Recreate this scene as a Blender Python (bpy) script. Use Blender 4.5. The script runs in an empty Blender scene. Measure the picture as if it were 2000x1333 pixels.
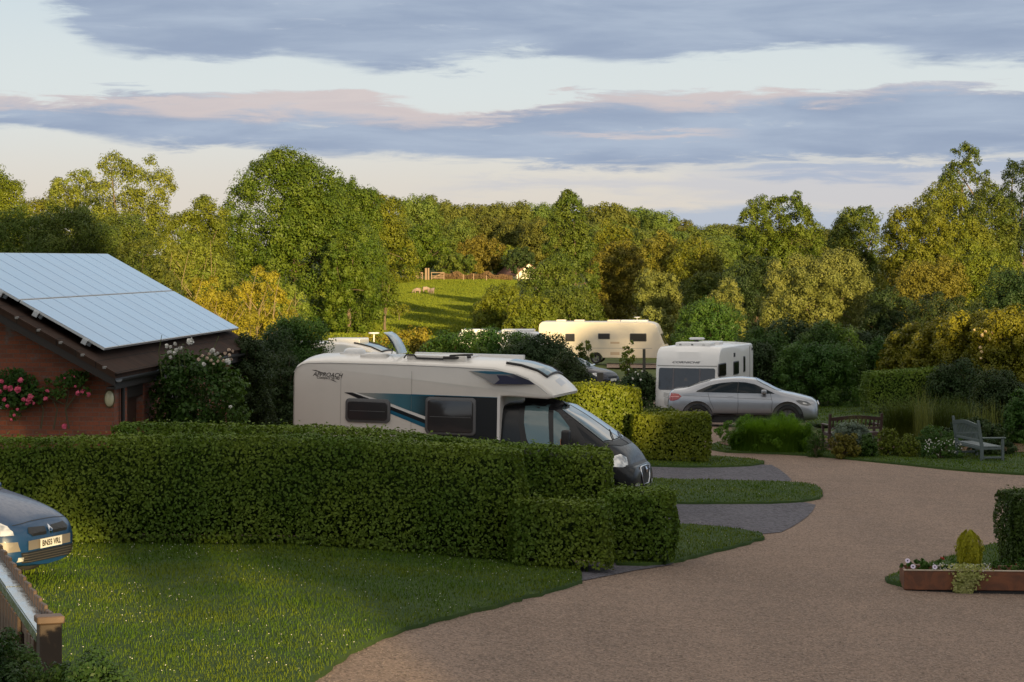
import bpy, bmesh, math, random
import numpy as np
from mathutils import Vector, Matrix

SC = bpy.context.scene
COL = SC.collection
R = math.radians
# ---------------------------------------------------------------- camera, world, sun, exposure
F, CX, HY, EYE = 4680.0, 1000.0, 507.0, 4.3       # focal length and horizon in photo pixels, eye height in m
cam_d = bpy.data.cameras.new('camera')
cam = bpy.data.objects.new('camera', cam_d); COL.objects.link(cam)
cam.location = (0, 0, EYE); cam.rotation_euler = (R(90), 0, 0)
cam_d.sensor_width = 36; cam_d.lens = F / 2000 * 36
cam_d.shift_y = -(666.5 - HY) / 2000
cam_d.clip_start = 0.5; cam_d.clip_end = 9000
SC.camera = cam
SC.view_settings.view_transform = 'Standard'; SC.view_settings.look = 'None'
SC.view_settings.exposure = 0.95; SC.view_settings.gamma = 1
SUN_AZ = -0.25       # sideways drift of the light per metre it travels away from the viewer
SUN_TAN = 0.10       # drop per metre
sd = Vector((SUN_AZ, 1, -SUN_TAN)).normalized()
sun_d = bpy.data.lights.new('sun', 'SUN'); sun = bpy.data.objects.new('sun', sun_d); COL.objects.link(sun)
sun_d.energy = 5.0; sun_d.angle = R(0.5); sun_d.color = (1.0, 0.74, 0.36)
sun.rotation_euler = sd.to_track_quat('-Z', 'Y').to_euler()
sun.location = (10, -30, 30)

W = bpy.data.worlds.new('World'); SC.world = W; W.use_nodes = True
nt = W.node_tree; nt.nodes.clear()
class NB:
    """small node-building helper"""
    def __init__(s, nt): s.nt = nt
    def n(s, t, **k):
        x = s.nt.nodes.new(t)
        for a, b in k.items(): setattr(x, a, b)
        return x
    def put(s, sock, v):
        if v is None: return
        if isinstance(v, bpy.types.NodeSocket): s.nt.links.new(v, sock)
        else:
            try: sock.default_value = v
            except Exception: sock.default_value = tuple(v) + (1,)
    def m(s, op, a, b=None, c=None, clamp=False):
        x = s.n('ShaderNodeMath', operation=op, use_clamp=clamp)
        for i, v in enumerate((a, b, c)): s.put(x.inputs[i], v) if v is not None else None
        return x.outputs[0]
    def mr(s, v, a, b, c=0.0, d=1.0, smooth=True):
        x = s.n('ShaderNodeMapRange', interpolation_type='SMOOTHSTEP' if smooth else 'LINEAR')
        for i, q in enumerate((v, a, b, c, d)): s.put(x.inputs[i], q)
        return x.outputs[0]
    def mix(s, f, a, b, mode='MIX'):
        x = s.n('ShaderNodeMix', data_type='RGBA', blend_type=mode)
        s.put(x.inputs[0], f)
        for i, v in ((6, a), (7, b)):
            s.put(x.inputs[i], v if isinstance(v, bpy.types.NodeSocket) else tuple(v)[:3] + (1,))
        return x.outputs[2]
    def noise(s, vec, scale, detail=4, rough=0.5, dist=0.0):
        x = s.n('ShaderNodeTexNoise'); s.put(x.inputs['Vector'], vec)
        x.inputs['Scale'].default_value = scale; x.inputs['Detail'].default_value = detail
        x.inputs['Roughness'].default_value = rough; x.inputs['Distortion'].default_value = dist
        return x.outputs['Fac']
    def vec(s, x=0.0, y=0.0, z=0.0):
        c = s.n('ShaderNodeCombineXYZ')
        for i, v in enumerate((x, y, z)): s.put(c.inputs[i], v)
        return c.outputs[0]
def lin(r, g, b):
    f = lambda c: (c / 255 / 12.92) if c / 255 <= 0.04045 else ((c / 255 + 0.055) / 1.055) ** 2.4
    return (f(r), f(g), f(b))
def build_world():
    b = NB(nt)
    sky = b.n('ShaderNodeTexSky'); sky.sky_type = 'NISHITA'; sky.sun_disc = False
    sky.sun_elevation = math.atan(SUN_TAN); sky.sun_rotation = math.atan2(-sd.x, -sd.y)
    sky.air_density = 1.2; sky.dust_density = 1.5; sky.ozone_density = 1.5
    tc = b.n('ShaderNodeTexCoord'); sp = b.n('ShaderNodeSeparateXYZ'); nt.links.new(tc.outputs['Generated'], sp.inputs[0])
    X, Y, Z = sp.outputs
    az = b.m('ARCTAN2', X, Y)
    u = b.m('MULTIPLY_ADD', az, F / 2000, 0.5)
    hor = b.m('SQRT', b.m('ADD', b.m('MULTIPLY', X, X), b.m('MULTIPLY', Y, Y)))
    el = b.m('ARCTAN2', Z, hor)
    v = b.m('MULTIPLY_ADD', el, -F / 507, 1.0)           # 1 at the horizon, 0 about six degrees up
    uv = b.vec(b.m('MULTIPLY', u, 5.0), b.m('MULTIPLY', v, 8.5), 0.0)
    n1 = b.noise(uv, 1.0, 7, 0.55, 0.3)
    uv2 = b.vec(b.m('MULTIPLY', u, 12.0), b.m('MULTIPLY', v, 22.0), 3.0)
    n2 = b.noise(uv2, 1.0, 9, 0.66, 0.5)
    nn = b.m('ADD', b.m('MULTIPLY', b.m('SUBTRACT', n1, 0.5), 0.20), b.m('MULTIPLY', b.m('SUBTRACT', n2, 0.5), 0.15))
    vv = b.m('ADD', v, nn)
    uu = b.m('ADD', u, b.m('MULTIPLY', b.m('SUBTRACT', n2, 0.5), 0.12))
    def curve(pts):
        c = b.n('ShaderNodeFloatCurve'); m = c.mapping; m.extend = 'HORIZONTAL'; m.use_clip = False
        cv = m.curves[0]
        pts = [(p / 2000, q / 507) for p, q in pts]
        cv.points[0].location = pts[0]; cv.points[1].location = pts[-1]
        for p in pts[1:-1]: cv.points.new(*p)
        m.update(); nt.links.new(uu, c.inputs['Value']); return c.outputs[0]
    def band(top, bot, soft=0.03, softb=None):
        soft = soft * 1.15; softb = softb and softb * 1.15
        softb = softb or soft
        m = None
        if top is not None:
            t = curve(top); m = b.mr(vv, b.m('SUBTRACT', t, soft), b.m('ADD', t, soft))
        if bot is not None:
            t = curve(bot); q = b.mr(vv, b.m('SUBTRACT', t, softb), b.m('ADD', t, softb), 1.0, 0.0)
            m = q if m is None else b.m('MULTIPLY', m, q)
        return m
    # clear sky seen between the clouds, whitened towards the horizon
    clear = b.mix(b.mr(v, -0.6, 0.45), lin(186, 208, 230), lin(219, 228, 233))
    clear = b.mix(b.mr(v, 0.35, 0.85), clear, lin(226, 219, 210))
    nearc = b.m('MULTIPLY', b.mr(el, 0.16, 0.75, 1.0, 0.0), 0.9)
    nish = b.mix(1.0, sky.outputs[0], (0.115, 0.112, 0.105), 'MULTIPLY')
    GAIN = 2 ** -SC.view_settings.exposure
    g = lambda c: b.mix(1.0, c, (GAIN, GAIN, GAIN), 'MULTIPLY')
    base = b.mix(nearc, nish, g(clear))
    blue = b.mix(b.mr(n1, .3, .7), lin(146, 162, 188), lin(172, 186, 206))
    blue = b.mix(b.mr(v, 0.75, 0.9), blue, lin(174, 184, 206))
    pink = b.mix(n2, lin(200, 188, 190), lin(230, 214, 206))
    # the big upper cloud
    e1 = b.mr(uu, 0.045, 0.09)
    e1 = b.m('MULTIPLY', e1, b.mr(vv, -.5, -.25))
    b1 = b.m('MULTIPLY', band(None, [(0, 40), (120, 60), (200, 92), (300, 108), (460, 116), (560, 112), (700, 132), (880, 128), (960, 112), (1100, 104), (1230, 122), (1340, 112), (1500, 104), (1650, 92), (1800, 118), (2000, 128)], 0.03), e1)
    w1 = b.m('MULTIPLY', b.mr(n2, 0.60, 0.78), 0.55)
    c1 = b.mix(w1, blue, lin(214, 220, 226))
    col = b.mix(b.m('MULTIPLY', b1, 0.93), base, g(c1))
    # the second cloud: pink crest, blue belly
    b2t = [(0, 198), (180, 196), (250, 182), (500, 190), (760, 194), (900, 212), (1030, 204), (1110, 188), (1200, 180), (1450, 184), (1700, 176), (2000, 186)]
    b2b = [(0, 244), (180, 262), (280, 280), (480, 284), (700, 300), (900, 316), (1100, 322), (1300, 318), (1500, 314), (1800, 308), (2000, 306)]
    b2 = band(b2t, b2b, 0.014, 0.022)
    crest = band([(0, 190), (2000, 170)], [(0, 218), (250, 214), (380, 228), (600, 232), (760, 240), (900, 232), (1000, 216), (1080, 202), (1200, 200), (1350, 214), (1500, 204), (1680, 186), (2000, 184)], 0.02, 0.03)
    streak = band([(900, 262), (1150, 266), (1400, 270)], [(900, 262), (1150, 276), (1400, 282)], 0.012)
    streak = b.m('MULTIPLY', streak, b.m('MULTIPLY', b.mr(u, 0.5, 0.6), b.mr(u, 0.66, 0.74, 1.0, 0.0)))
    c2 = b.mix(b.m('MAXIMUM', b.m('MULTIPLY', crest, 0.85), b.m('MULTIPLY', streak, 0.7)), blue, pink)
    col = b.mix(b.m('MULTIPLY', b2, b.mr(n2, 0.22, 0.42, 0.55, 0.95)), col, g(c2))
    # thin low sheets
    lo = b.m('MULTIPLY', band([(0, 318), (1300, 326), (2000, 318)], [(0, 330), (1300, 334), (1500, 350), (2000, 354)], 0.02), b.mr(u, 0.62, 0.76))
    col = b.mix(b.m('MULTIPLY', lo, 0.85), col, g(lin(166, 180, 203)))
    lo = b.m('MULTIPLY', band([(0, 352), (900, 358), (1100, 350), (2000, 350)], [(0, 356), (900, 380), (1180, 372), (1300, 378), (1500, 396), (2000, 404)], 0.03), b.mr(u, 0.38, 0.5))
    col = b.mix(b.m('MULTIPLY', lo, 0.6), col, g(lin(194, 197, 208)))
    lo = b.m('MULTIPLY', b.mr(vv, 0.77, 0.84), b.mr(u, 0.42, 0.66))
    col = b.mix(b.m('MULTIPLY', lo, 0.8), col, g(lin(173, 187, 207)))
    # broken cloud over the rest of the sky
    n3 = b.noise(tc.outputs['Generated'], 3.2, 7, 0.6, 0.5)
    far = b.m('MULTIPLY', b.mr(n3, 0.36, 0.56), b.mr(el, 0.18, 0.42))
    col = b.mix(b.m('MULTIPLY', far, 0.9), col, (0.66, 0.60, 0.53))
    bg = b.n('ShaderNodeBackground'); nt.links.new(col, bg.inputs[0]); bg.inputs[1].default_value = 1.0
    out = b.n('ShaderNodeOutputWorld'); nt.links.new(bg.outputs[0], out.inputs[0])
build_world()

# ---------------------------------------------------------------- terrain
BY = np.array([(-200, .1), (20, .08), (28, .07), (32, .05), (36, -.07), (40, -.13), (48, -.26), (60, -.40), (78, -.58), (100, -1.05), (130, -1.6), (150, -1.72), (175, -2.1), (220, -2.8), (250, -2.8), (300, -2.1), (380, -.9), (450, 1.1), (560, 3.6), (700, 5.5), (1000, 6), (9000, 6)], float)
CXs = np.array([(-400, .3), (-40, .1), (-8, .05), (-3, 0), (-.8, -.2), (1.5, -.36), (6.8, -.6), (14, -.62), (400, -.7)], float)
def S(t): t = np.clip(t, 0, 1); return t * t * (3 - 2 * t)
def zg(x, y):
    x = np.asarray(x, float); y = np.asarray(y, float)
    w = np.clip(np.abs(y) * .05, .8, 20)
    b = sum(np.interp(y + k * w, BY[:, 0], BY[:, 1]) for k in (-1, -.5, 0, .5, 1)) / 5
    c = sum(np.interp(x + k * .7, CXs[:, 0], CXs[:, 1]) for k in (-1, -.5, 0, .5, 1)) / 5
    t = -0.3 * S((y - 39.5) / 5) * S((x + 6.4) / 1.5) * (1 - S(x / 2.5)) * (1 - S((y - 65) / 40))
    return b + c + t
def gz(x, y): return float(zg(x, y))
def at(px, py, D): return Vector(((px - CX) / F * D, D, EYE - (py - HY) / F * D))
_D = np.concatenate([np.arange(8, 120, .05), np.arange(120, 1500, .5)])
def G(px, py):
    x = (px - CX) / F * _D; z = EYE - (py - HY) / F * _D
    k = np.argmax(z <= zg(x, _D)); D = float(_D[k])
    return Vector((float(x[k]), D, gz(x[k], D)))
def XY(px, D): return ((px - CX) / F * D, D)

# ---------------------------------------------------------------- materials
MATS = {}
def mat(name, base=(.5, .5, .5), rough=.6, metal=0.0, coat=0.0, build=None, spec=None, trans=None):
    if name in MATS: return MATS[name]
    m = bpy.data.materials.new(name); m.use_nodes = True; MATS[name] = m
    t = m.node_tree; b = NB(t); p = t.nodes['Principled BSDF']
    p.inputs['Base Color'].default_value = tuple(base) + (1,)
    p.inputs['Roughness'].default_value = rough; p.inputs['Metallic'].default_value = metal
    p.inputs['Coat Weight'].default_value = coat; p.inputs['Coat Roughness'].default_value = .06
    if spec is not None: p.inputs['Specular IOR Level'].default_value = spec
    if build: build(b, p, t)
    return m
def bump(b, p, h, strength=.3, dist=.02):
    x = b.n('ShaderNodeBump'); x.inputs['Strength'].default_value = strength; x.inputs['Distance'].default_value = dist
    b.put(x.inputs['Height'], h); b.nt.links.new(x.outputs[0], p.inputs['Normal'])
def objco(b): return b.n('ShaderNodeTexCoord').outputs['Object']
def worldco(b): return b.n('ShaderNodeNewGeometry').outputs['Position']
def paint(name, c, rough=.25, metal=0.0, coat=1.0, dirt=.08):
    def f(b, p, t):
        n = b.noise(objco(b), 2.2, 6, .65)
        col = b.mix(b.mr(n, .35, .75, 0, dirt * 3), c, tuple(x * .72 + .01 for x in c))
        t.links.new(col, p.inputs['Base Color'])
        n2 = b.noise(objco(b), 18, 4, .6)
        t.links.new(b.mr(n2, .3, .8, rough, rough + .14), p.inputs['Roughness'])
    return mat(name, c, rough, metal, coat, f)
def leafmat(name, c1, c2, trans=.3, rough=.5, objvar=.25, spec=.18):
    if name in MATS: return MATS[name]
    m = bpy.data.materials.new(name); m.use_nodes = True; MATS[name] = m
    t = m.node_tree; b = NB(t); p = t.nodes['Principled BSDF']
    g = b.n('ShaderNodeNewGeometry'); oi = b.n('ShaderNodeObjectInfo')
    isl = g.outputs['Random Per Island']
    pos = b.n('ShaderNodeTexCoord').outputs['Object']
    n = b.noise(pos, .55, 3, .55)
    f = b.m('ADD', b.m('MULTIPLY', isl, .34), b.m('MULTIPLY', b.mr(n, .36, .64), .66))
    col = b.mix(f, c1, c2)
    h = b.n('ShaderNodeHueSaturation')
    b.put(h.inputs['Hue'], b.m('MULTIPLY_ADD', oi.outputs['Random'], .05 * objvar / .25, .5 - .025 * objvar / .25))
    b.put(h.inputs['Value'], b.m('MULTIPLY_ADD', oi.outputs['Random'], objvar * 1.2, 1 - objvar * .6))
    b.put(h.inputs['Color'], col)
    t.links.new(h.outputs[0], p.inputs['Base Color'])
    p.inputs['Roughness'].default_value = rough; p.inputs['Specular IOR Level'].default_value = spec
    tr = b.n('ShaderNodeBsdfTranslucent'); b.put(tr.inputs[0], b.mix(1.0, h.outputs[0], (1.3, 1.25, .6), 'MULTIPLY'))
    ms = b.n('ShaderNodeMixShader'); ms.inputs[0].default_value = trans
    t.links.new(p.outputs[0], ms.inputs[1]); t.links.new(tr.outputs[0], ms.inputs[2])
    t.links.new(ms.outputs[0], t.nodes['Material Output'].inputs[0])
    return m

# ---------------------------------------------------------------- object helpers
def tag(o, label, cat, group=None, kind=None):
    if label: o['label'] = label
    if cat: o['category'] = cat
    if group: o['group'] = group
    if kind: o['kind'] = kind
    return o
def thing(name, label, cat, loc=(0, 0, 0), rot=(0, 0, 0), group=None):
    o = bpy.data.objects.new(name, None); COL.objects.link(o)
    o.location = loc; o.rotation_euler = rot; o.empty_display_size = .2
    return tag(o, label, cat, group)
def link(name, me, m=None, parent=None, smooth=False):
    if isinstance(me, bmesh.types.BMesh):
        bm = me; me = bpy.data.meshes.new(name); bm.to_mesh(me); bm.free()
    me.name = name
    for q in (m if isinstance(m, (list, tuple)) else [m]):
        if q: me.materials.append(q)
    if smooth: me.shade_smooth()
    o = bpy.data.objects.new(name, me); COL.objects.link(o)
    if parent: o.parent = parent
    return o
def mesh_np(name, V, Fq):
    """V (n,3), Fq (m,k) constant-size faces"""
    V = np.asarray(V, np.float32); Fq = np.asarray(Fq, np.int32); k = Fq.shape[1]
    me = bpy.data.meshes.new(name)
    me.vertices.add(len(V)); me.vertices.foreach_set('co', V.ravel())
    me.loops.add(Fq.size); me.loops.foreach_set('vertex_index', Fq.ravel())
    me.polygons.add(len(Fq)); me.polygons.foreach_set('loop_start', np.arange(0, Fq.size, k, dtype=np.int32))
    me.update(calc_edges=True); return me
def copy_tree(o, parent=None):
    c = o.copy(); COL.objects.link(c)
    if parent: c.parent = parent
    for ch in list(o.children): copy_tree(ch, c)
    return c
def bx(bm, x0, x1, y0, y1, z0, z1, M=None):
    vs = [bm.verts.new(M @ Vector(p) if M else p) for p in ((x0, y0, z0), (x1, y0, z0), (x1, y1, z0), (x0, y1, z0), (x0, y0, z1), (x1, y0, z1), (x1, y1, z1), (x0, y1, z1))]
    for f in ((0, 3, 2, 1), (4, 5, 6, 7), (0, 1, 5, 4), (1, 2, 6, 5), (2, 3, 7, 6), (3, 0, 4, 7)): bm.faces.new([vs[i] for i in f])
def box(x0, x1, y0, y1, z0, z1, bev=0.0, seg=2):
    bm = bmesh.new(); bx(bm, x0, x1, y0, y1, z0, z1)
    if bev: bmesh.ops.bevel(bm, geom=bm.edges[:], offset=bev, segments=seg, profile=.6, affect='EDGES')
    return bm
def tube_np(pts, rad, sides=7):
    pts = [Vector(p) for p in pts]; V = []; Fq = []
    n = len(pts)
    for i, p in enumerate(pts):
        d = (pts[min(i + 1, n - 1)] - pts[max(i - 1, 0)]).normalized()
        a = d.orthogonal().normalized() if i == 0 else (a - d * a.dot(d)).normalized()
        c = d.cross(a)
        for k in range(sides):
            t = 2 * math.pi * k / sides
            V.append(tuple(p + (a * math.cos(t) + c * math.sin(t)) * rad[i]))
    for i in range(n - 1):
        for k in range(sides):
            q = (k + 1) % sides
            Fq.append((i * sides + k, i * sides + q, (i + 1) * sides + q, (i + 1) * sides + k))
    return np.array(V), np.array(Fq)
def merge(parts):
    V = []; Fq = []; o = 0
    for v, f in parts:
        V.append(v); Fq.append(f + o); o += len(v)
    return np.concatenate(V), np.concatenate(Fq)
def bm_tube(bm, pts, rad, sides=8):
    V, Fq = tube_np(pts, rad if hasattr(rad, '__len__') else [rad] * len(pts), sides)
    vs = [bm.verts.new(v) for v in V]
    for f in Fq: bm.faces.new([vs[i] for i in f])
    bm.faces.new(vs[:sides][::-1]); bm.faces.new(vs[-sides:])
def prism(poly, y0, y1, bev=0.0, seg=2, plane='XZ'):
    """extrude a closed (a,b) polygon between y0 and y1"""
    bm = bmesh.new(); f = (lambda a, b, y: (a, y, b)) if plane == 'XZ' else ((lambda a, b, y: (a, b, y)) if plane == 'XY' else (lambda a, b, y: (y, a, b)))
    A = [bm.verts.new(f(a, b, y0)) for a, b in poly]; B = [bm.verts.new(f(a, b, y1)) for a, b in poly]
    n = len(poly); fa = bm.faces.new(A); fb = bm.faces.new(B[::-1])
    for i in range(n): bm.faces.new((A[i], B[i], B[(i + 1) % n], A[(i + 1) % n]))
    bmesh.ops.recalc_face_normals(bm, faces=bm.faces[:])
    if bev:
        ed = [e for e in bm.edges if (fa in e.link_faces or fb in e.link_faces)]
        bmesh.ops.bevel(bm, geom=ed, offset=bev, segments=seg, profile=.5, affect='EDGES')
    return bm
def rrect(x0, x1, z0, z1, r, n=4):
    out = []
    for cx, cz, a in ((x1 - r, z1 - r, 0), (x0 + r, z1 - r, 90), (x0 + r, z0 + r, 180), (x1 - r, z0 + r, 270)):
        for k in range(n + 1):
            t = R(a + 90 * k / n); out.append((cx + r * math.cos(t), cz + r * math.sin(t)))
    return out
def sheet(poly, step, fn, pre=True):
    """fill an (a,b) polygon, cut it on a grid and place each vertex with fn(a,b)"""
    bm = bmesh.new(); vs = [bm.verts.new((a, b, 0)) for a, b in poly]; f = bm.faces.new(vs)
    bmesh.ops.triangulate(bm, faces=[f])
    A = [p[0] for p in poly]; B = [p[1] for p in poly]
    for lo, hi, ax in ((min(A), max(A), 0), (min(B), max(B), 1)):
        n = min(400, int((hi - lo) / step))
        for k in range(1, n + 1):
            c = [0, 0, 0]; c[ax] = lo + (hi - lo) * k / (n + 1); no = [0, 0, 0]; no[ax] = 1
            bmesh.ops.bisect_plane(bm, geom=bm.verts[:] + bm.edges[:] + bm.faces[:], plane_co=c, plane_no=no)
    for v in bm.verts: v.co = fn(v.co.x, v.co.y)
    return bm
def drape(poly, step, dz, skirt=0.0):
    bm = sheet(poly, step, lambda a, b: Vector((a, b, gz(a, b) + dz)))
    for f in bm.faces:
        if f.normal.z < 0: f.normal_flip()
    bm.normal_update()
    for f in bm.faces:
        if f.normal.z < 0: f.normal_flip()
    if skirt:
        ed = [e for e in bm.edges if len(e.link_faces) == 1]
        r = bmesh.ops.extrude_edge_only(bm, edges=ed)
        for v in [g for g in r['geom'] if isinstance(g, bmesh.types.BMVert)]: v.co.z -= skirt
        bmesh.ops.recalc_face_normals(bm, faces=bm.faces[:])
    return bm
def smooth_poly(P, it=2):
    for _ in range(it):
        Q = []
        for i in range(len(P)):
            a, b = P[i], P[(i + 1) % len(P)]
            Q += [(a[0] * .75 + b[0] * .25, a[1] * .75 + b[1] * .25), (a[0] * .25 + b[0] * .75, a[1] * .25 + b[1] * .75)]
        P = Q
    return P
def text_mesh(txt, size, shear=0.0, ext=0.002, bold=0.0):
    c = bpy.data.curves.new('lettering', 'FONT'); c.body = txt; c.size = size; c.shear = shear; c.extrude = ext; c.offset = bold
    c.align_x = 'CENTER'; c.align_y = 'CENTER'
    o = bpy.data.objects.new('lettering', c); COL.objects.link(o)
    dg = bpy.context.evaluated_depsgraph_get(); me = bpy.data.meshes.new_from_object(o.evaluated_get(dg))
    bpy.data.objects.remove(o); bpy.data.curves.remove(c); return me

# ---------------------------------------------------------------- foliage
def leaf_geo(P, N, size, rng, aspect=.62, flat=.42, droop=0.0):
    n = len(P); N = N + rng.normal(0, flat, (n, 3)); N[:, 2] += .15
    N /= np.linalg.norm(N, axis=1)[:, None] + 1e-9
    A = rng.normal(0, 1, (n, 3)); A[:, 2] -= droop
    A -= N * (A * N).sum(1)[:, None]; A /= np.linalg.norm(A, axis=1)[:, None] + 1e-9
    B = np.cross(N, A); s = size * rng.uniform(.6, 1.25, n)[:, None]
    fold = N * s * .12
    V = np.stack([P - A * s * .5, P + B * s * aspect * .5 + fold - A * s * .05, P + A * s * .5, P - B * s * aspect * .5 + fold - A * s * .05], 1).reshape(-1, 3)
    return V, np.arange(4 * n).reshape(n, 4)
def crown_pts(rng, n, rx, ry, rz, k, pr=(.2, .34), env=None, sub=11, fill=.12, subr=.42, skirt=False, airy=False):
    """leaf points on lumps that sit in the skin of a rounded crown centred on the origin"""
    R3 = np.array((rx, ry, rz)); m = min(rx, rz)
    k = int(k * max(1.0, rz / max(rx, .01)) ** .9)
    ki = int(k * .3); t_ = np.arange(k) + .5; zz = 1 - 2 * t_ / k; a_ = t_ * 2.39996 + rng.uniform(0, 6.28)   # evenly spread over the skin, then jittered
    d = np.c_[np.cos(a_) * np.sqrt(1 - zz ** 2), np.sin(a_) * np.sqrt(1 - zz ** 2), zz] + rng.normal(0, .45 / math.sqrt(k), (k, 3))
    d = np.concatenate([d, rng.normal(0, 1, (ki, 3))]); d /= np.linalg.norm(d, axis=1)[:, None]
    inner = np.arange(k + ki) >= k; k += ki
    if airy: inner |= rng.uniform(0, 1, k) < .3
    p = np.where(d[:, 2] < 0, 5.0 if skirt else 2.4, 2.3)
    q = (np.abs(d) ** p[:, None]).sum(1) ** (1 / p)
    ph = rng.uniform(0, 6.28, 6)
    lum = 1 + .10 * np.sin(3 * d[:, 0] + ph[0] + 2 * d[:, 2]) + .09 * np.sin(4.1 * d[:, 2] + ph[1] - 2 * d[:, 0]) + .07 * np.sin(7 * d[:, 0] * d[:, 2] + ph[2])
    C = d / q[:, None] * lum[:, None]
    r = rng.uniform(pr[0], pr[1], k) * 1.25 * m
    if env is not None:
        sc = env((C[:, 2] + 1) / 2); C[:, 0] *= sc; C[:, 1] *= sc
    Cw = C * R3; L = np.linalg.norm(Cw, axis=1)
    Cw *= (np.maximum(L - r * .95, .12 * L) / L)[:, None]
    Cw[inner] *= rng.uniform(.35, .85, inner.sum())[:, None]
    sd_ = rng.normal(0, 1, (k, sub, 3)) + .7 * (Cw / (np.linalg.norm(Cw, axis=1)[:, None] + 1e-6))[:, None]; sd_[:, :, 2] += .25; sd_ /= np.linalg.norm(sd_, axis=2)[:, :, None]
    sr = rng.uniform(.75, 1.2, (k, sub))
    w = r ** 2 * np.where(inner, .6, 1); w /= w.sum()
    i = rng.choice(k, n, p=w); j = rng.integers(0, sub, n)
    dirs = sd_[i, j]; loc = rng.normal(0, 1, (n, 3)) + .5 * dirs; loc /= np.linalg.norm(loc, axis=1)[:, None]
    rad = (r[i] * sr[i, j])[:, None]
    P = Cw[i] + dirs * rad * .68 + loc * rad * subr * rng.uniform(.6, 1.04, n)[:, None]
    N = loc + dirs * .5
    f = rng.uniform(0, 1, n) < fill
    P[f] = Cw[i][f] * rng.uniform(.3, 1, (f.sum(), 1)) + loc[f] * .3 * rad[f]
    return P, N, Cw
def limbs(rng, base, top, r0, targets, n=9, lean=0.0):
    parts = []; base = Vector(base); top = Vector(top)
    L = (top - base).length
    pts = [base.lerp(top, t) + Vector((rng.normal(0, .012 * L), rng.normal(0, .012 * L), 0)) * (t > 0) for t in np.linspace(0, 1, 8)]
    parts.append(tube_np(pts, [r0 * (1.25 if i == 0 else 1) * (1 - .75 * i / 7) for i in range(8)], 8))
    if len(targets):
        for t in targets[rng.permutation(len(targets))[:n]]:
            t = Vector(t); s = rng.uniform(.3, .85); a = pts[int(s * 7)]
            mid = a.lerp(t, .5) + Vector((rng.normal(0, .04 * L), rng.normal(0, .04 * L), rng.uniform(0, .06) * L))
            q = [a, a.lerp(mid, .55), mid, mid.lerp(t, .6), t]; rr = r0 * (1 - .7 * s) * .6
            parts.append(tube_np(q, [rr, rr * .8, rr * .6, rr * .4, rr * .15], 6))
    return merge(parts)
BARK = mat('bark', (.12, .085, .06), .9, build=lambda b, p, t: (t.links.new(b.mix(b.noise(objco(b), 9, 5, .7), (.06, .045, .03), (.2, .15, .1)), p.inputs['Base Color']), bump(b, p, b.noise(objco(b), 22, 4, .7), .6, .03)) and None)
TREE_SCENE = []
def make_tree(name, label, cat, px, D, top, wpx, m, seed, group=None, k=38, dens=1.0, lowest=.12, depth=None, env=None, leaf=4.1, pr=(.2, .33), trunk=True, base=None, sub=11, fill=.12, asp=.62, subr=.42, bare=0):
    """a tree or tall shrub: px centre, distance, photo row of its tip and its width in photo pixels"""
    rng = np.random.default_rng(seed)
    X, Y = XY(px, D); g = gz(X, Y) if base is None else base
    zt = EYE - (top - HY) / F * D; H = zt - g; w = wpx / F * D
    rx = w / 2; ry = (depth if depth else w * .85) / 2
    z0 = lowest * H; rz = (H - z0) / 2
    n = int(dens * (wpx * (rz * 2 * F / D)) * .78) + 300
    n = min(n, 120000)
    P, N, C = crown_pts(rng, n, rx / 1.02, ry / 1.02, rz / 1.02, k, pr, env, sub, fill, subr, lowest < .12, dens < 1)
    wf = (w / 2) / np.quantile(np.abs(P[:, 0]), .985); P[:, 0] *= wf; P[:, 1] *= wf; C[:, :2] *= wf
    cz = z0 + rz; P[:, 2] += cz; C[:, 2] += cz
    # fit the lumps to the wanted outline
    zmx = np.quantile(P[:, 2], .9985); zmn = np.quantile(P[:, 2], .02); P[:, 2] = z0 + (P[:, 2] - zmn) * (H - z0) / (zmx - zmn)
    P[:, 2] = np.maximum(P[:, 2], .03)
    V, Fq = leaf_geo(P, N, leaf * D / F, rng, asp)
    t = thing(name, label, cat, (X, Y, g - .05), (0, 0, 0), group)
    if trunk:
        tv = limbs(rng, (0, 0, 0), (rng.normal(0, .04 * w), 0, z0 + (H - z0) * .62), max(.05, .024 * H), C, 10)
        link('trunk', mesh_np('trunk', *tv), BARK, t, True)
    link('crown', mesh_np('crown', V, Fq), m, t)
    return t
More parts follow.
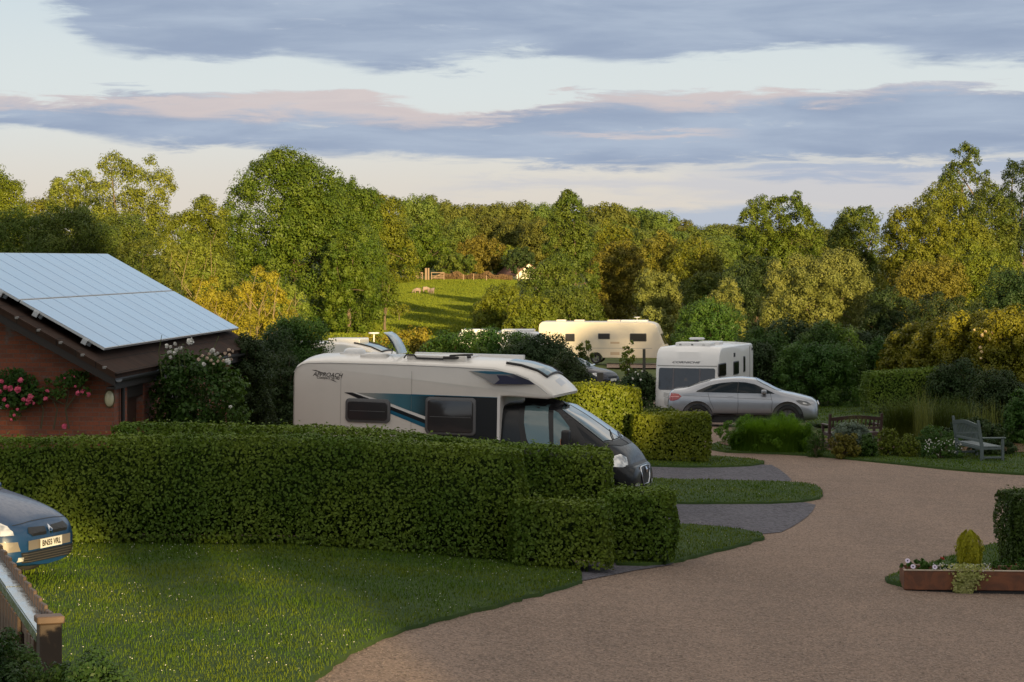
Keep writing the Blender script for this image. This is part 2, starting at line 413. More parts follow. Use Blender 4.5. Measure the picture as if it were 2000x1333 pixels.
def make_bush(name, label, cat, px, D, top, wpx, m, seed, group=None, k=26, dens=1.2, leaf=5.0, depth=None, ybase=None, lowest=0.0, pr=(.26, .42), sub=9, asp=.62, env=None, fill=.12, D2=None, subr=.42):
    rng = np.random.default_rng(seed)
    X, Y = XY(px, D); g = gz(X, Y); zt = EYE - (top - HY) / F * D; H = zt - g; w = wpx / F * D
    n = int(dens * (wpx * (H * F / D)) * .7) + 200
    P, N, C = crown_pts(rng, n, w / 2.05, (depth or w * .8) / 2.05, H / 2, k, pr, env, sub, fill, subr, True)
    wf = (w / 2) / np.quantile(np.abs(P[:, 0]), .985); P[:, 0] *= wf
    P[:, 2] += H / 2
    zmx = np.quantile(P[:, 2], .998); zmn = np.quantile(P[:, 2], .02); P[:, 2] = (P[:, 2] - zmn) * H / (zmx - zmn); P[:, 2] = np.maximum(P[:, 2], .02)
    st = []
    for c in C[:7]:
        st.append(tube_np([(0, 0, 0), (c[0] * .3, c[1] * .3, (c[2] + H / 2) * .5), (c[0], c[1], c[2] + H / 2)], [.02, .014, .005], 5))
    V, Fq = leaf_geo(P, N, leaf * D / F, rng, asp)
    sv, sf = merge(st)
    me = mesh_np(name, *merge([(V, Fq), (sv, sf)]))
    me.materials.append(m); me.materials.append(BARK)
    mi = np.zeros(len(me.polygons), np.int32); mi[len(Fq):] = 1; me.polygons.foreach_set('material_index', mi)
    o = link(name, me); o.location = (X, Y, g - .02)
    return tag(o, label, cat, group)
def make_hedge(name, label, p0, p1, thick, h0, h1, m, leaf, dens, seed, group=None, core=None, endbulge=.1, rough=.04, stems=True, cat='hedge', base_gap=.08):
    """clipped hedge whose front face runs from p0 to p1 (x,y); body lies behind that line"""
    rng = np.random.default_rng(seed)
    p0 = np.array(p0, float); p1 = np.array(p1, float); d = p1 - p0; L = np.linalg.norm(d); d /= L
    nrm = np.array((d[1], -d[0]))            # towards the front
    if nrm[1] > 0: nrm = -nrm
    Hm = (h0 + h1) / 2
    aF = L * Hm; aT = L * thick; aE = thick * Hm
    faces = [('f', aF), ('b', aF * .45), ('t', aT), ('l', aE), ('r', aE)]
    Ps, Ns = [], []
    ph = rng.uniform(0, 6.28, 8)
    def bulge(s, v): return .5 * np.sin(s * 1.7 + ph[0] + v) + .3 * np.sin(s * 4.1 + ph[1] - v * 2.3) + .35 * np.sin(v * 3.9 + ph[2] + s * .6) + .25 * np.sin(s * 9 + ph[3] + 5 * v)
    for kind, a in faces:
        n = int(a * dens * 3.1 * (1.0 if kind != 'b' else 1)); q = rng.uniform(0, 1, (n, 2))
        jit = np.where(rng.uniform(0, 1, n) < .2, -rng.uniform(.05, .24, n), -np.abs(rng.normal(0, .032, n)) + .02)
        if kind in 'fb':
            s = q[:, 0] * L; v = q[:, 1]; off = jit + rough * bulge(s, v * 2)
            h = h0 + (h1 - h0) * s / L; z = base_gap + v * (h - base_gap)
            # rounded shoulder
            sh = np.clip((z - (h - .12)) / .12, 0, 1); off -= .07 * sh ** 2
            e = np.minimum(s, L - s); off -= .06 * np.clip(1 - e / .12, 0, 1) ** 2
            side = -thick if kind == 'b' else 0; sg = -1 if kind == 'b' else 1
            xy = p0 + d * s[:, None] + nrm * (side + sg * off)[:, None]
            N = np.c_[np.tile(nrm * sg, (n, 1)), np.zeros(n)]
        elif kind == 't':
            s = q[:, 0] * L; w = q[:, 1] * thick; h = h0 + (h1 - h0) * s / L
            z = h + jit + rough * .8 * bulge(s, w * 2) + (rng.uniform(0, 1, n) < .05) * rng.uniform(0, .09, n)
            e = np.minimum(w, thick - w); z -= .06 * np.clip(1 - e / .12, 0, 1) ** 2
            xy = p0 + d * s[:, None] - nrm * w[:, None]; N = np.tile((0, 0, 1.), (n, 1))
        else:
            w = q[:, 0] * thick; s = 0 if kind == 'l' else L; sg = -1 if kind == 'l' else 1; hh = h0 if kind == 'l' else h1
            z = base_gap + q[:, 1] * (hh - base_gap)
            off = jit + rough * bulge(w * 1.5, q[:, 1] * 2) + endbulge * np.sin(q[:, 1] * 3.1) * .5
            xy = p0 + d * (s + sg * off)[:, None] - nrm * w[:, None]; N = np.c_[np.tile(d * sg, (n, 1)), np.zeros(n)]
        Ps.append(np.c_[xy, z]); Ns.append(N)
    P = np.concatenate(Ps); N = np.concatenate(Ns)
    P[:, 2] += zg(P[:, 0], P[:, 1])
    V, Fq = leaf_geo(P, N, leaf, rng, .68, .5, .4)
    # twiggy inside
    ns = max(2, int(L / .8)); cv = []; cf = []
    for i in range(ns + 1):
        s = .12 + (L - .24) * i / ns
        for w in (.22, thick - .22):
            q = p0 + d * s - nrm * w; g = gz(*q); h = h0 + (h1 - h0) * s / L
            cv += [(q[0], q[1], g + base_gap + .1), (q[0], q[1], g + h - .17)]
    for i in range(ns):
        a = i * 4; b_ = a + 4
        cf += [(a, b_, b_ + 1, a + 1), (a + 2, a + 3, b_ + 3, b_ + 2), (a + 1, b_ + 1, b_ + 3, a + 3), (a, a + 2, b_ + 2, b_)]
    cf += [(0, 1, 3, 2), (ns * 4, ns * 4 + 2, ns * 4 + 3, ns * 4 + 1)]
    parts = [(V, Fq), (np.array(cv), np.array(cf))]
    if stems:
        for i in range(max(2, int(L / .45))):
            s = rng.uniform(.1, L - .1); q = p0 + d * s - nrm * rng.uniform(.05, .4) ; g = gz(*q)
            parts.append(tube_np([(q[0], q[1], g - .03), (q[0] + rng.normal(0, .03), q[1], g + .45)], [.02, .016], 5))
    me = mesh_np(name, *merge(parts)); me.materials.append(m); me.materials.append(core or MATS['hedge_inside'])
    mi = np.zeros(len(me.polygons), np.int32); mi[len(Fq):] = 1; me.polygons.foreach_set('material_index', mi)
    return tag(link(name, me), label, cat, group)
mat('hedge_inside', (.024, .040, .010), 1.0, spec=0)
def blades(rng, P, h, wd, lean=.35, seg=2, az=None):
    """grass blades: P (n,3) roots, h (n) heights"""
    n = len(P); a = rng.uniform(0, 6.283, n) if az is None else az; c = np.c_[np.cos(a), np.sin(a), np.zeros(n)]; s = np.c_[-c[:, 1], c[:, 0], np.zeros(n)]
    ln = (rng.uniform(.1, 1, n) * lean)[:, None]; h = h[:, None]; w = wd * .5
    up = np.array((0, 0, 1.))
    m = P + c * h * ln * .3 + up * h * .6; t = P + c * h * ln + up * h * (1 - ln * .35)
    V = np.stack([P - s * w, P + s * w, m + s * w * .7, m - s * w * .7, t + s * w * .12, t - s * w * .12], 1).reshape(-1, 3)
    b0 = np.arange(n)[:, None] * 6
    return V, np.concatenate([b0 + np.array((0, 1, 2, 3)), b0 + np.array((3, 2, 4, 5))])
# ---------------------------------------------------------------- vehicles
class Loft:
    """body lofted through stations: rows of x, then (y,z) pairs from the top centre line down to the sill"""
    def __init__(s, rows, n=70, it=2, ends=True):
        rows = np.array(rows, float); x = rows[:, 0]
        xs = np.unique(np.concatenate([np.linspace(x[0], x[-1], n), x]))
        # monotone cubic through the rows
        def pch(y):
            h = np.diff(x); dl = np.diff(y) / h; m = np.zeros_like(y)
            for i in range(1, len(y) - 1):
                if dl[i - 1] * dl[i] > 0:
                    w1 = 2 * h[i] + h[i - 1]; w2 = h[i] + 2 * h[i - 1]; m[i] = (w1 + w2) / (w1 / dl[i - 1] + w2 / dl[i])
            m[0], m[-1] = dl[0], dl[-1]
            k = np.clip(np.searchsorted(x, xs, 'right') - 1, 0, len(x) - 2); t = (xs - x[k]) / h[k]
            return (2 * t**3 - 3 * t**2 + 1) * y[k] + (t**3 - 2 * t**2 + t) * h[k] * m[k] + (-2 * t**3 + 3 * t**2) * y[k + 1] + (t**3 - t**2) * h[k] * m[k + 1]
        cols = np.stack([pch(rows[:, i]) for i in range(1, rows.shape[1])], 1).reshape(len(xs), -1, 2)
        for _ in range(it):
            a, b = cols[:, :-1], cols[:, 1:]
            q = np.stack([a * .75 + b * .25, a * .25 + b * .75], 2).reshape(len(xs), -1, 2)
            cols = np.concatenate([cols[:, :1], q[:, 1:-1], cols[:, -1:]], 1)
        s.x = xs; s.c = cols
    def bm(s):
        bm = bmesh.new(); n, m = s.c.shape[:2]; rings = []
        for i in range(n):
            rt = [bm.verts.new((s.x[i], -y, z)) for y, z in s.c[i]]
            lt = [rt[0]] + [bm.verts.new((s.x[i], y, z)) for y, z in s.c[i][1:-1]] + [rt[-1]]
            rings.append(rt + lt[1:-1][::-1])
        K = len(rings[0])
        for i in range(n - 1):
            for k in range(K):
                q = (k + 1) % K
                try: bm.faces.new((rings[i][k], rings[i][q], rings[i + 1][q], rings[i + 1][k]))
                except ValueError: pass
        bm.faces.new(rings[0]); bm.faces.new(rings[-1][::-1])
        bmesh.ops.recalc_face_normals(bm, faces=bm.faces[:])
        return bm
    def sec(s, x):
        x = min(max(x, s.x[0]), s.x[-1]); i = int(np.clip(np.searchsorted(s.x, x) - 1, 0, len(s.x) - 2)); t = (x - s.x[i]) / (s.x[i + 1] - s.x[i])
        return s.c[i] * (1 - t) + s.c[i + 1] * t
    def side(s, x, z):
        c = s.sec(x); best = None
        for a, b in zip(c[:-1], c[1:]):
            if (a[1] - z) * (b[1] - z) <= 0 and abs(a[1] - b[1]) > 1e-6:
                y = a[0] + (b[0] - a[0]) * (z - a[1]) / (b[1] - a[1])
                if best is None or y > best: best = y
        return best if best is not None else (c[:, 0].max() if z < c[0][1] else c[1][0])
    def top(s, x, y):
        c = s.sec(x); y = abs(y); best = None
        for a, b in zip(c[:-1], c[1:]):
            if (a[0] - y) * (b[0] - y) <= 0 and abs(a[0] - b[0]) > 1e-6:
                z = a[1] + (b[1] - a[1]) * (y - a[0]) / (b[0] - a[0])
                if best is None or z > best: best = z
        return best if best is not None else c[0][1]
    def front(s, y, z):
        y = abs(y)
        def inside(x): return s.top(x, y) >= z and s.side(x, z) >= y and z <= s.sec(x)[0][1]
        lo = None
        for x in np.linspace(s.x[-1], s.x[-1] - 1.6, 60):
            if inside(x): lo = x; break
        if lo is None: return s.x[-1] - 1.6
        hi = min(s.x[-1], lo + 1.6 / 59)
        for _ in range(12):
            mid = (lo + hi) / 2
            if inside(mid): lo = mid
            else: hi = mid
        return lo
    def on_side(s, poly, sg, off=.006, step=.07): return sheet(poly, step, lambda a, b: Vector((a, sg * (s.side(a, b) + off), b)))
    def on_top(s, poly, off=.006, step=.08): return sheet(poly, step, lambda a, b: Vector((a, b, s.top(a, b) + off)))
    def on_front(s, poly, off=.006, step=.05): return sheet(poly, step, lambda a, b: Vector((s.front(a, b) + off, a, b)))
def cut(o, cutters):
    """take wheel openings out of a body"""
    for bm in cutters:
        c = link('cutter', bm, None, o); md = o.modifiers.new('cut', 'BOOLEAN'); md.operation = 'DIFFERENCE'; md.object = c; md.solver = 'EXACT'
    dg = bpy.context.evaluated_depsgraph_get(); dg.update(); me = bpy.data.meshes.new_from_object(o.evaluated_get(dg))
    cs = [m.object for m in o.modifiers]; o.modifiers.clear(); o.data = me
    for c in cs: bpy.data.objects.remove(c)
def cyl(cx, cz, r, y0, y1, n=32):
    bm = bmesh.new(); A = [bm.verts.new((cx + r * math.cos(6.28318 * k / n), y0, cz + r * math.sin(6.28318 * k / n))) for k in range(n)]
    B = [bm.verts.new((v.co.x, y1, v.co.z)) for v in A]
    bm.faces.new(A); bm.faces.new(B[::-1])
    for k in range(n): bm.faces.new((A[k], B[k], B[(k + 1) % n], A[(k + 1) % n]))
    bmesh.ops.recalc_face_normals(bm, faces=bm.faces[:]); return bm
GLASS = mat('tinted_glass', (.008, .011, .013), .04, spec=.4)
GLASSB = mat('pale_glass', (.09, .15, .16), .05, spec=.9)
WSCR = mat('windscreen_glass', (.05, .075, .085), .03, spec=1.0, coat=.6)
BLKP = mat('black_plastic', (.012, .012, .013), .5)
RUB = mat('tyre_rubber', (.012, .012, .012), .85)
ALLOY = mat('alloy_metal', (.20, .20, .215), .3, .8)
CHROME = mat('chrome', (.7, .7, .72), .12, 1.0)
LENS = mat('lamp_lens', (.62, .63, .62), .08, .35, .8, build=lambda b, p, t: (t.links.new(b.mix(b.mr(b.noise(objco(b), 9, 1, .4), .40, .62), (.38, .39, .40), (.72, .72, .71)), p.inputs['Base Color'])) and None)
REDL = mat('red_lens', (.26, .006, .008), .12, coat=.8)
SHELL = paint('cream_shell', (.69, .655, .61), .32, 0, .4, .05)
SHELLW = paint('white_shell', (.72, .71, .70), .3, 0, .4, .05)
DARKCAB = paint('dark_cab_paint', (.005, .006, .008), .3, 0, .22, .02); DARKCAB.node_tree.nodes['Principled BSDF'].inputs['Specular IOR Level'].default_value = .3
def wheel(parent, cx, cy, r, w=.22, sg=-1, spokes=5, rimk=.64):
    """tyre with its rim; outer face at y=cy on side sg"""
    bm = bmesh.new(); n = 36; prof = [(r * rimk, 0), (r * .78, .012), (r * .94, 0), (r, -.03), (r, -(w - .03)), (r * .94, -w), (r * rimk, -w)]
    rings = []
    for k in range(n):
        t = 6.28318 * k / n; rings.append([bm.verts.new((cx + q * math.cos(t), cy + sg * d, r + q * math.sin(t))) for q, d in prof])
    for k in range(n):
        A, B = rings[k], rings[(k + 1) % n]
        for i in range(len(prof)): bm.faces.new((A[i], B[i], B[(i + 1) % len(prof)], A[(i + 1) % len(prof)]))
    bmesh.ops.recalc_face_normals(bm, faces=bm.faces[:])
    t = link('wheel', bm, RUB, parent, True)
    bm = bmesh.new(); ri = r * rimk
    for k in range(spokes):
        a = 6.28318 * k / spokes; M = Matrix.Translation((cx, cy, r)) @ Matrix.Rotation(a, 4, 'Y')
        bx(bm, 0, ri, -sg * .035 - .012, -sg * .035 + .012, -.035, .035, M)
    d = cyl(cx, r, ri * .22, cy - sg * .05, cy - sg * .01, 16); me = bpy.data.meshes.new('t'); d.to_mesh(me); d.free(); bm.from_mesh(me)
    ring = [(ri, -.01), (ri * .9, -.03), (ri * .9, -w * .8), (ri, -w * .8)]
    rr = []
    for k in range(28):
        q = 6.28318 * k / 28; rr.append([bm.verts.new((cx + a * math.cos(q), cy + sg * dd, r + a * math.sin(q))) for a, dd in ring])
    for k in range(28):
        A, B = rr[k], rr[(k + 1) % 28]
        for i in range(4): bm.faces.new((A[i], B[i], B[(i + 1) % 4], A[(i + 1) % 4]))
    link('rim', bm, ALLOY, t)
    return t
def side_map(ox, oy, yaw, zbase):
    """photo pixel -> (distance along the side, height) on a vertical plane from (ox,oy) heading yaw"""
    dx, dy = math.cos(yaw), math.sin(yaw)
    def f(px, py):
        r = (px - CX) / F; s = (r * oy - ox) / (dx - r * dy); Y = oy + s * dy
        return (s, EYE - (py - HY) / F * Y - zbase)
    return f

# ---- the motorhome on the near pitch
MY = R(-16)
def build_motorhome():
    zb0 = -.60; OX, OY = -4.465, 48.6
    t = thing('motorhome', 'large cream motorhome with black cab and blue and grey side graphics behind the front hedges', 'motorhome', (OX, OY, zb0), (0, R(.9), MY))
    sm0 = side_map(OX, OY, MY, zb0)
    def sm(px, py):
        s, z = sm0(px, py); return (s, z + s * math.sin(R(.9)))
    Wd = 2.12
    # local frame: near side at y=0, body towards +y
    up = [(569, 760), (569, 738), (571, 724), (576, 715), (585, 709), (598, 706), (640, 705.5), (770, 709), (890, 714), (960, 718.5), (1000, 727), (1030, 739), (1052, 754), (1066, 766), (1073, 774)]
    lo = [(1071, 779), (1060, 781), (1000, 776), (976, 775), (973, 779)]
    poly = [(sm(569, 800)[0], .42)] + [sm(*p) for p in up] + [sm(*p) for p in lo]
    xe = sm(973, 779)[0]; poly += [(xe, .42)]
    # shell as a bevelled extrusion whose nose narrows and whose roof crowns
    zmax = max(p[1] for p in poly)
    bm = prism(poly, 0, Wd, .05, 3)
    ed = [e for e in bm.edges if abs(e.verts[0].co.y - e.verts[1].co.y) > 1.5]
    bmesh.ops.subdivide_edges(bm, edges=ed, cuts=9, use_grid_fill=True)
    x1 = sm(940, 715)[0]; xn = sm(1073, 774)[0]
    for v in bm.verts:
        u = (v.co.y - Wd / 2) / (Wd / 2)
        if v.co.z > zmax * .80: v.co.z += .13 * (1 - u * u) * min(1, (v.co.z - zmax * .80) / .35)
        if v.co.x > x1:
            k = (v.co.x - x1) / (xn - x1); v.co.y = Wd / 2 + (v.co.y - Wd / 2) * (1 - .13 * k ** 2)
            v.co.x += .20 * k ** 2 * (1 - u * u)
            v.co.z += .05 * k * (1 - u * u)
    body = link('shell', bm, SHELL, t, True)
    body.data.set_sharp_from_angle(angle=R(38))
    # cab loft
    x0 = xe - .02
    def X(px): return x0 + (px - 973) / 95.0
    base = x0
    hw = Wd / 2 - .04
    cz = lambda v: v
    rows = [
     # x, top centre, shoulder, glass top, belt, widest, sill, under
     (x0,       0, 2.10, .62, 2.09, .86, 2.02, .99, 1.30, 1.0, .90, .99, .38, 0, .34),
     (x0 + .55, 0, 2.12, .62, 2.11, .84, 2.03, .99, 1.30, 1.01, .90, 1.0, .36, 0, .32),
     (x0 + 1.05, 0, 2.10, .60, 2.08, .82, 2.00, .98, 1.30, 1.01, .90, 1.0, .36, 0, .32),
     (x0 + 1.35, 0, 1.97, .60, 1.94, .80, 1.87, .97, 1.34, 1.01, .95, 1.0, .40, 0, .36),
     (x0 + 1.80, 0, 1.70, .66, 1.66, .86, 1.58, .97, 1.30, 1.01, .95, 1.0, .42, 0, .38),
     (x0 + 2.15, 0, 1.47, .72, 1.42, .90, 1.33, .97, 1.16, 1.00, .92, 1.0, .42, 0, .38),
     (x0 + 2.34, 0, 1.37, .66, 1.31, .86, 1.21, .94, 1.06, .97, .86, .96, .42, 0, .38),
     (x0 + 2.50, 0, 1.24, .58, 1.18, .78, 1.09, .88, .98, .92, .80, .92, .42, 0, .38),
     (x0 + 2.585, 0, 1.10, .55, 1.06, .72, 1.00, .84, .90, .89, .76, .88, .42, 0, .38),
     (x0 + 2.62, 0, .985, .54, .97, .70, .94, .82, .87, .87, .74, .86, .42, 0, .38),
     (x0 + 2.70, 0, .94, .50, .93, .66, .90, .78, .82, .82, .70, .80, .44, 0, .40),
     (x0 + 2.745, 0, .84, .42, .83, .56, .80, .66, .74, .70, .66, .66, .46, 0, .42)]
    L = Loft(rows, 64)
    c = link('cab', L.bm(), DARKCAB, t, True); c.location = (0, Wd / 2, 0)
    c.data.set_sharp_from_angle(angle=R(50))
    fa = X(1170) + .02; RW = .35
    cut(c, [cyl(fa, RW + .02, .45, -1.3, -.72), cyl(fa, RW + .02, .45, .72, 1.3)])
    def side_cab(name, pts, m, off=.006, parent=c):
        P = [sm(*p) for p in pts]
        o = link(name, L.on_side(P, -1, off), m, parent, True); return o
    side_cab('door_frame', [(1003, 781), (1062, 783), (1080, 789), (1112, 826), (1140, 866), (1132, 905), (1030, 905), (1014, 866), (1005, 826)], BLKP, .004)
    side_cab('side_window', [(1015, 790), (1058, 790), (1061, 800), (1069, 866), (1072, 880), (1035, 880), (1024, 858), (1017, 828)], GLASSB, .012)
    side_cab('quarter_window', [(1071, 803), (1081, 808), (1105, 836), (1107, 880), (1078, 880), (1074, 830)], GLASSB, .012)
    P = [sm(*p) for p in [(1015, 790), (1058, 790), (1061, 800), (1069, 866), (1072, 880), (1035, 880), (1024, 858), (1017, 828)]]
    link('far_window', L.on_side(P, 1, .012), GLASS, c, True)
    # windscreen between roof edge and cowl
    ws = [(x0 + 1.19, -.66), (x0 + 1.14, -.3), (x0 + 1.13, 0), (x0 + 1.14, .3), (x0 + 1.19, .66), (x0 + 1.6, .76), (x0 + 2.08, .82), (x0 + 2.17, .5), (x0 + 2.2, 0), (x0 + 2.17, -.5), (x0 + 2.08, -.82), (x0 + 1.6, -.76)]
    link('windscreen', L.on_top(ws, .012, .07), WSCR, c, True)
    cw = [(x0 + 2.1, -.84), (x0 + 2.2, -.5), (x0 + 2.23, 0), (x0 + 2.2, .5), (x0 + 2.1, .84), (x0 + 2.2, .8), (x0 + 2.36, .45), (x0 + 2.4, 0), (x0 + 2.36, -.45), (x0 + 2.2, -.8)]
    link('cowl', L.on_top(cw, .008, .07), BLKP, c, True)
    for yy in (-.45, .2):
        b_ = bmesh.new(); a = (x0 + 2.2, yy); e = (x0 + 1.98, yy + .55)
        bm_tube(b_, [(a[0], a[1], L.top(*a) + .03), ((a[0] + e[0]) / 2, (a[1] + e[1]) / 2, L.top((a[0] + e[0]) / 2, (a[1] + e[1]) / 2) + .035), (e[0], e[1], L.top(*e) + .02)], .012, 6)
        link('wiper', b_, BLKP, c)
    for sg in (-1, 1):
        hl = [(x0 + 2.22, 1.0), (x0 + 2.30, 1.15), (x0 + 2.42, 1.19), (x0 + 2.52, 1.12), (x0 + 2.565, 1.02), (x0 + 2.58, .97), (x0 + 2.5, .94), (x0 + 2.3, .95)]
        link('headlight', L.on_side(hl, sg, .012, .05), LENS, c, True)
    gp = [(-.38, .90), (-.2, .915), (.2, .915), (.38, .90), (.31, .68), (.22, .55), (-.22, .55), (-.31, .68)]
    g = link('grille', L.on_front(gp, .014), BLKP, c, True)
    rim_ = bmesh.new(); pts = [Vector((L.front(y, z) + .02, y, z)) for y, z in gp]
    bm_tube(rim_, pts + [pts[0]], .014, 6); link('grille_surround', rim_, CHROME, g, True)
    em = [(.07 * math.cos(q) * .8, .84 + .07 * math.sin(q)) for q in np.linspace(0, 6.28, 9)[:-1]]
    link('emblem', L.on_front(em, .04, .04), CHROME, g)
    sp = [(-.86, .93), (-.5, .955), (.5, .955), (.86, .93), (.84, .975), (.5, .995), (-.5, .995), (-.84, .975)]
    link('bumper_trim', L.on_front(sp, .01), BLKP, c, True)
    for sg in (-1, 1):
        fg = [(sg * .48, .60), (sg * .76, .62), (sg * .78, .53), (sg * .53, .515)]
        link('fog_lamp', L.on_front(fg, .012), LENS, c, True)
    # mirror
    mx = sm(1110, 858); b_ = box(mx[0] - .10, mx[0] + .07, -.30, -.10, mx[1] - .16, mx[1] + .19, .05, 3)
    o = link('wing_mirror', b_, BLKP, t, True)
    link('indicator_lens', box(mx[0] - .112, mx[0] - .10, -.28, -.17, mx[1] - .12, mx[1] + .02), mat('amber_reflector', (.55, .22, .1), .15, .3, .6), o)
    link('mirror_arm', box(mx[0] - .03, mx[0] + .03, -.12, .06, mx[1] - .02, mx[1] + .03, .01), BLKP, o)
    # side graphics, proud of the shell by a few millimetres
    def decal(name, pts, m, off=.003, par=body):
        P = [sm(*p) for p in pts]; b_ = sheet(P, .5, lambda a, q: Vector((a, -off, q)))
        for f_ in b_.faces: f_.normal_update()
        return link(name, b_, m, par)
    def gradm(name, c1, c2, c3, xa, xb):
        def f(b, p, tt):
            s = b.n('ShaderNodeSeparateXYZ'); tt.links.new(objco(b), s.inputs[0])
            k = b.m('MULTIPLY_ADD', b.mr(s.outputs[0], xa, xb, smooth=False), 1.0, b.m('MULTIPLY', b.m('SUBTRACT', b.noise(objco(b), 3, 2), .5), .12))
            col = b.mix(b.mr(k, 0, .5), c1, c2); col = b.mix(b.mr(k, .55, 1.0), col, c3)
            tt.links.new(col, p.inputs['Base Color'])
        return mat(name, c1, .3, 0, .5, f)
    grad = gradm('graphic_fade', (.30, .30, .28), (.05, .15, .20), (.012, .013, .016), sm(700, 780)[0], sm(850, 780)[0])
    TEAL = mat('graphic_teal', (.012, .11, .19), .3, coat=.5); BLK = mat('graphic_black', (.012, .014, .018), .3, coat=.5); GRY = mat('graphic_grey', (.30, .29, .28), .3, coat=.5)
    decal('fading_panel', [(690, 767.2), (760, 769), (830, 771.5), (900, 774.5), (968, 777.3), (968, 905), (930, 880), (880, 830), (826, 813), (790, 800), (760, 788), (725, 777)], grad, .002)
    decal('teal_edge', [(800, 770.2), (968, 776.6), (968, 778.2), (800, 773)], TEAL, .004)
    decal('black_slash', [(669, 766.5), (685, 767), (760, 793), (828, 820), (900, 846), (960, 872), (950, 884), (828, 828), (740, 796), (700, 780)], BLK, .003)
    decal('teal_slash', [(757, 800), (828, 828), (940, 878), (925, 884), (828, 836), (757, 807)], TEAL, .0035)
    decal('white_slash', [(686, 767.2), (693, 767.3), (762, 790), (828, 814), (900, 841), (960, 868), (960, 873), (900, 846.5), (828, 820), (760, 794)], SHELLW, .0045)
    decal('cab_edge_panel', [(845, 773), (968, 777.6), (968, 905), (845, 905)], BLK, .0055)
    gr2 = gradm('graphic_swoosh', (.28, .28, .27), (.20, .20, .22), (.02, .022, .05), sm(925, 730)[0], sm(1010, 745)[0])
    decal('roof_swoosh', [(911, 725), (935, 726.5), (975, 727), (1005, 731), (1028, 740), (1042, 751.5), (960, 751), (940, 738)], gr2, .003)
    decal('roof_swoosh_teal', [(916, 725.5), (945, 725), (985, 726.5), (1005, 731.5), (990, 731.5), (950, 731)], TEAL, .005)
    decal('roof_swoosh_core', [(966, 733), (985, 734), (1005, 741), (1016, 751), (962, 750.5), (972, 742)], mat('graphic_navy', (.02, .022, .06), .3, coat=.5), .0055)
    decal('white_post', [(968.5, 774), (973.5, 774), (973.5, 905), (968.5, 905)], SHELLW, .012)
    decal('rear_seam', [(571.2, 730), (572.2, 728), (572.2, 860), (571.2, 860)], mat('seam_grey', (.35, .33, .31), .6), .003)
    # lettering at the rear
    def wr(txt, px, py, size, shear, m, bold=0.0):
        me = text_mesh(txt, size, shear, .001, bold); o = link('lettering', me, m, body); s, z = sm(px, py)
        o.location = (s, -.004, z); o.rotation_euler = (R(90), R(1.5), 0); return o
    INK = mat('lettering_ink', (.05, .045, .045), .5)
    wr('APPROACH', 636, 732.5, .12, .35, INK, .0008); wr('Compact SE-40', 637, 738.5, .078, .2, INK)
    decal('logo_swoosh', [(605, 722.8), (613, 723), (625, 727.3), (638, 731), (626, 728.8), (615, 725.5)], INK, .004)
    decal('logo_stroke', [(641, 741.5), (648, 742.5), (655, 747.5), (648, 744.5)], INK, .004)
    # windows
    FR = mat('window_frame_grey', (.10, .10, .105), .35); PN = mat('acrylic_pane', (.035, .033, .036), .09, spec=.7)
    for nm, q in (('side_window', (672.5, 760, 777.5, 827)), ('side_window', (828.5, 927.5, 775, 851.5))):
        a = sm(q[0], q[2]); b_ = sm(q[1], q[3]); x0_, x1_, z1_, z0_ = a[0], b_[0], a[1], b_[1]
        fr = link(nm, prism(rrect(x0_, x1_, z0_, z1_, .09, 5), -.035, .01, .012), FR, body, True); fr.data.set_sharp_from_angle(angle=R(40))
        pn = link('pane', prism(rrect(x0_ + .055, x1_ - .055, z0_ + .05, z1_ - .05, .07, 5), -.052, -.03, .014, 3), PN, fr, True); pn.data.set_sharp_from_angle(angle=R(60))
        link('blind_rail', box(x0_ + .1, x1_ - .1, -.055, -.053, z0_ + .47 * (z1_ - z0_), z0_ + .47 * (z1_ - z0_) + .012), FR, fr)
    rb = bmesh.new(); bm_tube(rb, [(sm(*p)[0], -.004, sm(*p)[1] - .035) for p in up[2:-1]], .009, 6); link('edge_trim', rb, mat('trim_white', (.55, .54, .52), .35), body)
    for px_ in (662, 800): q_ = sm(px_, 740); link('panel_seam', box(q_[0], q_[0] + .008, -.002, 0, .45, q_[1] + .15), MATS['seam_grey'], body)
    # roof furniture
    from mathutils.bvhtree import BVHTree
    bvh = BVHTree.FromObject(body, bpy.context.evaluated_depsgraph_get())
    def hit(xx, yy):
        h = bvh.ray_cast(Vector((xx, yy, 5)), Vector((0, 0, -1))); return h[0].z if h[0] else 2.5
    ztop = lambda s_: sm(600 + (s_ - .3) * 95, 706)[1]
    def rz(y): u = (y - Wd / 2) / (Wd / 2); return .13 * (1 - u * u)
    def dome(cx, cy, rx, ry, h, m, name='roof_vent'):
        b_ = bmesh.new(); rings = []
        z0_ = hit(cx, cy) + .01
        for i in range(7):
            a = i / 6 * math.pi / 2; rings.append([b_.verts.new((cx + rx * math.cos(q) * math.cos(a) ** .5, cy + ry * math.sin(q) * math.cos(a) ** .5, z0_ + h * math.sin(a))) for q in np.linspace(0, 6.2832, 25)[:-1]])
        for i in range(6):
            for k in range(24): b_.faces.new((rings[i][k], rings[i][(k + 1) % 24], rings[i + 1][(k + 1) % 24], rings[i + 1][k]))
        bmesh.ops.remove_doubles(b_, verts=b_.verts[:], dist=.001)
        bx(b_, cx - rx * 1.02, cx + rx * 1.02, cy - ry * 1.02, cy + ry * 1.02, z0_ - .12, z0_ + .004)
        return link(name, b_, m, t, True)
    def X2(px, y): return sm(px, 700)[0] - y * math.tan(R(16)) * 1.0
    roofz = []
    dome(X2(682, 1.0), 1.0, .23, .24, .10, SHELLW)
    dome(X2(728, .62), .62, .27, .22, .05, SHELL)
    # raised hatch
    hx = X2(783, 1.0); ACR = mat('clear_acrylic', (.30, .36, .38), .08, spec=.8, coat=.5)
    hz = hit(hx, .8)
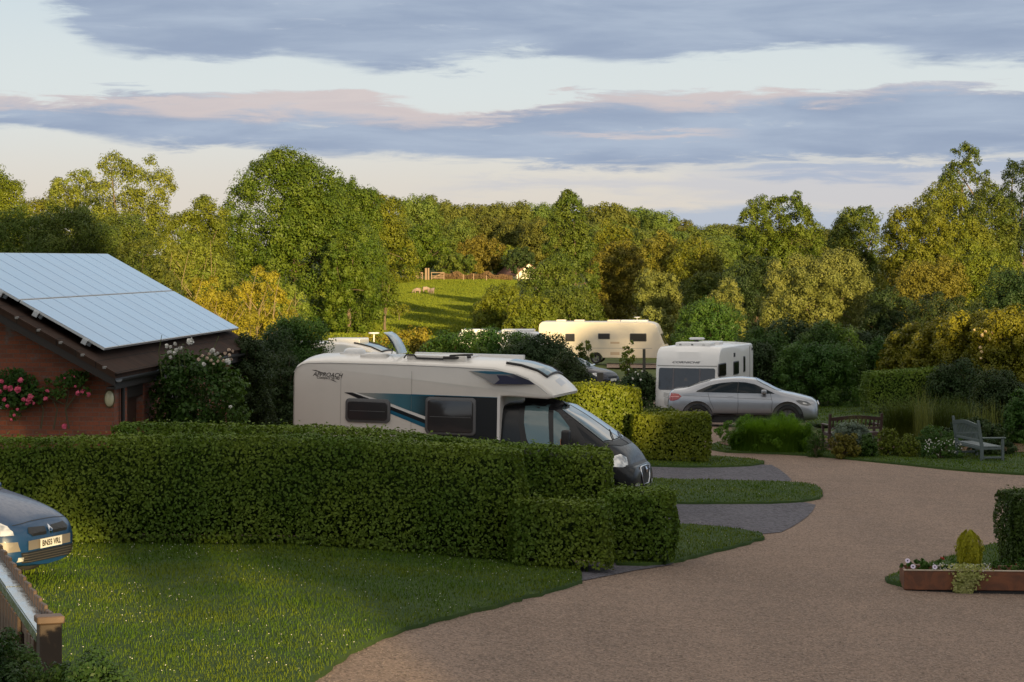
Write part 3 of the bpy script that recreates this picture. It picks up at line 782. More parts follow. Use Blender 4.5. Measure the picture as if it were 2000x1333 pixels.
    arc = [(hx, hz + .03), (hx - .03, hz + .15), (hx - .09, hz + .28), (hx - .17, hz + .38), (hx - .25, hz + .43)]
    cs = arc + [(a + .045 - .02 * i, b_ + .02 + .004 * i) for i, (a, b_) in list(enumerate(arc))[::-1]]
    o = link('open_roof_hatch', prism(cs, .42, .98, .01), ACR, t, True); o.data.set_sharp_from_angle(angle=R(45))
    b_ = bmesh.new()
    bm_tube(b_, [(hx - .22, .78, hz + .02), (hx - .16, .78, hz + .34)], .010, 6)
    link('hatch_stay', b_, BLKP, o)
    # long hatch frame with black lifting arms
    xa, xb = X2(790, .35), X2(905, .35); zz = hit(xa, .45)
    hf = link('roof_light', box(xa, xb, .30, 1.25, zz - .06, zz + .07, .02), SHELL, t, True)
    b_ = bmesh.new()
    bm_tube(b_, [(xa - .05, .28, zz + .0), (xa, .27, zz + .07), (xa + .17, .27, zz + .07), (xa + .22, .27, zz + .01), (xb - .45, .27, zz + .005)], .018, 6)
    bm_tube(b_, [(xb - .45, .27, zz + .03), (xb - .2, .27, zz + .035), (xb + .05, .5, zz + .05)], .03, 6)
    bm_tube(b_, [(xb - .32, .27, zz + .07), (xb - .05, .4, zz + .09), (xb + .06, .6, zz + .09)], .022, 6)
    link('lifting_arm', b_, BLKP, hf)
    b_ = bmesh.new(); bx(b_, X2(800, 1.9), X2(1020, 1.9), 1.86, 1.98, hit(X2(900, 1.9), 1.9) - .02, hit(X2(900, 1.9), 1.9) + .10)
    link('awning_case', b_, SHELLW, t)
    # overcab sunroof: glass following the nose
    def nose(xx, yy):
        # height of the shell's nose at (x,y), from its own vertices
        return None
    from mathutils.bvhtree import BVHTree
    bvh = BVHTree.FromObject(body, bpy.context.evaluated_depsgraph_get())
    def hit(xx, yy):
        h = bvh.ray_cast(Vector((xx, yy, 5)), Vector((0, 0, -1))); return h[0].z if h[0] else 2.5
    xs0, xs1 = sm(985, 700)[0] - .12, sm(1062, 700)[0] - .1
    gl = sheet([(xs0, .42), (xs1, .5), (xs1 + .03, 1.06), (xs1, 1.62), (xs0, 1.7)], .09, lambda a, q: Vector((a, q, hit(a, q) + .02)))
    g_ = link('overcab_skylight', gl, mat('skylight_glass', (.16, .22, .25), .05, spec=1.0), t, True)
    b_ = bmesh.new()
    for yy0, yy1 in ((.40, .48), (1.72, 1.64)):
        pts = [(xs0 + (xs1 - xs0) * k / 8, yy0 + (yy1 - yy0) * k / 8) for k in range(9)]
        bm_tube(b_, [(a, q, hit(a, q) + .025) for a, q in pts], .026, 6)
    pts = [(xs1 + .02 * math.sin(3.14 * k / 8), .48 + 1.16 * k / 8) for k in range(9)]
    bm_tube(b_, [(a, q, hit(a, q) + .025) for a, q in pts], .022, 6)
    link('skylight_frame', b_, BLKP, g_)
    # nose brand lettering is a soft grey smudge in the photograph: a small shield and word-shaped bar set flat on the nose
    for q in ((sm(1062, 700)[0] + .03, .62, .34, .035),):
        lg = sheet([(q[0], q[1]), (q[0] + .13, q[1]), (q[0] + .13, q[1] + q[2]), (q[0], q[1] + q[2])], .06, lambda a, w: Vector((a, w, hit(a, w) + .004)))
        link('nose_badge', lg, mat('pale_badge', (.50, .52, .56), .4), body)
    # wheels
    for yy, sg in ((.02, -1), (Wd - .02, 1)):
        wheel(t, fa, yy + (.02 if sg < 0 else -.02), RW, .22, sg); wheel(t, 1.75, yy, RW, .22, sg)
    for yy in (.0,):
        link('skirt', box(2.15, xe, .02, Wd - .02, .26, .425), SHELL, t)
    link('underframe', box(.3, xe + 2.2, .25, Wd - .25, .28, .43), BLKP, t)
    link('tail_lamp', box(-.012, .0, .12, .26, .7, 1.1), REDL, t)
    return t
MH = build_motorhome()

# ---- touring caravans
def caravan(label, X, Y, z, yaw, L, Wd, H, nose, m, windows, front, extras=(), skirt=.38, roof='flat', group=None, tilt=0.0, name='touring_caravan', wheelx=.5):
    """side profile in x (front at x=L), near side at y=0"""
    t = thing(name, label, 'caravan', (X, Y, z), (0, tilt, yaw), group)
    poly = [(0.06, skirt), (.0, skirt + .25), (0, H - .35), (.04, H - .14), (.16, H - .03), (.34, H)] + nose(L, H, skirt)
    wx = L * wheelx; wr = .34
    arch = [(wx + wr * 1.25 * math.cos(q), max(skirt, wr + wr * 1.12 * math.sin(q))) for q in np.linspace(.05, 3.09, 10)]
    poly = poly + arch
    bm = prism(poly, 0, Wd, .04, 3)
    ed = [e for e in bm.edges if abs(e.verts[0].co.y - e.verts[1].co.y) > 1.5]
    bmesh.ops.subdivide_edges(bm, edges=ed, cuts=7, use_grid_fill=True)
    for v in bm.verts:
        u = (v.co.y - Wd / 2) / (Wd / 2)
        if v.co.z > H * .85: v.co.z += .06 * (1 - u * u)
        if v.co.x > L - .9: v.co.x += .14 * (1 - u * u) * (v.co.x - L + .9) / .9
    b = link('body', bm, m, t, True); b.data.set_sharp_from_angle(angle=R(35))
    FR = MATS['window_frame_grey']; PN = MATS['acrylic_pane']
    for (x0, x1, z0, z1) in windows:
        w = link('side_window', prism(rrect(x0, x1, z0, z1, .06, 4), -.02, .01, .006), FR, b, True); w.data.set_sharp_from_angle(angle=R(40))
        link('pane', prism(rrect(x0 + .035, x1 - .035, z0 + .035, z1 - .035, .045, 4), -.032, -.018, .006), PN, w)
    from mathutils.bvhtree import BVHTree
    bvh = BVHTree.FromObject(b, bpy.context.evaluated_depsgraph_get())
    def fx(yy, zz):
        h = bvh.ray_cast(Vector((L + 2, yy, zz)), Vector((-1, 0, 0))); return h[0].x if h[0] else L
    def on_front(poly, off=.01): return sheet(poly, .08, lambda a, c: Vector((fx(a, c) + off, a, c)))
    for k, (y0, y1, z0, z1) in enumerate(front):
        w = link('front_window', on_front(rrect(y0, y1, z0, z1, .07, 4), .012), PN, b, True)
    for yy, sg in ((.03, -1), (Wd - .03, 1)): wheel(t, wx, yy, wr, .18, sg)
    # A-frame
    a = bmesh.new(); bm_tube(a, [(L - .3, .5, .36), (L + 1.0, Wd / 2, .40)], .035, 6); bm_tube(a, [(L - .3, Wd - .5, .36), (L + 1.0, Wd / 2, .40)], .035, 6)
    bm_tube(a, [(L + .75, Wd / 2, .44), (L + 1.15, Wd / 2, .46)], .04, 8); bm_tube(a, [(L + .7, Wd / 2, .0), (L + .7, Wd / 2, .55)], .025, 6)
    link('drawbar', a, BLKP, t)
    return t, b, on_front, bvh
def roof_box(t, cx, cy, rx, ry, h, H, m, name='roof_vent', lift=.04):
    return link(name, box(cx - rx, cx + rx, cy - ry, cy + ry, H + lift - .08, H + lift + h, min(h * .6, .05), 3), m, t, True)
def aerial(t, cx, cy, H, m=None, r=.21):
    o = link('aerial', cylz(cx, cy, r, H + .26, H + .31), m or SHELLW, t, True)
    b = bmesh.new(); bm_tube(b, [(cx, cy, H), (cx, cy, H + .27)], .022, 8); link('aerial_mast', b, m or SHELLW, o)
    return o
def cylz(cx, cy, r, z0, z1, n=20, r1=None):
    b = bmesh.new(); r1 = r1 or r * .8
    A = [b.verts.new((cx + r * .75 * math.cos(6.2832 * k / n), cy + r * .75 * math.sin(6.2832 * k / n), z0)) for k in range(n)]
    M_ = [b.verts.new((cx + r * math.cos(6.2832 * k / n), cy + r * math.sin(6.2832 * k / n), (z0 + z1) / 2)) for k in range(n)]
    B = [b.verts.new((cx + r1 * math.cos(6.2832 * k / n), cy + r1 * math.sin(6.2832 * k / n), z1)) for k in range(n)]
    b.faces.new(A[::-1]); b.faces.new(B)
    for P, Q in ((A, M_), (M_, B)):
        for k in range(n): b.faces.new((P[k], P[(k + 1) % n], Q[(k + 1) % n], Q[k]))
    return b
LED = mat('grey_trim', (.30, .30, .30), .5)
def nose_a(L, H, s):   # slanted front
    return [(L - 1.05, H), (L - .82, H - .04), (L - .62, H - .14), (L - .50, H - .3), (L - .40, H - .55), (L - .12, H - 1.25), (L - .02, H - 1.5), (L, s + .45), (L - .04, s + .1), (L - .14, s)]
def nose_b(L, H, s):   # upright front with a round brow
    return [(L - .75, H), (L - .5, H - .06), (L - .3, H - .2), (L - .2, H - .42), (L - .16, H - .62), (L - .06, H - 1.4), (L - .0, H - 1.75), (L, s + .3), (L - .06, s)]
# cream caravan on the far pitch
CRM = paint('pale_cream_shell', (.62, .56, .47), .35, 0, .3, .05)
def build_cream():
    D0 = 151.5; yaw = R(-9); X0, Y0 = XY(1052, D0); zb = -2.28
    L = 8.0; sm = side_map(X0, Y0, yaw, zb)
    H = sm(1150, 630)[1]
    w = []
    for q in ((1104, 1123, 652, 667.5), (1168, 1191.5, 651.5, 663), (1230, 1263, 651.5, 667.5)):
        a = sm(q[0], q[2]); c = sm(q[1], q[3]); w.append((a[0], c[0], c[1], a[1]))
    t, b, onf, _ = caravan('cream touring caravan with three small side windows on the farthest pitch', X0, Y0, zb, yaw, L, 2.3, H, nose_a, CRM, w, [(.18, .75, 1.25, 1.9), (.8, 1.5, 1.25, 1.9), (1.55, 2.12, 1.25, 1.9)], wheelx=.455)
    for (a, c, e, g) in ((1192, 1210, 668, 672), (1192, 1210, 688, 694)):
        p = sm(a, e); q = sm(c, g); link('service_panel', box(p[0], q[0], -.006, 0, q[1], p[1]), mat('buff_panel', (.42, .33, .24), .6), b)
    p = sm(1060, 680); link('trim_line', box(.1, L - .8, -.005, 0, p[1] - .01, p[1] + .02), LED, b)
    p = sm(1170, 600); r = sm(1222, 600)
    for px, rx in ((1092, .3), (1128, .32), (1196, .42)): roof_box(t, sm(px, 628)[0], 1.1, rx, .3, .1, H, CRM)
    roof_box(t, sm(1236, 628)[0], 1.15, .85, .5, .1, H, SHELLW, 'roof_light')
    aerial(t, sm(1241, 628)[0], 1.0, H + .02)
    return t
build_cream()
# white caravan beside the silver car
def build_white():
    yaw = R(-90 - 18); D0 = 83.0
    # near right corner of its front, then the body runs away from us
    fx_, fy_ = XY(1402, D0); Wd = 2.25; L = 5.75
    c, s = math.cos(yaw), math.sin(yaw)
    # local x axis points to the front; near side (y=0) is the one on the right in the picture: local +y = left-handed
    zb = gz(fx_, fy_ + 2) + .0
    # x axis = yaw dir, y axis = yaw+90 dir which points to the right/away; so the side seen is y=Wd
    ox = fx_ - c * L - (-s) * Wd; oy = fy_ - s * L - c * Wd
    H = EYE - (681 - HY) / F * D0 - zb
    t, b, onf, bvh = caravan('white touring caravan parked behind the silver car with its wide front window facing us', ox, oy, zb, yaw, L, Wd, H, nose_b, SHELLW, [], [(.12, 2.13, 1.08, 1.84)], wheelx=.47)
    for y_ in (.64, 1.58): link('window_divider', onf([(y_, 1.1), (y_ + .05, 1.1), (y_ + .05, 1.82), (y_, 1.82)], .016), mat('curtain_grey', (.10, .09, .10), .5), b)
    FR = MATS['window_frame_grey']; PN = mat('dark_pane', (.01, .01, .012), .1)
    sg = mat('sealing_grey', (.25, .25, .24), .6)
    sm = side_map(fx_, fy_, yaw, zb)    # s runs negative away from the front
    def q(px, py): a = sm(px, py); return (L + a[0], a[1])
    for (a, c_, e, g) in ((1403, 1417.5, 711, 734), (1432, 1442.5, 706.5, 731), (1451.5, 1455, 696, 727)):
        p = q(a, e); r = q(c_, g); x0, x1 = min(p[0], r[0]), max(p[0], r[0]); z0, z1 = min(p[1], r[1]), max(p[1], r[1])
        w = link('side_window', prism(rrect(x0, x1, z0, z1, min(.08, (x1 - x0) * .2), 4), Wd - .01, Wd + .02, .004), FR, b)
        link('pane', prism(rrect(x0 + .04, x1 - .04, z0 + .03, z1 - .03, .04, 4), Wd + .015, Wd + .03, .004), PN, w)
    p = q(1434, 693.5); link('side_marker', box(p[0] - .1, p[0] + .1, Wd, Wd + .02, p[1] - .07, p[1] + .07), BLKP, b)
    p = q(1464, 700); link('awning_rail', box(p[0] - .05, p[0] + .02, Wd, Wd + .012, .5, H - .1), LED, b)
    p = q(1467, 684); link('corner_marker', box(p[0] - .2, p[0] - .06, Wd, Wd + .02, H - .26, H - .16), BLKP, b)
    # brow crease, name, grab handle and hatch on the front
    link('brow_line', onf([(.06, 1.90), (Wd - .06, 1.90), (Wd - .06, 1.93), (.06, 1.93)], .006), sg, b)
    me = text_mesh('CORNICHE', .15, .3, .002, .003); o = link('lettering', me, mat('name_ink', (.12, .12, .14), .5), b)
    from mathutils import Euler
    for v in me.vertices: v.co = Vector((0, v.co.x * 1.28, v.co.y * .62))
    for v in me.vertices:
        yy, zz = 1.08 + v.co.y, 2.04 + v.co.z
        h = bvh.ray_cast(Vector((L + 2, yy, zz)), Vector((-1, 0, 0))); v.co = Vector(((h[0].x if h[0] else L) + .008, yy, zz))
    # it reads left to right seen from the front, where local y runs right to left
    link('gas_locker_hatch', onf(rrect(.55, 1.7, .42, .98, .06), .006), paint('locker_white', (.68, .67, .66), .35), b)
    for k in range(4): link('grab_moulding', onf([(.33, .97 - .04 * k - .0), (.33, .985 - .04 * k), (.62 + .02 * k, .94 - .05 * k), (.62 + .02 * k, .925 - .05 * k)], .012), sg, b)
    link('grab_recess', onf(rrect(.36, .62, .52, .84, .06), .01), mat('recess_white', (.5, .5, .5), .5), b)
    link('front_marker', onf([(.62, .5), (.68, .5), (.68, .53), (.62, .53)], .014), REDL, b)
    roof_box(t, L - 1.25, 1.15, .45, .62, .13, H, SHELLW, 'roof_light')
    for k in range(3): link('roof_light_catch', box(L - .82, L - .80, .68 + k * .42, .76 + k * .42, H + .06, H + .12), BLKP, t)
    roof_box(t, L - 2.7, 1.35, .35, .4, .12, H, SHELLW)
    link('aerial', cylz(L - 2.1, 1.0, .30, H + .22, H + .30), SHELLW, t, True)
    a = bmesh.new(); bm_tube(a, [(L - 2.1, 1.0, H), (L - 2.1, 1.0, H + .24)], .06, 8); link('aerial_mast', a, BLKP, t)
    return t
WC = build_white()
# white caravan whose roof shows over the dark bushes
def build_hidden():
    D0 = 131; yaw = R(-3); X0, Y0 = XY(893, D0); zb = gz(X0 + 2, Y0 + 1)
    H = EYE - (650 - HY) / F * D0 - zb
    w = [(.8, 1.5, 1.2, 1.7), (3, 3.7, 1.2, 1.7)]
    t, b, onf, _ = caravan('white touring caravan with only its domed roof showing over the dark bushes', X0, Y0, zb, yaw, 4.85, 2.2, H, nose_b, SHELLW, w, [(.15, 2.05, 1.15, 1.7)])
    roof_box(t, 1.0, 1.1, .8, .8, .12, H, SHELLW); roof_box(t, 3.3, 1.1, .9, .8, .12, H, SHELLW, 'roof_light')
build_hidden()
# the second motorhome, roof and brow showing past the raised hatch
def build_second():
    D0 = 78.0; yaw = R(-14); X0, Y0 = XY(423, D0); zb = gz(X0 + 4, Y0) - .12; L = 5.95
    def nose(L, H, s): return [(L - 1.7, H), (L - 1.3, H - .05), (L - .85, H - .16), (L - .5, H - .33), (L - .2, H - .56), (L, H - .80), (L - .05, H - .9), (L - .2, H - .95), (L - .45, H - 1.0), (L - .05, H - 1.65), (L + .5, H - 1.85), (L + .75, H - 2.2), (L + .75, s)]
    zt = EYE - (671 - HY) / F * (D0 - .5); H = zt - zb
    t, b, onf, bvh = caravan('peach lit motorhome with a roof aerial partly hidden behind the near motorhome', X0, Y0, zb, yaw, L, 2.1, H, nose, SHELL, [(1.2, 2.0, 1.3, 1.8), (3.0, 3.8, 1.3, 1.8)], [], wheelx=.3, name='motorhome')
    t['category'] = 'motorhome'
    def top(a, c):
        h = bvh.ray_cast(Vector((a, c, 6)), Vector((0, 0, -1))); return (h[0].z if h[0] else H) + .02
    g = link('overcab_skylight', sheet([(L - 1.35, .45), (L - .5, .5), (L - .5, 1.6), (L - 1.35, 1.65)], .1, lambda a, c: Vector((a, c, top(a, c)))), MATS['skylight_glass'], b, True)
    a = bmesh.new(); 
    for y0 in (.43, 1.67): bm_tube(a, [(L - 1.4 + k * .115, y0 + (.06 * (1 if y0 < 1 else -1)) * k / 8, top(L - 1.4 + k * .115, y0)) for k in range(9)], .03, 6)
    bm_tube(a, [(L - .48, .5 + k * .14, top(L - .48, .5 + k * .14)) for k in range(9)], .03, 6)
    link('skylight_frame', a, BLKP, g)
    sm = side_map(X0, Y0, yaw, zb)
    roof_box(t, sm(660, 668)[0], 1.1, .55, .5, .12, H, SHELLW, 'roof_light')
    aerial(t, sm(714, 668)[0], .9, H + .04, r=.19)
    link('side_marker', box(sm(710, 690)[0] - .03, sm(710, 690)[0] + .03, -.01, 0, H - .36, H - .22), BLKP, b)
build_second()
# low hidden grey cover behind the near motorhome
def build_cover():
    bm = bmesh.new(); rng = np.random.default_rng(5)
    prof = [(-.62, 0), (-.60, .3), (-.52, .62), (-.36, .92), (-.22, 1.02), (.1, 1.06), (.5, 1.0), (.62, .85), (.7, 0)]
    n = 14; rows = []
    for j in range(n):
        v = j / (n - 1); k = math.sin(math.pi * v) ** .35 if 0 < v < 1 else .0
        rows.append([bm.verts.new((x * (.55 + .45 * k) + rng.normal(0, .018), -.85 + 1.7 * v + rng.normal(0, .015), max(0, z * (.25 + .75 * k) + rng.normal(0, .02) * (z > .1)))) for x, z in prof])
    for j in range(n - 1):
        for i in range(len(prof) - 1): bm.faces.new((rows[j][i], rows[j][i + 1], rows[j + 1][i + 1], rows[j + 1][i]))
    bm.faces.new(rows[0]); bm.faces.new(rows[-1])
    bmesh.ops.recalc_face_normals(bm, faces=bm.faces[:]); bmesh.ops.subdivide_edges(bm, edges=bm.edges[:], cuts=1, use_grid_fill=True)
    m = mat('cover_cloth', (.13, .13, .17), .7, build=lambda b, p, t: bump(b, p, b.noise(objco(b), 5, 4, .6, 1.2), .9, .06))
    X, Y = XY(549, 50.6); o = link('covered_bicycles', bm, m, None, True); o.location = (X, Y, gz(X, Y) + .35); o.rotation_euler = (0, 0, MY); o.scale = (1.0, 1, .92)
    tag(o, 'grey cloth cover draped over a bicycle rack at the rear of the near motorhome', 'cover')
build_cover()

# ---- cars
def seam(L, c, pts, sg, name='door_seam', m=None, r=.006):
    b = bmesh.new(); P = []
    for (a, q), (a2, q2) in zip(pts[:-1], pts[1:]):
        for k in range(6): P.append((a + (a2 - a) * k / 6, q + (q2 - q) * k / 6))
    P.append(pts[-1])
    bm_tube(b, [(a, sg * (L.side(a, q) + .001), q) for a, q in P], r, 5); return link(name, b, m or BLKP, c)
def build_suv():
    yaw = R(-7); zb = -1.26; OX, OY = XY(1303.5, 78.6)
    t = thing('parked_car', 'silver coupe shaped sport utility car parked side on in front of the white caravan', 'car', (OX, OY, zb), (0, 0, yaw))
    sm = side_map(OX, OY, yaw, zb)
    Wh = .98
    rows = [
     (0.00, 0, .84, .5, .83, .68, .79, .80, .72, .84, .60, .80, .42, 0, .40),
     (0.06, 0, 1.05, .55, 1.04, .74, .98, .88, .86, .92, .66, .88, .34, 0, .32),
     (0.20, 0, 1.20, .56, 1.18, .72, 1.14, .90, .98, .96, .70, .93, .30, 0, .28),
     (0.55, 0, 1.27, .54, 1.26, .70, 1.20, .92, 1.03, .98, .72, .96, .27, 0, .25),
     (1.05, 0, 1.47, .52, 1.45, .66, 1.38, .91, 1.03, .98, .72, .96, .27, 0, .25),
     (1.70, 0, 1.64, .54, 1.62, .68, 1.53, .91, 1.02, .975, .72, .96, .27, 0, .25),
     (2.30, 0, 1.69, .55, 1.67, .69, 1.58, .91, 1.00, .975, .72, .96, .27, 0, .25),
     (2.80, 0, 1.655, .55, 1.63, .68, 1.54, .91, .98, .975, .72, .96, .27, 0, .25),
     (3.20, 0, 1.46, .60, 1.43, .72, 1.35, .91, .97, .975, .72, .96, .27, 0, .25),
     (3.68, 0, 1.17, .68, 1.14, .82, 1.08, .92, .95, .98, .72, .96, .27, 0, .25),
     (4.10, 0, 1.11, .62, 1.09, .80, 1.02, .91, .92, .975, .72, .955, .27, 0, .25),
     (4.50, 0, 1.06, .58, 1.04, .76, .98, .89, .88, .95, .70, .93, .28, 0, .26),
     (4.72, 0, .99, .56, .975, .72, .92, .83, .82, .90, .64, .88, .29, 0, .27),
     (4.84, 0, .91, .52, .90, .66, .86, .76, .76, .82, .58, .80, .31, 0, .29),
     (4.90, 0, .82, .44, .81, .56, .78, .64, .70, .70, .54, .66, .35, 0, .33)]
    def zm(x, z):
        w = 1 - float(S((x - 3.6) / .9)) * .85
        return z + w * (float(np.interp(z, [.25, .72, 1.02, 1.27, 1.69], [.39, .84, 1.17, 1.33, 1.69])) - z)
    rows = [tuple([r[0], 0, zm(r[0], r[2])] + [v if j % 2 == 0 else zm(r[0], v) for j, v in enumerate(r[3:])]) for r in rows]
    class LL(Loft):
        def on_side(s, poly, sg, off=.006, step=.07): return Loft.on_side(s, [(a, zm(a, q)) for a, q in poly], sg, off, step)
    L = LL(rows, 90)
    SIL = paint('silver_paint', (.29, .305, .34), .28, .6, 1.0, .06)
    c = link('body', L.bm(), SIL, t, True); c.data.set_sharp_from_angle(angle=R(50)); c.location = (0, Wh, 0)
    r = .395; xr = .98; xf = 3.92
    cut(c, [cyl(x, r + .01, .50, *y) for x in (xr, xf) for y in ((-1.3, -.68), (.68, 1.3))])
    ARCH = BLKP
    for sg in (-1, 1):
        for x in (xr, xf):
            b = bmesh.new(); pts = []
            for k in range(15):
                q = -.15 + (3.44) * k / 14; a, z = x + .505 * math.cos(q), r + .01 + .505 * math.sin(q); pts.append((a, sg * (L.side(a, max(z, .42)) - .004), z))
            bm_tube(b, pts, .016, 6); link('wheel_arch_trim', b, ARCH, c)
        link('sill_trim', L.on_side([(1.5, .255), (3.4, .255), (3.4, .38), (1.5, .38)], sg, .012), ARCH, c)
        gl = [(.93, 1.09), (.98, 1.16), (1.12, 1.25), (1.4, 1.385), (1.75, 1.475), (2.15, 1.515), (2.55, 1.50), (2.85, 1.43), (3.15, 1.28), (3.42, 1.09), (3.5, 1.02), (3.0, 1.03), (2.2, 1.05), (1.5, 1.07)]
        g = link('side_glass', L.on_side(gl, sg, .008), GLASS, c, True)
        seam(L, g, [(2.32, 1.53), (2.28, 1.2)], sg, 'pillar', BLKP, .022)
        seam(L, g, [(3.02, 1.38), (3.16, 1.18)], sg, 'window_divider', BLKP, .01)
        seam(L, c, [(2.30, 1.18), (2.31, .8), (2.28, .46)], sg); seam(L, c, [(3.36, 1.16), (3.42, .9), (3.38, .46)], sg); seam(L, c, [(1.32, 1.18), (1.4, .9), (1.52, .65)], sg)
        seam(L, c, [(.5, 1.10), (1.4, 1.06), (2.4, 1.02), (3.4, .99)], sg, 'swage_line', mat('silver_shadow', (.2, .2, .21), .4, .4), .007)
        for hx in (2.12, 3.2):
            link('door_handle', L.on_side([(hx - .13, .935), (hx + .03, .935), (hx + .03, .965), (hx - .13, .965)], sg, .02), SIL, c)
        tl = [(.03, 1.0), (.12, 1.03), (.36, 1.0), (.46, .93), (.36, .84), (.2, .79), (.03, .80)]
        k = link('tail_lamp', L.on_side(tl, sg, .012), REDL, c, True)
        link('reflector_bar', L.on_side([(.06, .93), (.38, .93), (.36, .90), (.06, .90)], sg, .018), mat('pink_lens', (.6, .25, .25), .2), k)
        hl = [(4.18, .90), (4.30, .935), (4.55, .90), (4.70, .80), (4.56, .765), (4.36, .80), (4.24, .85)]
        k = link('headlight', L.on_side(hl, sg, .012), mat('dark_lamp', (.05, .055, .06), .06, coat=1), c, True)
        link('lamp_reflector', L.on_side([(4.40, .87), (4.52, .855), (4.54, .82), (4.42, .835)], sg, .018), LENS, k)
        mi = link('wing_mirror', box(3.06, 3.24, sg * .96 - .14 * (sg < 0), sg * .96 + .14 * (sg > 0), 1.16, 1.31, .05, 3), SIL, t, True); mi.location = (0, Wh, 0)
        link('mirror_stalk', box(3.12, 3.2, min(sg * .86, sg * .98), max(sg * .86, sg * .98), 1.13, 1.19), BLKP, mi)
        link('lower_vent', L.on_front([(sg * .42, .60), (sg * .68, .62), (sg * .72, .46), (sg * .5, .44)], .012), BLKP, c)
    link('windscreen', L.on_top([(2.92, -.60), (2.86, 0), (2.92, .60), (3.55, .72), (3.68, .4), (3.72, 0), (3.68, -.4), (3.55, -.72)], .01), WSCR, c, True)
    link('rear_glass', L.on_top([(.62, -.5), (.62, .5), (1.35, .48), (1.38, 0), (1.35, -.48)], .01), GLASS, c, True)
    for sg in (-1, 1):
        kd = [(sg * .04, .88), (sg * .27, .89), (sg * .31, .80), (sg * .26, .69), (sg * .06, .69)]
        g = link('grille', L.on_front(kd, .02), BLKP, c)
        b = bmesh.new(); P = [Vector((L.front(y, z) + .03, y, z)) for y, z in kd]; bm_tube(b, P + [P[0]], .015, 5); link('grille_surround', b, CHROME, g)
    link('front_plate', L.on_front([(-.26, .5), (.26, .5), (.26, .61), (-.26, .61)], .03), mat('plate_white', (.75, .74, .7), .5), c)
    link('bumper_insert', L.on_front([(-.4, .38), (.4, .38), (.44, .47), (-.44, .47)], .012), BLKP, c)
    link('rear_bumper_insert', L.on_side([(.01, .42), (.5, .38), (.5, .33), (.03, .36)], -1, .012), BLKP, c)
    for x in (xr, xf):
        for yy, sg in ((.045, -1), (Wh * 2 - .045, 1)): wheel(t, x, yy, r, .26, sg, 10, .66)
    link('underbody', box(.5, 4.5, .3, Wh * 2 - .3, .2, .5), BLKP, t)
build_suv()
def build_blue():
    yaw = R(-21); fc = XY(97, 31.0); Ln = 4.26; Wh = .88
    c_, s_ = math.cos(yaw), math.sin(yaw)
    ox = fc[0] - c_ * Ln + s_ * Wh * -(-1) * 1.0; ox = fc[0] - c_ * Ln - (-s_) * Wh; oy = fc[1] - s_ * Ln - c_ * Wh
    zb = .15
    t = thing('parked_car', 'dark blue family car with its lit front bumper at the edge of the front lawn', 'car', (ox, oy, zb), (0, 0, yaw))
    rows = [
     (0.00, 0, .95, .5, .94, .62, .9, .72, .8, .74, .6, .70, .40, 0, .38),
     (0.10, 0, 1.3, .5, 1.28, .62, 1.2, .82, .95, .86, .65, .84, .30, 0, .26),
     (0.30, 0, 1.52, .5, 1.5, .62, 1.42, .84, .98, .88, .65, .86, .26, 0, .22),
     (1.20, 0, 1.62, .52, 1.6, .64, 1.52, .84, .98, .885, .62, .87, .24, 0, .2),
     (2.00, 0, 1.61, .52, 1.59, .64, 1.5, .84, .97, .885, .62, .87, .24, 0, .2),
     (2.45, 0, 1.50, .56, 1.47, .66, 1.4, .84, .97, .885, .62, .87, .24, 0, .2),
     (3.10, 0, 1.17, .64, 1.12, .76, 1.05, .84, .93, .885, .62, .87, .24, 0, .2),
     (3.45, 0, 1.07, .60, 1.03, .74, .97, .83, .88, .88, .62, .865, .24, 0, .2),
     (3.80, 0, .96, .54, .93, .70, .88, .80, .81, .86, .60, .85, .24, 0, .2),
     (4.05, 0, .85, .46, .83, .62, .79, .74, .73, .80, .56, .78, .24, 0, .2),
     (4.18, 0, .75, .40, .74, .54, .71, .64, .66, .70, .50, .66, .24, 0, .2),
     (4.25, 0, .66, .34, .655, .44, .63, .50, .58, .54, .46, .48, .25, 0, .22)]
    L = Loft(rows, 90)
    BLU = paint('blue_paint', (.006, .038, .11), .32, 0, .3, .05)
    c = link('body', L.bm(), BLU, t, True); c.location = (0, Wh, 0); c.data.set_sharp_from_angle(angle=R(50))
    r = .31; xf = 3.42; xr = .72
    cut(c, [cyl(x, r, .37, *y) for x in (xr, xf) for y in ((-1.2, -.62), (.62, 1.2))])
    for sg in (-1, 1):
        hl = [(3.62, .80), (3.72, .84), (3.9, .83), (4.06, .76), (4.14, .69), (4.16, .645), (4.0, .64), (3.82, .665), (3.68, .71)]
        k = link('headlight', L.on_side(hl, sg, .012, .04), LENS, c, True)
        sv = [(3.0, 1.0), (2.4, 1.36), (1.2, 1.45), (.5, 1.4), (.45, 1.02), (1.5, 1.0)]
        link('side_glass', L.on_side(sv, sg, .008), GLASS, c, True)
        seam(L, c, [(3.05, .97), (3.1, .6), (3.0, .3)], sg); seam(L, c, [(1.9, .97), (1.9, .3)], sg)
        gp = [(sg * .07, .71), (sg * .42, .725), (sg * .47, .66), (sg * .40, .61), (sg * .08, .605)]
        link('grille', L.on_front(gp, .012), BLKP, c)
        mi = link('wing_mirror', box(2.75, 2.9, sg * .9 - .1, sg * .9 + .1, .98, 1.14, .04, 3), BLU, t, True); mi.location = (0, Wh, 0)
        rub = [(3.80, .52), (4.05, .525), (4.21, .53), (4.22, .41), (4.10, .40), (3.9, .43)]
        link('bumper_strip', L.on_side([(3.76, .555), (4.0, .56), (4.2, .56), (4.22, .44), (4.1, .43), (3.92, .45), (3.83, .49)], sg, .014, .05), mat('grey_bumper_strip', (.17, .15, .13), .42), c, True)
        link('fog_lamp', L.on_front([(sg * .58, .36), (sg * .66, .36), (sg * .66, .30), (sg * .58, .31)], .02), LENS, c)
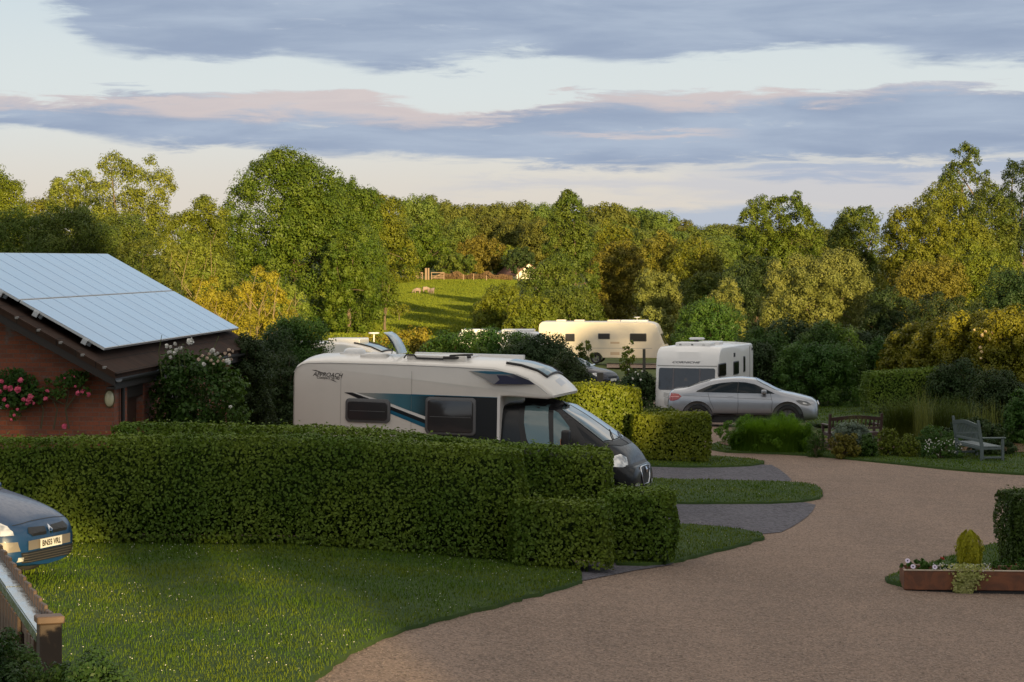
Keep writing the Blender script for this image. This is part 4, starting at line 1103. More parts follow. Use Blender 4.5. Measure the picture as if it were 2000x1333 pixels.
    link('bonnet_seam', L.on_front([(-.62, .765), (-.3, .79), (0, .795), (.3, .79), (.62, .765), (.62, .758), (.3, .783), (0, .788), (-.3, .783), (-.62, .758)], .006), BLKP, c)
    gs = bmesh.new()
    link('bumper_strip', L.on_front([(-.5, .56), (.5, .56), (.5, .44), (-.5, .44)], .010), MATS['grey_bumper_strip'], c, True)
    link('lower_grille', L.on_front([(-.62, .42), (.62, .42), (.58, .28), (-.58, .28)], .012), BLKP, c)
    for k in range(4): link('grille_bar', L.on_front([(-.6, .40 - .032 * k), (.6, .40 - .032 * k), (.6, .39 - .032 * k), (-.6, .39 - .032 * k)], .02), mat('bar_grey', (.06, .055, .05), .4), c)
    em = [(0, .735), (.045, .665), (0, .595), (-.045, .665)]
    e = link('badge', L.on_front(em, .03), CHROME, c); link('badge_core', L.on_front([(0, .695), (.02, .665), (0, .635), (-.02, .665)], .04), BLU, e)
    pl = link('number_plate', L.on_front([(-.26, .44), (.26, .44), (.26, .56), (-.26, .56)], .035), mat('plate_cream', (.72, .70, .64), .45), c)
    me = text_mesh('BN55 VRL', .105, 0, .001, .003)
    for v in me.vertices: y, z = v.co.x * .98, .497 + v.co.y * .98; v.co = Vector((L.front(y, z) + .04, y, z))
    link('lettering', me, MATS['lettering_ink'], pl)
    link('windscreen', L.on_top([(2.5, -.56), (2.46, 0), (2.5, .56), (3.0, .7), (3.12, .4), (3.16, 0), (3.12, -.4), (3.0, -.7)], .01), WSCR, c, True)
    link('cowl', L.on_top([(3.02, -.72), (3.16, -.4), (3.2, 0), (3.16, .4), (3.02, .72), (3.12, .72), (3.25, .4), (3.28, 0), (3.25, -.4), (3.12, -.72)], .006), BLKP, c, True)
    b = bmesh.new()
    for y0 in (-.5, .1): bm_tube(b, [(3.18, y0, L.top(3.18, y0) + .03), (2.98, y0 + .5, L.top(2.98, y0 + .5) + .025)], .011, 5)
    link('wiper', b, BLKP, c)
    for x in (xr, xf):
        for yy, sg in ((.05, -1), (Wh * 2 - .05, 1)): wheel(t, x, yy, r, .2, sg, 7)
    link('underbody', box(.4, 3.9, .3, Wh * 2 - .3, .17, .42), BLKP, t)
build_blue()
def build_dark():
    yaw = R(-33); fc = XY(1198, 108); Ln = 4.2; Wh = .88; c_, s_ = math.cos(yaw), math.sin(yaw)
    ox = fc[0] - c_ * Ln + s_ * Wh; oy = fc[1] - s_ * Ln - c_ * Wh; zb = gz(ox + 2, oy) + .05
    t = thing('parked_car', 'small black and navy car half hidden by bushes before the far caravan', 'car', (ox, oy, zb), (0, 0, yaw))
    rows = [
     (0.00, 0, .95, .5, .94, .62, .9, .72, .8, .74, .6, .70, .40, 0, .38),
     (0.12, 0, 1.2, .5, 1.18, .62, 1.14, .82, .92, .86, .65, .84, .28, 0, .24),
     (0.50, 0, 1.40, .5, 1.38, .6, 1.32, .84, .95, .88, .62, .86, .24, 0, .2),
     (1.40, 0, 1.47, .5, 1.45, .6, 1.38, .84, .94, .88, .62, .86, .24, 0, .2),
     (2.10, 0, 1.42, .52, 1.40, .62, 1.33, .84, .93, .88, .62, .86, .24, 0, .2),
     (2.90, 0, 1.02, .64, .99, .74, .95, .83, .88, .88, .62, .86, .24, 0, .2),
     (3.50, 0, .93, .58, .90, .70, .86, .80, .78, .86, .58, .84, .24, 0, .2),
     (3.95, 0, .80, .5, .78, .62, .74, .72, .68, .78, .54, .76, .24, 0, .2),
     (4.18, 0, .62, .36, .61, .46, .59, .54, .54, .6, .46, .56, .26, 0, .22)]
    L = Loft(rows, 50); c = link('body', L.bm(), paint('navy_paint', (.006, .008, .018), .35, 0, .3, .02), t, True); c.location = (0, Wh, 0)
    r = .31; cut(c, [cyl(x, r, .37, *y) for x in (.75, 3.35) for y in ((-1.2, -.62), (.62, 1.2))])
    for sg in (-1, 1):
        link('headlight', L.on_side([(3.55, .76), (3.72, .79), (3.98, .70), (4.02, .62), (3.75, .64)], sg, .012), LENS, c)
        link('side_glass', L.on_side([(2.75, .96), (2.1, 1.29), (1.2, 1.34), (.6, 1.28), (.5, .97)], sg, .01), GLASS, c)
        mi = link('wing_mirror', box(2.5, 2.66, sg * .9 - .1, sg * .9 + .1, .96, 1.1, .04), CHROME, t); mi.location = (0, Wh, 0)
    link('windscreen', L.on_top([(2.16, -.54), (2.12, 0), (2.16, .54), (2.78, .68), (2.9, 0), (2.78, -.68)], .012), WSCR, c, True)
    link('grille', L.on_front([(-.4, .62), (.4, .62), (.36, .54), (-.36, .54)], .015), BLKP, c)
    link('number_plate', L.on_front([(-.26, .40), (.26, .40), (.26, .51), (-.26, .51)], .03), MATS['plate_cream'], c)
    for x in (.75, 3.35):
        for yy, sg in ((.05, -1), (Wh * 2 - .05, 1)): wheel(t, x, yy, r, .2, sg, 6)
build_dark()
# ---------------------------------------------------------------- ground sheets
def ground_mat(name, c1, c2, c3, s1, s2, rough=.9, bmp=.3, bs=60, spk=None):
    def f(b, p, t):
        P = worldco(b); a = b.noise(P, s1, 5, .6); c = b.noise(P, s2, 4, .65)
        col = b.mix(b.mr(a, .35, .65), c1, c2); col = b.mix(b.mr(c, .4, .75), col, c3)
        if spk:
            mp = b.n('ShaderNodeMapping'); mp.inputs['Rotation'].default_value = (0, 0, R(38)); mp.inputs['Scale'].default_value = (.9, .10, 1); t.links.new(P, mp.inputs[0])
            col = b.mix(b.mr(b.noise(mp.outputs[0], 1, 4, .55), .42, .66, 0, .55), col, tuple(x * 1.32 for x in c1))
            col = b.mix(b.mr(b.noise(P, .16, 3, .6), .45, .7, 0, .6), col, tuple(x * .62 for x in c1)); col = b.mix(b.mr(b.noise(P, .55, 4, .6), .52, .7, 0, .4), col, (c1[0] * .85, c1[1] * .92, c1[2] * 1.02))
            v = b.n('ShaderNodeTexVoronoi'); b.put(v.inputs['Vector'], P); v.inputs['Scale'].default_value = spk
            s = b.n('ShaderNodeSeparateColor'); t.links.new(v.outputs['Color'], s.inputs[0])
            col = b.mix(b.mr(s.outputs[0], 0, 1, .0, .62, False), col, tuple(x * 2.1 for x in c1)); col = b.mix(b.mr(s.outputs[1], .55, 1, 0, .75, False), col, tuple(x * .35 for x in c1))
        t.links.new(col, p.inputs['Base Color']); p.inputs['Specular IOR Level'].default_value = .2
        bump(b, p, b.noise(P, bs, 4, .7), bmp, .03)
    return mat(name, c1, rough, build=f)
GRAVEL = ground_mat('pink_gravel', (.19, .137, .106), (.155, .115, .092), (.235, .172, .132), .35, 2.2, spk=38, bs=30, bmp=.8)
GRIT = ground_mat('grey_gravel', (.088, .084, .098), (.07, .067, .08), (.11, .105, .12), .5, 3, spk=22, bs=30, bmp=.8)
SOIL = ground_mat('bed_soil', (.10, .055, .03), (.06, .035, .02), (.13, .075, .045), 2, 9, bmp=.8, bs=14)
TURF = ground_mat('turf', (.030, .060, .012), (.045, .075, .014), (.022, .048, .010), .35, 3.2, bs=40, bmp=.6)
FIELD = ground_mat('meadow', (.060, .085, .016), (.080, .095, .018), (.050, .070, .012), .03, .3, bs=3, bmp=.5)
def build_terrain():
    ys = np.concatenate([np.arange(-60, 20, 4), np.arange(20, 110, .8), np.arange(110, 320, 4), np.arange(320, 700, 14), np.geomspace(700, 6000, 14)])
    xs = np.concatenate([-np.geomspace(4000, 62, 16), np.arange(-60, -20, 4), np.arange(-20, 30, .8), np.arange(30, 60, 4), np.geomspace(62, 4000, 16)])
    Xg, Yg = np.meshgrid(xs, ys); Z = zg(Xg, Yg); V = np.stack([Xg, Yg, Z - .06], 2).reshape(-1, 3)
    i = np.arange(len(ys) - 1)[:, None] * len(xs) + np.arange(len(xs) - 1)[None]
    Fq = np.stack([i, i + 1, i + 1 + len(xs), i + len(xs)], 2).reshape(-1, 4)
    o = link('ground', mesh_np('ground', V, Fq), FIELD, None, True); tag(o, 'green meadow ground rolling down and away to the sheep field', None, None, 'structure')
build_terrain()
def gp(P): return [tuple(G(*p)[:2]) for p in P]
def zone(name, label, px, m, dz, it=2, skirt=.0, raw=None, step=.9):
    P = raw or gp(px); P = smooth_poly(P, it) if it else P
    if skirt and name == 'lawn' and max(q[1] for q in P) < 62:                 # a ragged turf edge
        rg = random.Random(len(label)); Q = []
        for i in range(len(P)):
            a_, b_ = Vector(P[i]), Vector(P[(i + 1) % len(P)]); m_ = min(60, max(1, int((b_ - a_).length / .22)))
            if a_.y > 80: m_ = min(m_, 4)
            for k_ in range(m_): q_ = a_.lerp(b_, k_ / m_); Q.append((q_.x + rg.gauss(0, .018), q_.y + rg.gauss(0, .03)))
        P = Q
    o = link(name, drape(P, step, dz, skirt), m, None, True); tag(o, label, None, None, 'structure'); return P
# the drive: one wide sheet, lawns and hard standings lie on it
zone('road', 'pinkish gravel drive sweeping past the pitches', None, GRAVEL, 0, 0, .05, raw=[(-9, 19), (14, 19), (16, 60), (15.5, 63), (8, 71), (11, 86), (24, 100), (6, 110), (1, 74), (-8, 66), (-8, 43), (-7.9, 30)])
LAWN1 = zone('lawn', 'front lawn before the long hedge', None, TURF, .05, 1, .09, raw=gp([(-60, 1050), (150, 1048), (600, 1058), (1000, 1074), (1110, 1092), (1147, 1137), (1100, 1152), (1000, 1180), (900, 1206), (800, 1232), (720, 1262), (660, 1298), (600, 1350)]) + [(-2.2, 20), (-9, 20)])
LAWN2 = zone('lawn', 'wedge of lawn right of the low front hedge', [(1180, 1028), (1330, 1028), (1425, 1035), (1508, 1050), (1440, 1071), (1370, 1088), (1320, 1101), (1280, 1108), (1180, 1106)], TURF, .05, 1, .09)
LAWN3 = zone('lawn', 'rounded strip of lawn between the two grey hard standings', [(1100, 940), (1300, 940), (1500, 943), (1592, 948), (1610, 967), (1592, 981), (1500, 986), (1300, 987), (1100, 987)], TURF, .05, 1, .09)
LAWN4 = zone('lawn', 'thin rounded strip of lawn below the lit hedge', [(1100, 895), (1385, 893), (1455, 898), (1506, 906), (1450, 914), (1300, 915), (1100, 915)], TURF, .05, 1, .09)
LAWN5 = zone('lawn', 'far verge of lawn along the bend of the drive', [(1386, 868), (1390, 884), (1500, 887), (1600, 893), (1700, 903), (1790, 912), (1870, 921), (2010, 930), (2200, 940), (2200, 872), (2000, 858), (1850, 856), (1600, 856), (1450, 862)], TURF, .05, 1, .09)
LAWN6 = zone('lawn', 'small wedge of lawn behind the wooden planter', [(1724, 1137), (1745, 1126), (1800, 1110), (1870, 1086), (1960, 1062), (2100, 1030), (2150, 1160), (1850, 1156), (1765, 1150)], TURF, .05, 1, .09)
zone('hard_standing', 'nearer grey gravel hard standing', [(1000, 984), (1300, 984), (1500, 984), (1596, 982), (1585, 1004), (1556, 1026), (1515, 1046), (1425, 1037), (1330, 1030), (1000, 1030)], GRIT, .010, 1, .0)
zone('hard_standing', 'farther grey gravel hard standing', [(1000, 912), (1300, 913), (1500, 905), (1530, 922), (1552, 944), (1500, 944), (1300, 942), (1000, 942)], GRIT, .010, 1, .0)
zone('path', 'short grey path between the ends of the front hedges', [(1120, 1100), (1320, 1099), (1310, 1105), (1240, 1116), (1180, 1128), (1120, 1140)], GRIT, .012, 0, .0)
LAWN7 = zone('lawn', 'green verge between the silver car and the dark hedgerow', [(1560, 786), (1900, 788), (1900, 832), (1760, 832), (1690, 826), (1610, 836), (1570, 826)], TURF, .05, 1, .05)
zone('flower_bed', 'soil of the mixed flower bed across the drive', [(1400, 874), (1500, 880), (1600, 885), (1800, 884), (2100, 890), (2100, 868), (1900, 862), (1700, 860), (1420, 862)], SOIL, .07, 1, .0)
# slivers of path far off
def strip(px0, px1, y0, y1, D, m, label, name='path'):
    pass
zone('path', 'thin gravel path in front of the cream caravan', [(1185, 711), (1330, 711), (1330, 720), (1185, 720)], GRAVEL, .03, 0, 0, step=3)
zone('path', 'gravel patch beside the small dark car', [(1150, 744), (1230, 744), (1230, 758), (1150, 758)], GRAVEL, .03, 0, 0, step=3)
# grass blades and clover
def inside(poly, P):
    x, y = P[:, 0], P[:, 1]; c = np.zeros(len(P), bool); n = len(poly)
    for i in range(n):
        (x0, y0), (x1, y1) = poly[i], poly[(i + 1) % n]
        with np.errstate(divide='ignore', invalid='ignore'):
            c ^= ((y0 > y) != (y1 > y)) & (x < (x1 - x0) * (y - y0) / (y1 - y0) + x0)
    return c
def scatter(rng, poly, dens, edge=.03):
    A = np.array(poly); lo, hi = A.min(0) - edge, A.max(0) + edge; n = int((hi - lo).prod() * dens)
    P = rng.uniform(lo, hi, (n, 2)); return P[inside(poly, P)]
GRASSM = leafmat('grass_blade', (.046, .098, .007), (.100, .135, .011), .15, .6, 0, .08)
def turf(polys, dens, h, wd, name, label, seed, clover):
    rng = np.random.default_rng(seed); P = np.concatenate([scatter(rng, q, d) for q, d in zip(polys, dens)])
    # edges: longer fringe just past the border
    Z = zg(P[:, 0], P[:, 1]) + .045
    k = rng.uniform(.55, 1.2, len(P)) * (1 + .5 * np.sin(P[:, 0] * 3.1) * np.sin(P[:, 1] * 2.3) * .5)
    w = wd * np.clip(P[:, 1] / 32, .7, 3)
    hh = h * k
    V, Fq = blades(rng, np.c_[P, Z], hh, 1.0, .9); 
    V = V.reshape(len(P), 6, 3); mid = V.mean(1, keepdims=True)
    # widths: scale across the blade
    for a, b in ((0, 1), (3, 2), (5, 4)):
        c = (V[:, a] + V[:, b]) / 2; d = (V[:, b] - V[:, a]) / 2 * w[:, None]; V[:, a] = c - d; V[:, b] = c + d
    o = link(name, mesh_np(name, V.reshape(-1, 3), Fq), GRASSM); tag(o, label, 'grass', None, 'stuff')
    Q = np.concatenate([scatter(rng, q, d) for q, d in zip(polys, clover)])
    nz = np.sin(Q[:, 0] * 1.3 + 2) * np.sin(Q[:, 1] * 1.1 + 1) + .5 * np.sin(Q[:, 0] * 4 + Q[:, 1] * 3); Q = Q[nz + rng.uniform(-1, 1, len(Q)) > .25]
    Zq = zg(Q[:, 0], Q[:, 1]) + .045 + rng.uniform(.04, .09, len(Q)); r = rng.uniform(.004, .009, len(Q))
    d = np.array([(1, 0, 0), (0, 1, 0), (-1, 0, 0), (0, -1, 0), (0, 0, .8), (0, 0, -.8)]); C = np.c_[Q, Zq]
    V = (C[:, None] + d[None] * r[:, None, None]).reshape(-1, 3); f = np.array([(0, 1, 4), (1, 2, 4), (2, 3, 4), (3, 0, 4), (1, 0, 5), (2, 1, 5), (3, 2, 5), (0, 3, 5)])
    Fq = (np.arange(len(Q))[:, None, None] * 6 + f[None]).reshape(-1, 3)
    o = link('clover_flowers', mesh_np('clover_flowers', V, Fq), mat('clover_white', (.55, .54, .46), .7)); tag(o, 'tiny white clover heads sprinkled through ' + label.split(' on ')[-1], 'clover', None, 'stuff')
turf([LAWN1], [620], .050, .011, 'grass', 'short mown grass on the front lawn', 1, [13])
turf([LAWN2, LAWN3, LAWN4, LAWN6], [420, 260, 260, 420], .045, .010, 'grass', 'short mown grass on the small lawns by the drive', 2, [14, 7, 6, 8])
turf([LAWN5, LAWN7], [170, 60], .05, .011, 'grass', 'mown grass on the far verge', 3, [.6, .1])
# loose stones along the drive
def stones():
    rng = np.random.default_rng(8); A = scatter(rng, [(-3, 23), (9, 23), (9, 38), (1, 38), (-1, 30)], 170)
    for q in (LAWN1, LAWN2, LAWN6): A = A[~inside(q, A)]
    n = len(A); r = rng.uniform(.005, .013, n); Z = zg(A[:, 0], A[:, 1]) + r * .5
    d = np.array([(1, 0, 0), (0, 1, 0), (-1, 0, 0), (0, -1, 0), (0, 0, .7)]); C = np.c_[A, Z]
    a = rng.uniform(0, 6.28, n); ca, sa = np.cos(a)[:, None], np.sin(a)[:, None]
    D = np.repeat(d[None], n, 0); D = np.stack([D[..., 0] * ca - D[..., 1] * sa * .7, D[..., 0] * sa + D[..., 1] * ca * .7, D[..., 2]], 2)
    V = (C[:, None] + D * r[:, None, None]).reshape(-1, 3); Fq = (np.arange(n)[:, None, None] * 5 + np.array([(0, 1, 4), (1, 2, 4), (2, 3, 4), (3, 0, 4)])[None]).reshape(-1, 3)
    m = mat('stone_mix', (.2, .15, .12), .8, build=lambda b, p, t: (t.links.new(b.mix(b.n('ShaderNodeNewGeometry').outputs['Random Per Island'], (.13, .1, .085), (.34, .27, .22)), p.inputs['Base Color'])) and None)
    tag(link('loose_gravel', mesh_np('loose_gravel', V, Fq), m), 'loose stones scattered over the near gravel drive', 'gravel', None, 'stuff')
stones()
def field_grass():
    rng = np.random.default_rng(9); n = 120000
    D = np.sqrt(rng.uniform(185 ** 2, 436 ** 2, n)); px = rng.uniform(600, 1010, n); X = (px - CX) / F * D; h = rng.uniform(.12, .30, n) * (1 + .6 * np.sin(X * .31 + D * .07) * np.sin(D * .11))
    V, Fq = blades(rng, np.c_[X, D, zg(X, D) - .07], h, .16, .5)
    tag(link('field_grass', mesh_np('field_grass', V, Fq), leafmat('pasture_blade', (.095, .130, .013), (.155, .18, .018), .12, .6, 0, .08)), 'pasture grass of the sheep field', 'grass', None, 'stuff')
field_grass()

# ---------------------------------------------------------------- the brick building with its solar roof
def build_house():
    a = Vector((.0756, 1, 0)).normalized(); p = Vector((a.y, -a.x, 0))     # a runs away, p points right
    yaw = math.atan2(p.y, p.x)
    o0 = at(205, 680, 40.0); zb = gz(-7, 41) - .02
    t = thing('brick_building', 'red brick building with a dark roof covered in solar panels', 'building', (o0.x, o0.y, zb), (0, 0, yaw))
    # local frame: x right (p), y away (a), origin under the panel corner
    z0 = o0.z - zb; th = R(29); ct, st = math.cos(th), math.sin(th)
    BR = mat('red_brick', (.16, .06, .04), .85, build=brickm)
    TILE = mat('roof_tile', (.050, .034, .028), .9, spec=.1, build=tilem)
    WOODD = mat('dark_fascia', (.016, .010, .008), .6)
    gap = .22
    ev = (.32, z0 - gap - .32 * st / ct)           # eave point (x,z) of the roof surface
    rx = -3.3 * ct - .16; rz = z0 + (-rx) * math.tan(th) - gap
    half = ev[0] - rx
    T = .085
    def slab(name, pts, y0, y1, m, par=t): return link(name, prism(pts, y0, y1), m, par)
    ye, yl = -.62, 12.05
    roof = slab('roof', [(ev[0], ev[1]), (rx, rz), (2 * rx - ev[0], ev[1]), (2 * rx - ev[0], ev[1] - T), (rx, rz - T * 1.15), (ev[0], ev[1] - T)], ye, yl, TILE)
    link('ridge_tiles', prism([(rx - .15, rz - .05), (rx - .09, rz + .06), (rx, rz + .10), (rx + .09, rz + .06), (rx + .15, rz - .05)], ye, yl), TILE, roof)
    # verge clips along the gable edge
    for k in range(9):
        s = .2 + k * .42; x, z = ev[0] - s * ct, ev[1] + s * st
        link('verge_clip', box(x - .03, x + .03, ye - .012, ye + .04, z - .022, z + .022, .006), mat('clip_metal', (.28, .26, .25), .4, .7), roof)
    for k in range(10):
        s = .15 + k * .37; x, z = ev[0] - s * ct, ev[1] + s * st
        b = bmesh.new(); M = Matrix.Translation((x, 0, z)) @ Matrix.Rotation(th, 4, 'Y'); bx(b, -.19, .185, ye - .01, yl - .02, -.01, .018, M)
        link('tile_course', b, TILE, roof)
    for k in range(9):
        s = .15 + k * .37; x, z = 2 * rx - ev[0] + s * ct, ev[1] + s * st
    wx = ev[0] - .16; wz = ev[1] - T - .02; lx = 2 * rx - wx
    top = rz - T * 1.2 - .02
    sl = (top - wz) / (wx - rx)
    slab('gable_wall', [(wx, 0), (wx, wz), (rx, top - .0), (lx, wz), (lx, 0)], -.02, .2, BR)
    slab('back_wall', [(wx, 0), (wx, wz), (rx, top - .0), (lx, wz), (lx, 0)], 11.5, 11.7, BR)
    link('side_wall', box(wx - .2, wx, .203, .9, 0, wz), BR, t)
    link('side_wall', box(wx - .2, wx, 2.1, 11.5, 0, wz), BR, t); link('side_wall', box(lx, lx + .2, .203, 11.5, 0, wz), BR, t)
    link('lintel', box(wx - .21, wx - .005, .9, 2.1, 2.05, wz), WOODD, t)
    d = link('door', box(wx - .17, wx - .12, .93, 2.07, .02, 2.05), mat('door_brown', (.045, .022, .016), .5), t)
    link('door_handle', box(wx - .12, wx - .06, 1.05, 1.12, .98, 1.14, .01), CHROME, d)
    link('door_frame', prism([(0, 0), (0, 2.05), (.06, 2.05), (.06, 0)], 0, .1), WOODD, d)
    w = link('window', box(wx - .10, wx + .01, 4.2, 5.6, 1.0, 2.0), WOODD, t); link('pane', box(wx + .01, wx + .015, 4.28, 5.52, 1.08, 1.92), GLASS, w)
    # barge board under the verge and gutter
    slab('barge_board', [(ev[0] + .0, ev[1] - T - .0), (rx, rz - T * 1.15), (2 * rx - ev[0], ev[1] - T), (2 * rx - ev[0], ev[1] - T - .13), (rx, rz - T * 1.15 - .15), (ev[0], ev[1] - T - .13)], ye + .02, ye + .05, WOODD)
    link('soffit', prism([(wx + .0, ev[1] - T - .17), (ev[0] - .02, ev[1] - T - .17), (ev[0] - .02, ev[1] - T - .14), (wx, ev[1] - T - .14)], ye + .06, yl - .1), WOODD, t)
    link('fascia', box(ev[0] - .03, ev[0] - .005, ye + .06, yl - .05, ev[1] - T - .18, ev[1] - T), WOODD, t)
    b = bmesh.new(); prof = [(math.cos(q) * .06, math.sin(q) * .06) for q in np.linspace(3.14, 6.28, 8)]
    rows = [[b.verts.new((ev[0] + .065 + x, y, ev[1] - T - .0 + z)) for x, z in prof] for y in (ye, yl)]
    for i in range(7): b.faces.new((rows[0][i], rows[0][i + 1], rows[1][i + 1], rows[1][i]))
    g = link('gutter', b, BLKP, t)
    b = bmesh.new(); bm_tube(b, [(wx + .06, .35, .0), (wx + .06, .35, ev[1] - T - .05)], .035, 8); link('downpipe', b, BLKP, t)
    # panels
    PV = mat('solar_glass', (.03, .10, .24), .12, spec=1.0, coat=1.0, build=pvm)
    AL = mat('panel_frame', (.62, .64, .66), .35, .6)
    n = 12; pw = 11.85 / n
    for r in (0, 1):
        for k in range(n):
            s0 = r * 1.665; s1 = s0 + 1.64; y0 = k * pw + .01; y1 = (k + 1) * pw - .01
            M = Matrix.Translation((0, 0, z0)) @ Matrix.Rotation(-(math.pi - 0) * 0 + th, 4, 'Y')
            f = bmesh.new(); bx(f, -s1, -s0, y0, y1, -.045, -.004, M); fr = link('solar_panel', f, AL, t)
            q = bmesh.new(); e = .016; bx(q, -s1 + e * .9, -s0 - e * .9, y0 + e * .35, y1 - e * .35, -.006, 0, M); link('panel_glass', q, PV, fr)
    rail = bmesh.new(); M = Matrix.Translation((0, 0, z0)) @ Matrix.Rotation(th, 4, 'Y')
    for s in (.35, 1.3, 2.0, 2.95):
        bx(rail, -s - .02, -s + .02, -.03, 11.9, -.10, -.046, M)
        for k in range(9): bx(rail, -s - .03, -s + .03, .4 + k * 1.35, .46 + k * 1.35, -.26, -.10, M)
    link('mounting_rail', rail, AL, t)
    for s in (.35, 1.3, 2.0, 2.95):
        c = bmesh.new(); bx(c, -s - .045, -s + .045, -.05, -.0, -.12, -.03, M); link('rail_clamp', c, AL, t)
    # bulkhead light
    LMP = mat('lamp_diffuser', (.66, .60, .40), .4, coat=.3)
    lm = thing('x', None, None); bpy.data.objects.remove(lm)
    b = bmesh.new(); lc = Vector((wx - .075, -.02, EYE - (779 - HY) / F * 40 - zb)); rings = []
    for i in range(6):
        q = i / 5 * math.pi / 2; rings.append([b.verts.new((lc.x + .078 * math.cos(k) * math.cos(q), lc.y - .02 - .07 * math.sin(q), lc.z + .135 * math.sin(k) * math.cos(q))) for k in np.linspace(0, 6.2832, 21)[:-1]])
    for i in range(5):
        for k in range(20): b.faces.new((rings[i][k], rings[i][(k + 1) % 20], rings[i + 1][(k + 1) % 20], rings[i + 1][k]))
    bmesh.ops.remove_doubles(b, verts=b.verts[:], dist=.001)
    l = link('wall_lamp', b, LMP, t, True)
    b = bmesh.new(); P = [(lc.x + .083 * math.cos(k), lc.y - .012, lc.z + .14 * math.sin(k)) for k in np.linspace(0, 6.2832, 25)]; bm_tube(b, P, .014, 6); link('lamp_bezel', b, mat('bezel_bronze', (.12, .08, .03), .4), l)
    # small sign at the left of the gable
    link('wall_sign', box(-1.78, -1.70, -.045, -.02, EYE - (800 - HY) / F * 40 - zb, EYE - (760 - HY) / F * 40 - zb), SHELLW, t)
    return t, wx, zb, yaw
def brickm(b, p, t):
    s = b.n('ShaderNodeSeparateXYZ'); t.links.new(objco(b), s.inputs[0])
    uv = b.vec(b.m('ADD', s.outputs[0], s.outputs[1]), s.outputs[2], 0)
    k = b.n('ShaderNodeTexBrick'); t.links.new(uv, k.inputs['Vector'])
    k.inputs['Color1'].default_value = (.29, .080, .036, 1); k.inputs['Color2'].default_value = (.19, .062, .034, 1); k.inputs['Mortar'].default_value = (.15, .115, .095, 1)
    k.inputs['Scale'].default_value = 1; k.inputs['Brick Width'].default_value = .225; k.inputs['Row Height'].default_value = .075; k.inputs['Mortar Size'].default_value = .006; k.inputs['Mortar Smooth'].default_value = .3; k.inputs['Bias'].default_value = -.1
    n = b.noise(uv, 2.6, 4, .6)
    col = b.mix(b.mr(n, .56, .72), k.outputs['Color'], (.19, .15, .135)); col = b.mix(b.mr(b.noise(uv, 30, 3, .6), .35, .75, 0, .35), col, (.06, .03, .025))
    t.links.new(col, p.inputs['Base Color']); bump(b, p, b.m('SUBTRACT', 1.0, k.outputs['Fac']), .5, .01)
def tilem(b, p, t):
    s = b.n('ShaderNodeSeparateXYZ'); t.links.new(objco(b), s.inputs[0])
    k = b.n('ShaderNodeTexBrick'); t.links.new(b.vec(s.outputs[1], s.outputs[0], 0), k.inputs['Vector'])
    k.inputs['Color1'].default_value = (.050, .028, .020, 1); k.inputs['Color2'].default_value = (.034, .020, .015, 1); k.inputs['Mortar'].default_value = (.012, .01, .01, 1)
    k.inputs['Scale'].default_value = 1; k.inputs['Brick Width'].default_value = .33; k.inputs['Row Height'].default_value = .33; k.inputs['Mortar Size'].default_value = .008
    col = b.mix(b.mr(b.noise(objco(b), 4, 5, .7), .4, .75, 0, .5), k.outputs['Color'], (.05, .038, .03))
    t.links.new(col, p.inputs['Base Color']); bump(b, p, k.outputs['Fac'], .4, .01)
def pvm(b, p, t):
    n = b.noise(objco(b), 1.6, 3, .5); t.links.new(b.mr(n, .3, .7, .10, .2), p.inputs['Roughness']); o = b.n('ShaderNodeObjectInfo'); t.links.new(b.mix(o.outputs['Random'], (.02, .085, .22), (.05, .14, .29)), p.inputs['Base Color'])
HOUSE, HWX, HZB, HYAW = build_house()
HM = Matrix.Translation(HOUSE.location) @ Matrix.Rotation(HYAW, 4, 'Z')

# ---------------------------------------------------------------- hedges
HB = leafmat('hornbeam_leaf', (.055, .108, .010), (.135, .185, .020), .15, .55, .04)
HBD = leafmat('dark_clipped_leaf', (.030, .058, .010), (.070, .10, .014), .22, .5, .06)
GOLD = leafmat('golden_privet_leaf', (.09, .13, .010), (.18, .205, .018), .3, .45, 0)
ah = G(-30, 1078); 
def hed(px0, px1, D0, D1, top0, top1, thick, m, leaf, dens, seed, label, **k):
    a, b = XY(px0, D0), XY(px1, D1); h0 = EYE - (top0 - HY) / F * D0 - gz(*a); h1 = EYE - (top1 - HY) / F * D1 - gz(*b)
    return make_hedge('hedge', label, a, b, thick, h0, h1, m, leaf, dens, seed, **k)
hed(-110, 1021, 36, 36.3, 862, 884, 1.05, HB, .056, 430, 11, 'long tall clipped hedge along the back of the front lawn')
hed(1000, 1190, 35.75, 35.75, 982, 988, 1.15, HB, .062, 430, 12, 'low clipped end of the front hedge beside the drive')
hed(222, 1189, 38.4, 38.0, 833, 885, 1.0, HB, .062, 400, 13, 'second tall clipped hedge ending beside the near motorhome')
hed(1176, 1316, 37.45, 37.45, 966, 966, 1.35, HB, .064, 430, 14, 'low leafy hedge block just right of the first low end')
hed(1060, 1249, 62, 62, 756, 762, 1.3, GOLD, .078, 330, 15, 'bright yellow green tall clipped hedge lit by the sun behind the motorhome')
hed(1240, 1386, 61, 61, 812, 812, 1.5, GOLD, .078, 330, 16, 'yellow green low hedge end whose right part is in shade')
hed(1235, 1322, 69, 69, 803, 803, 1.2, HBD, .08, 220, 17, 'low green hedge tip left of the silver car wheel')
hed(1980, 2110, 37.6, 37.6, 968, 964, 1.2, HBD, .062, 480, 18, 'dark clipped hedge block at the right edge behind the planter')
hed(1702, 1850, 88, 88, 732, 720, 2.6, HB, .09, 150, 19, 'flat topped dark hedge behind the flower bed')

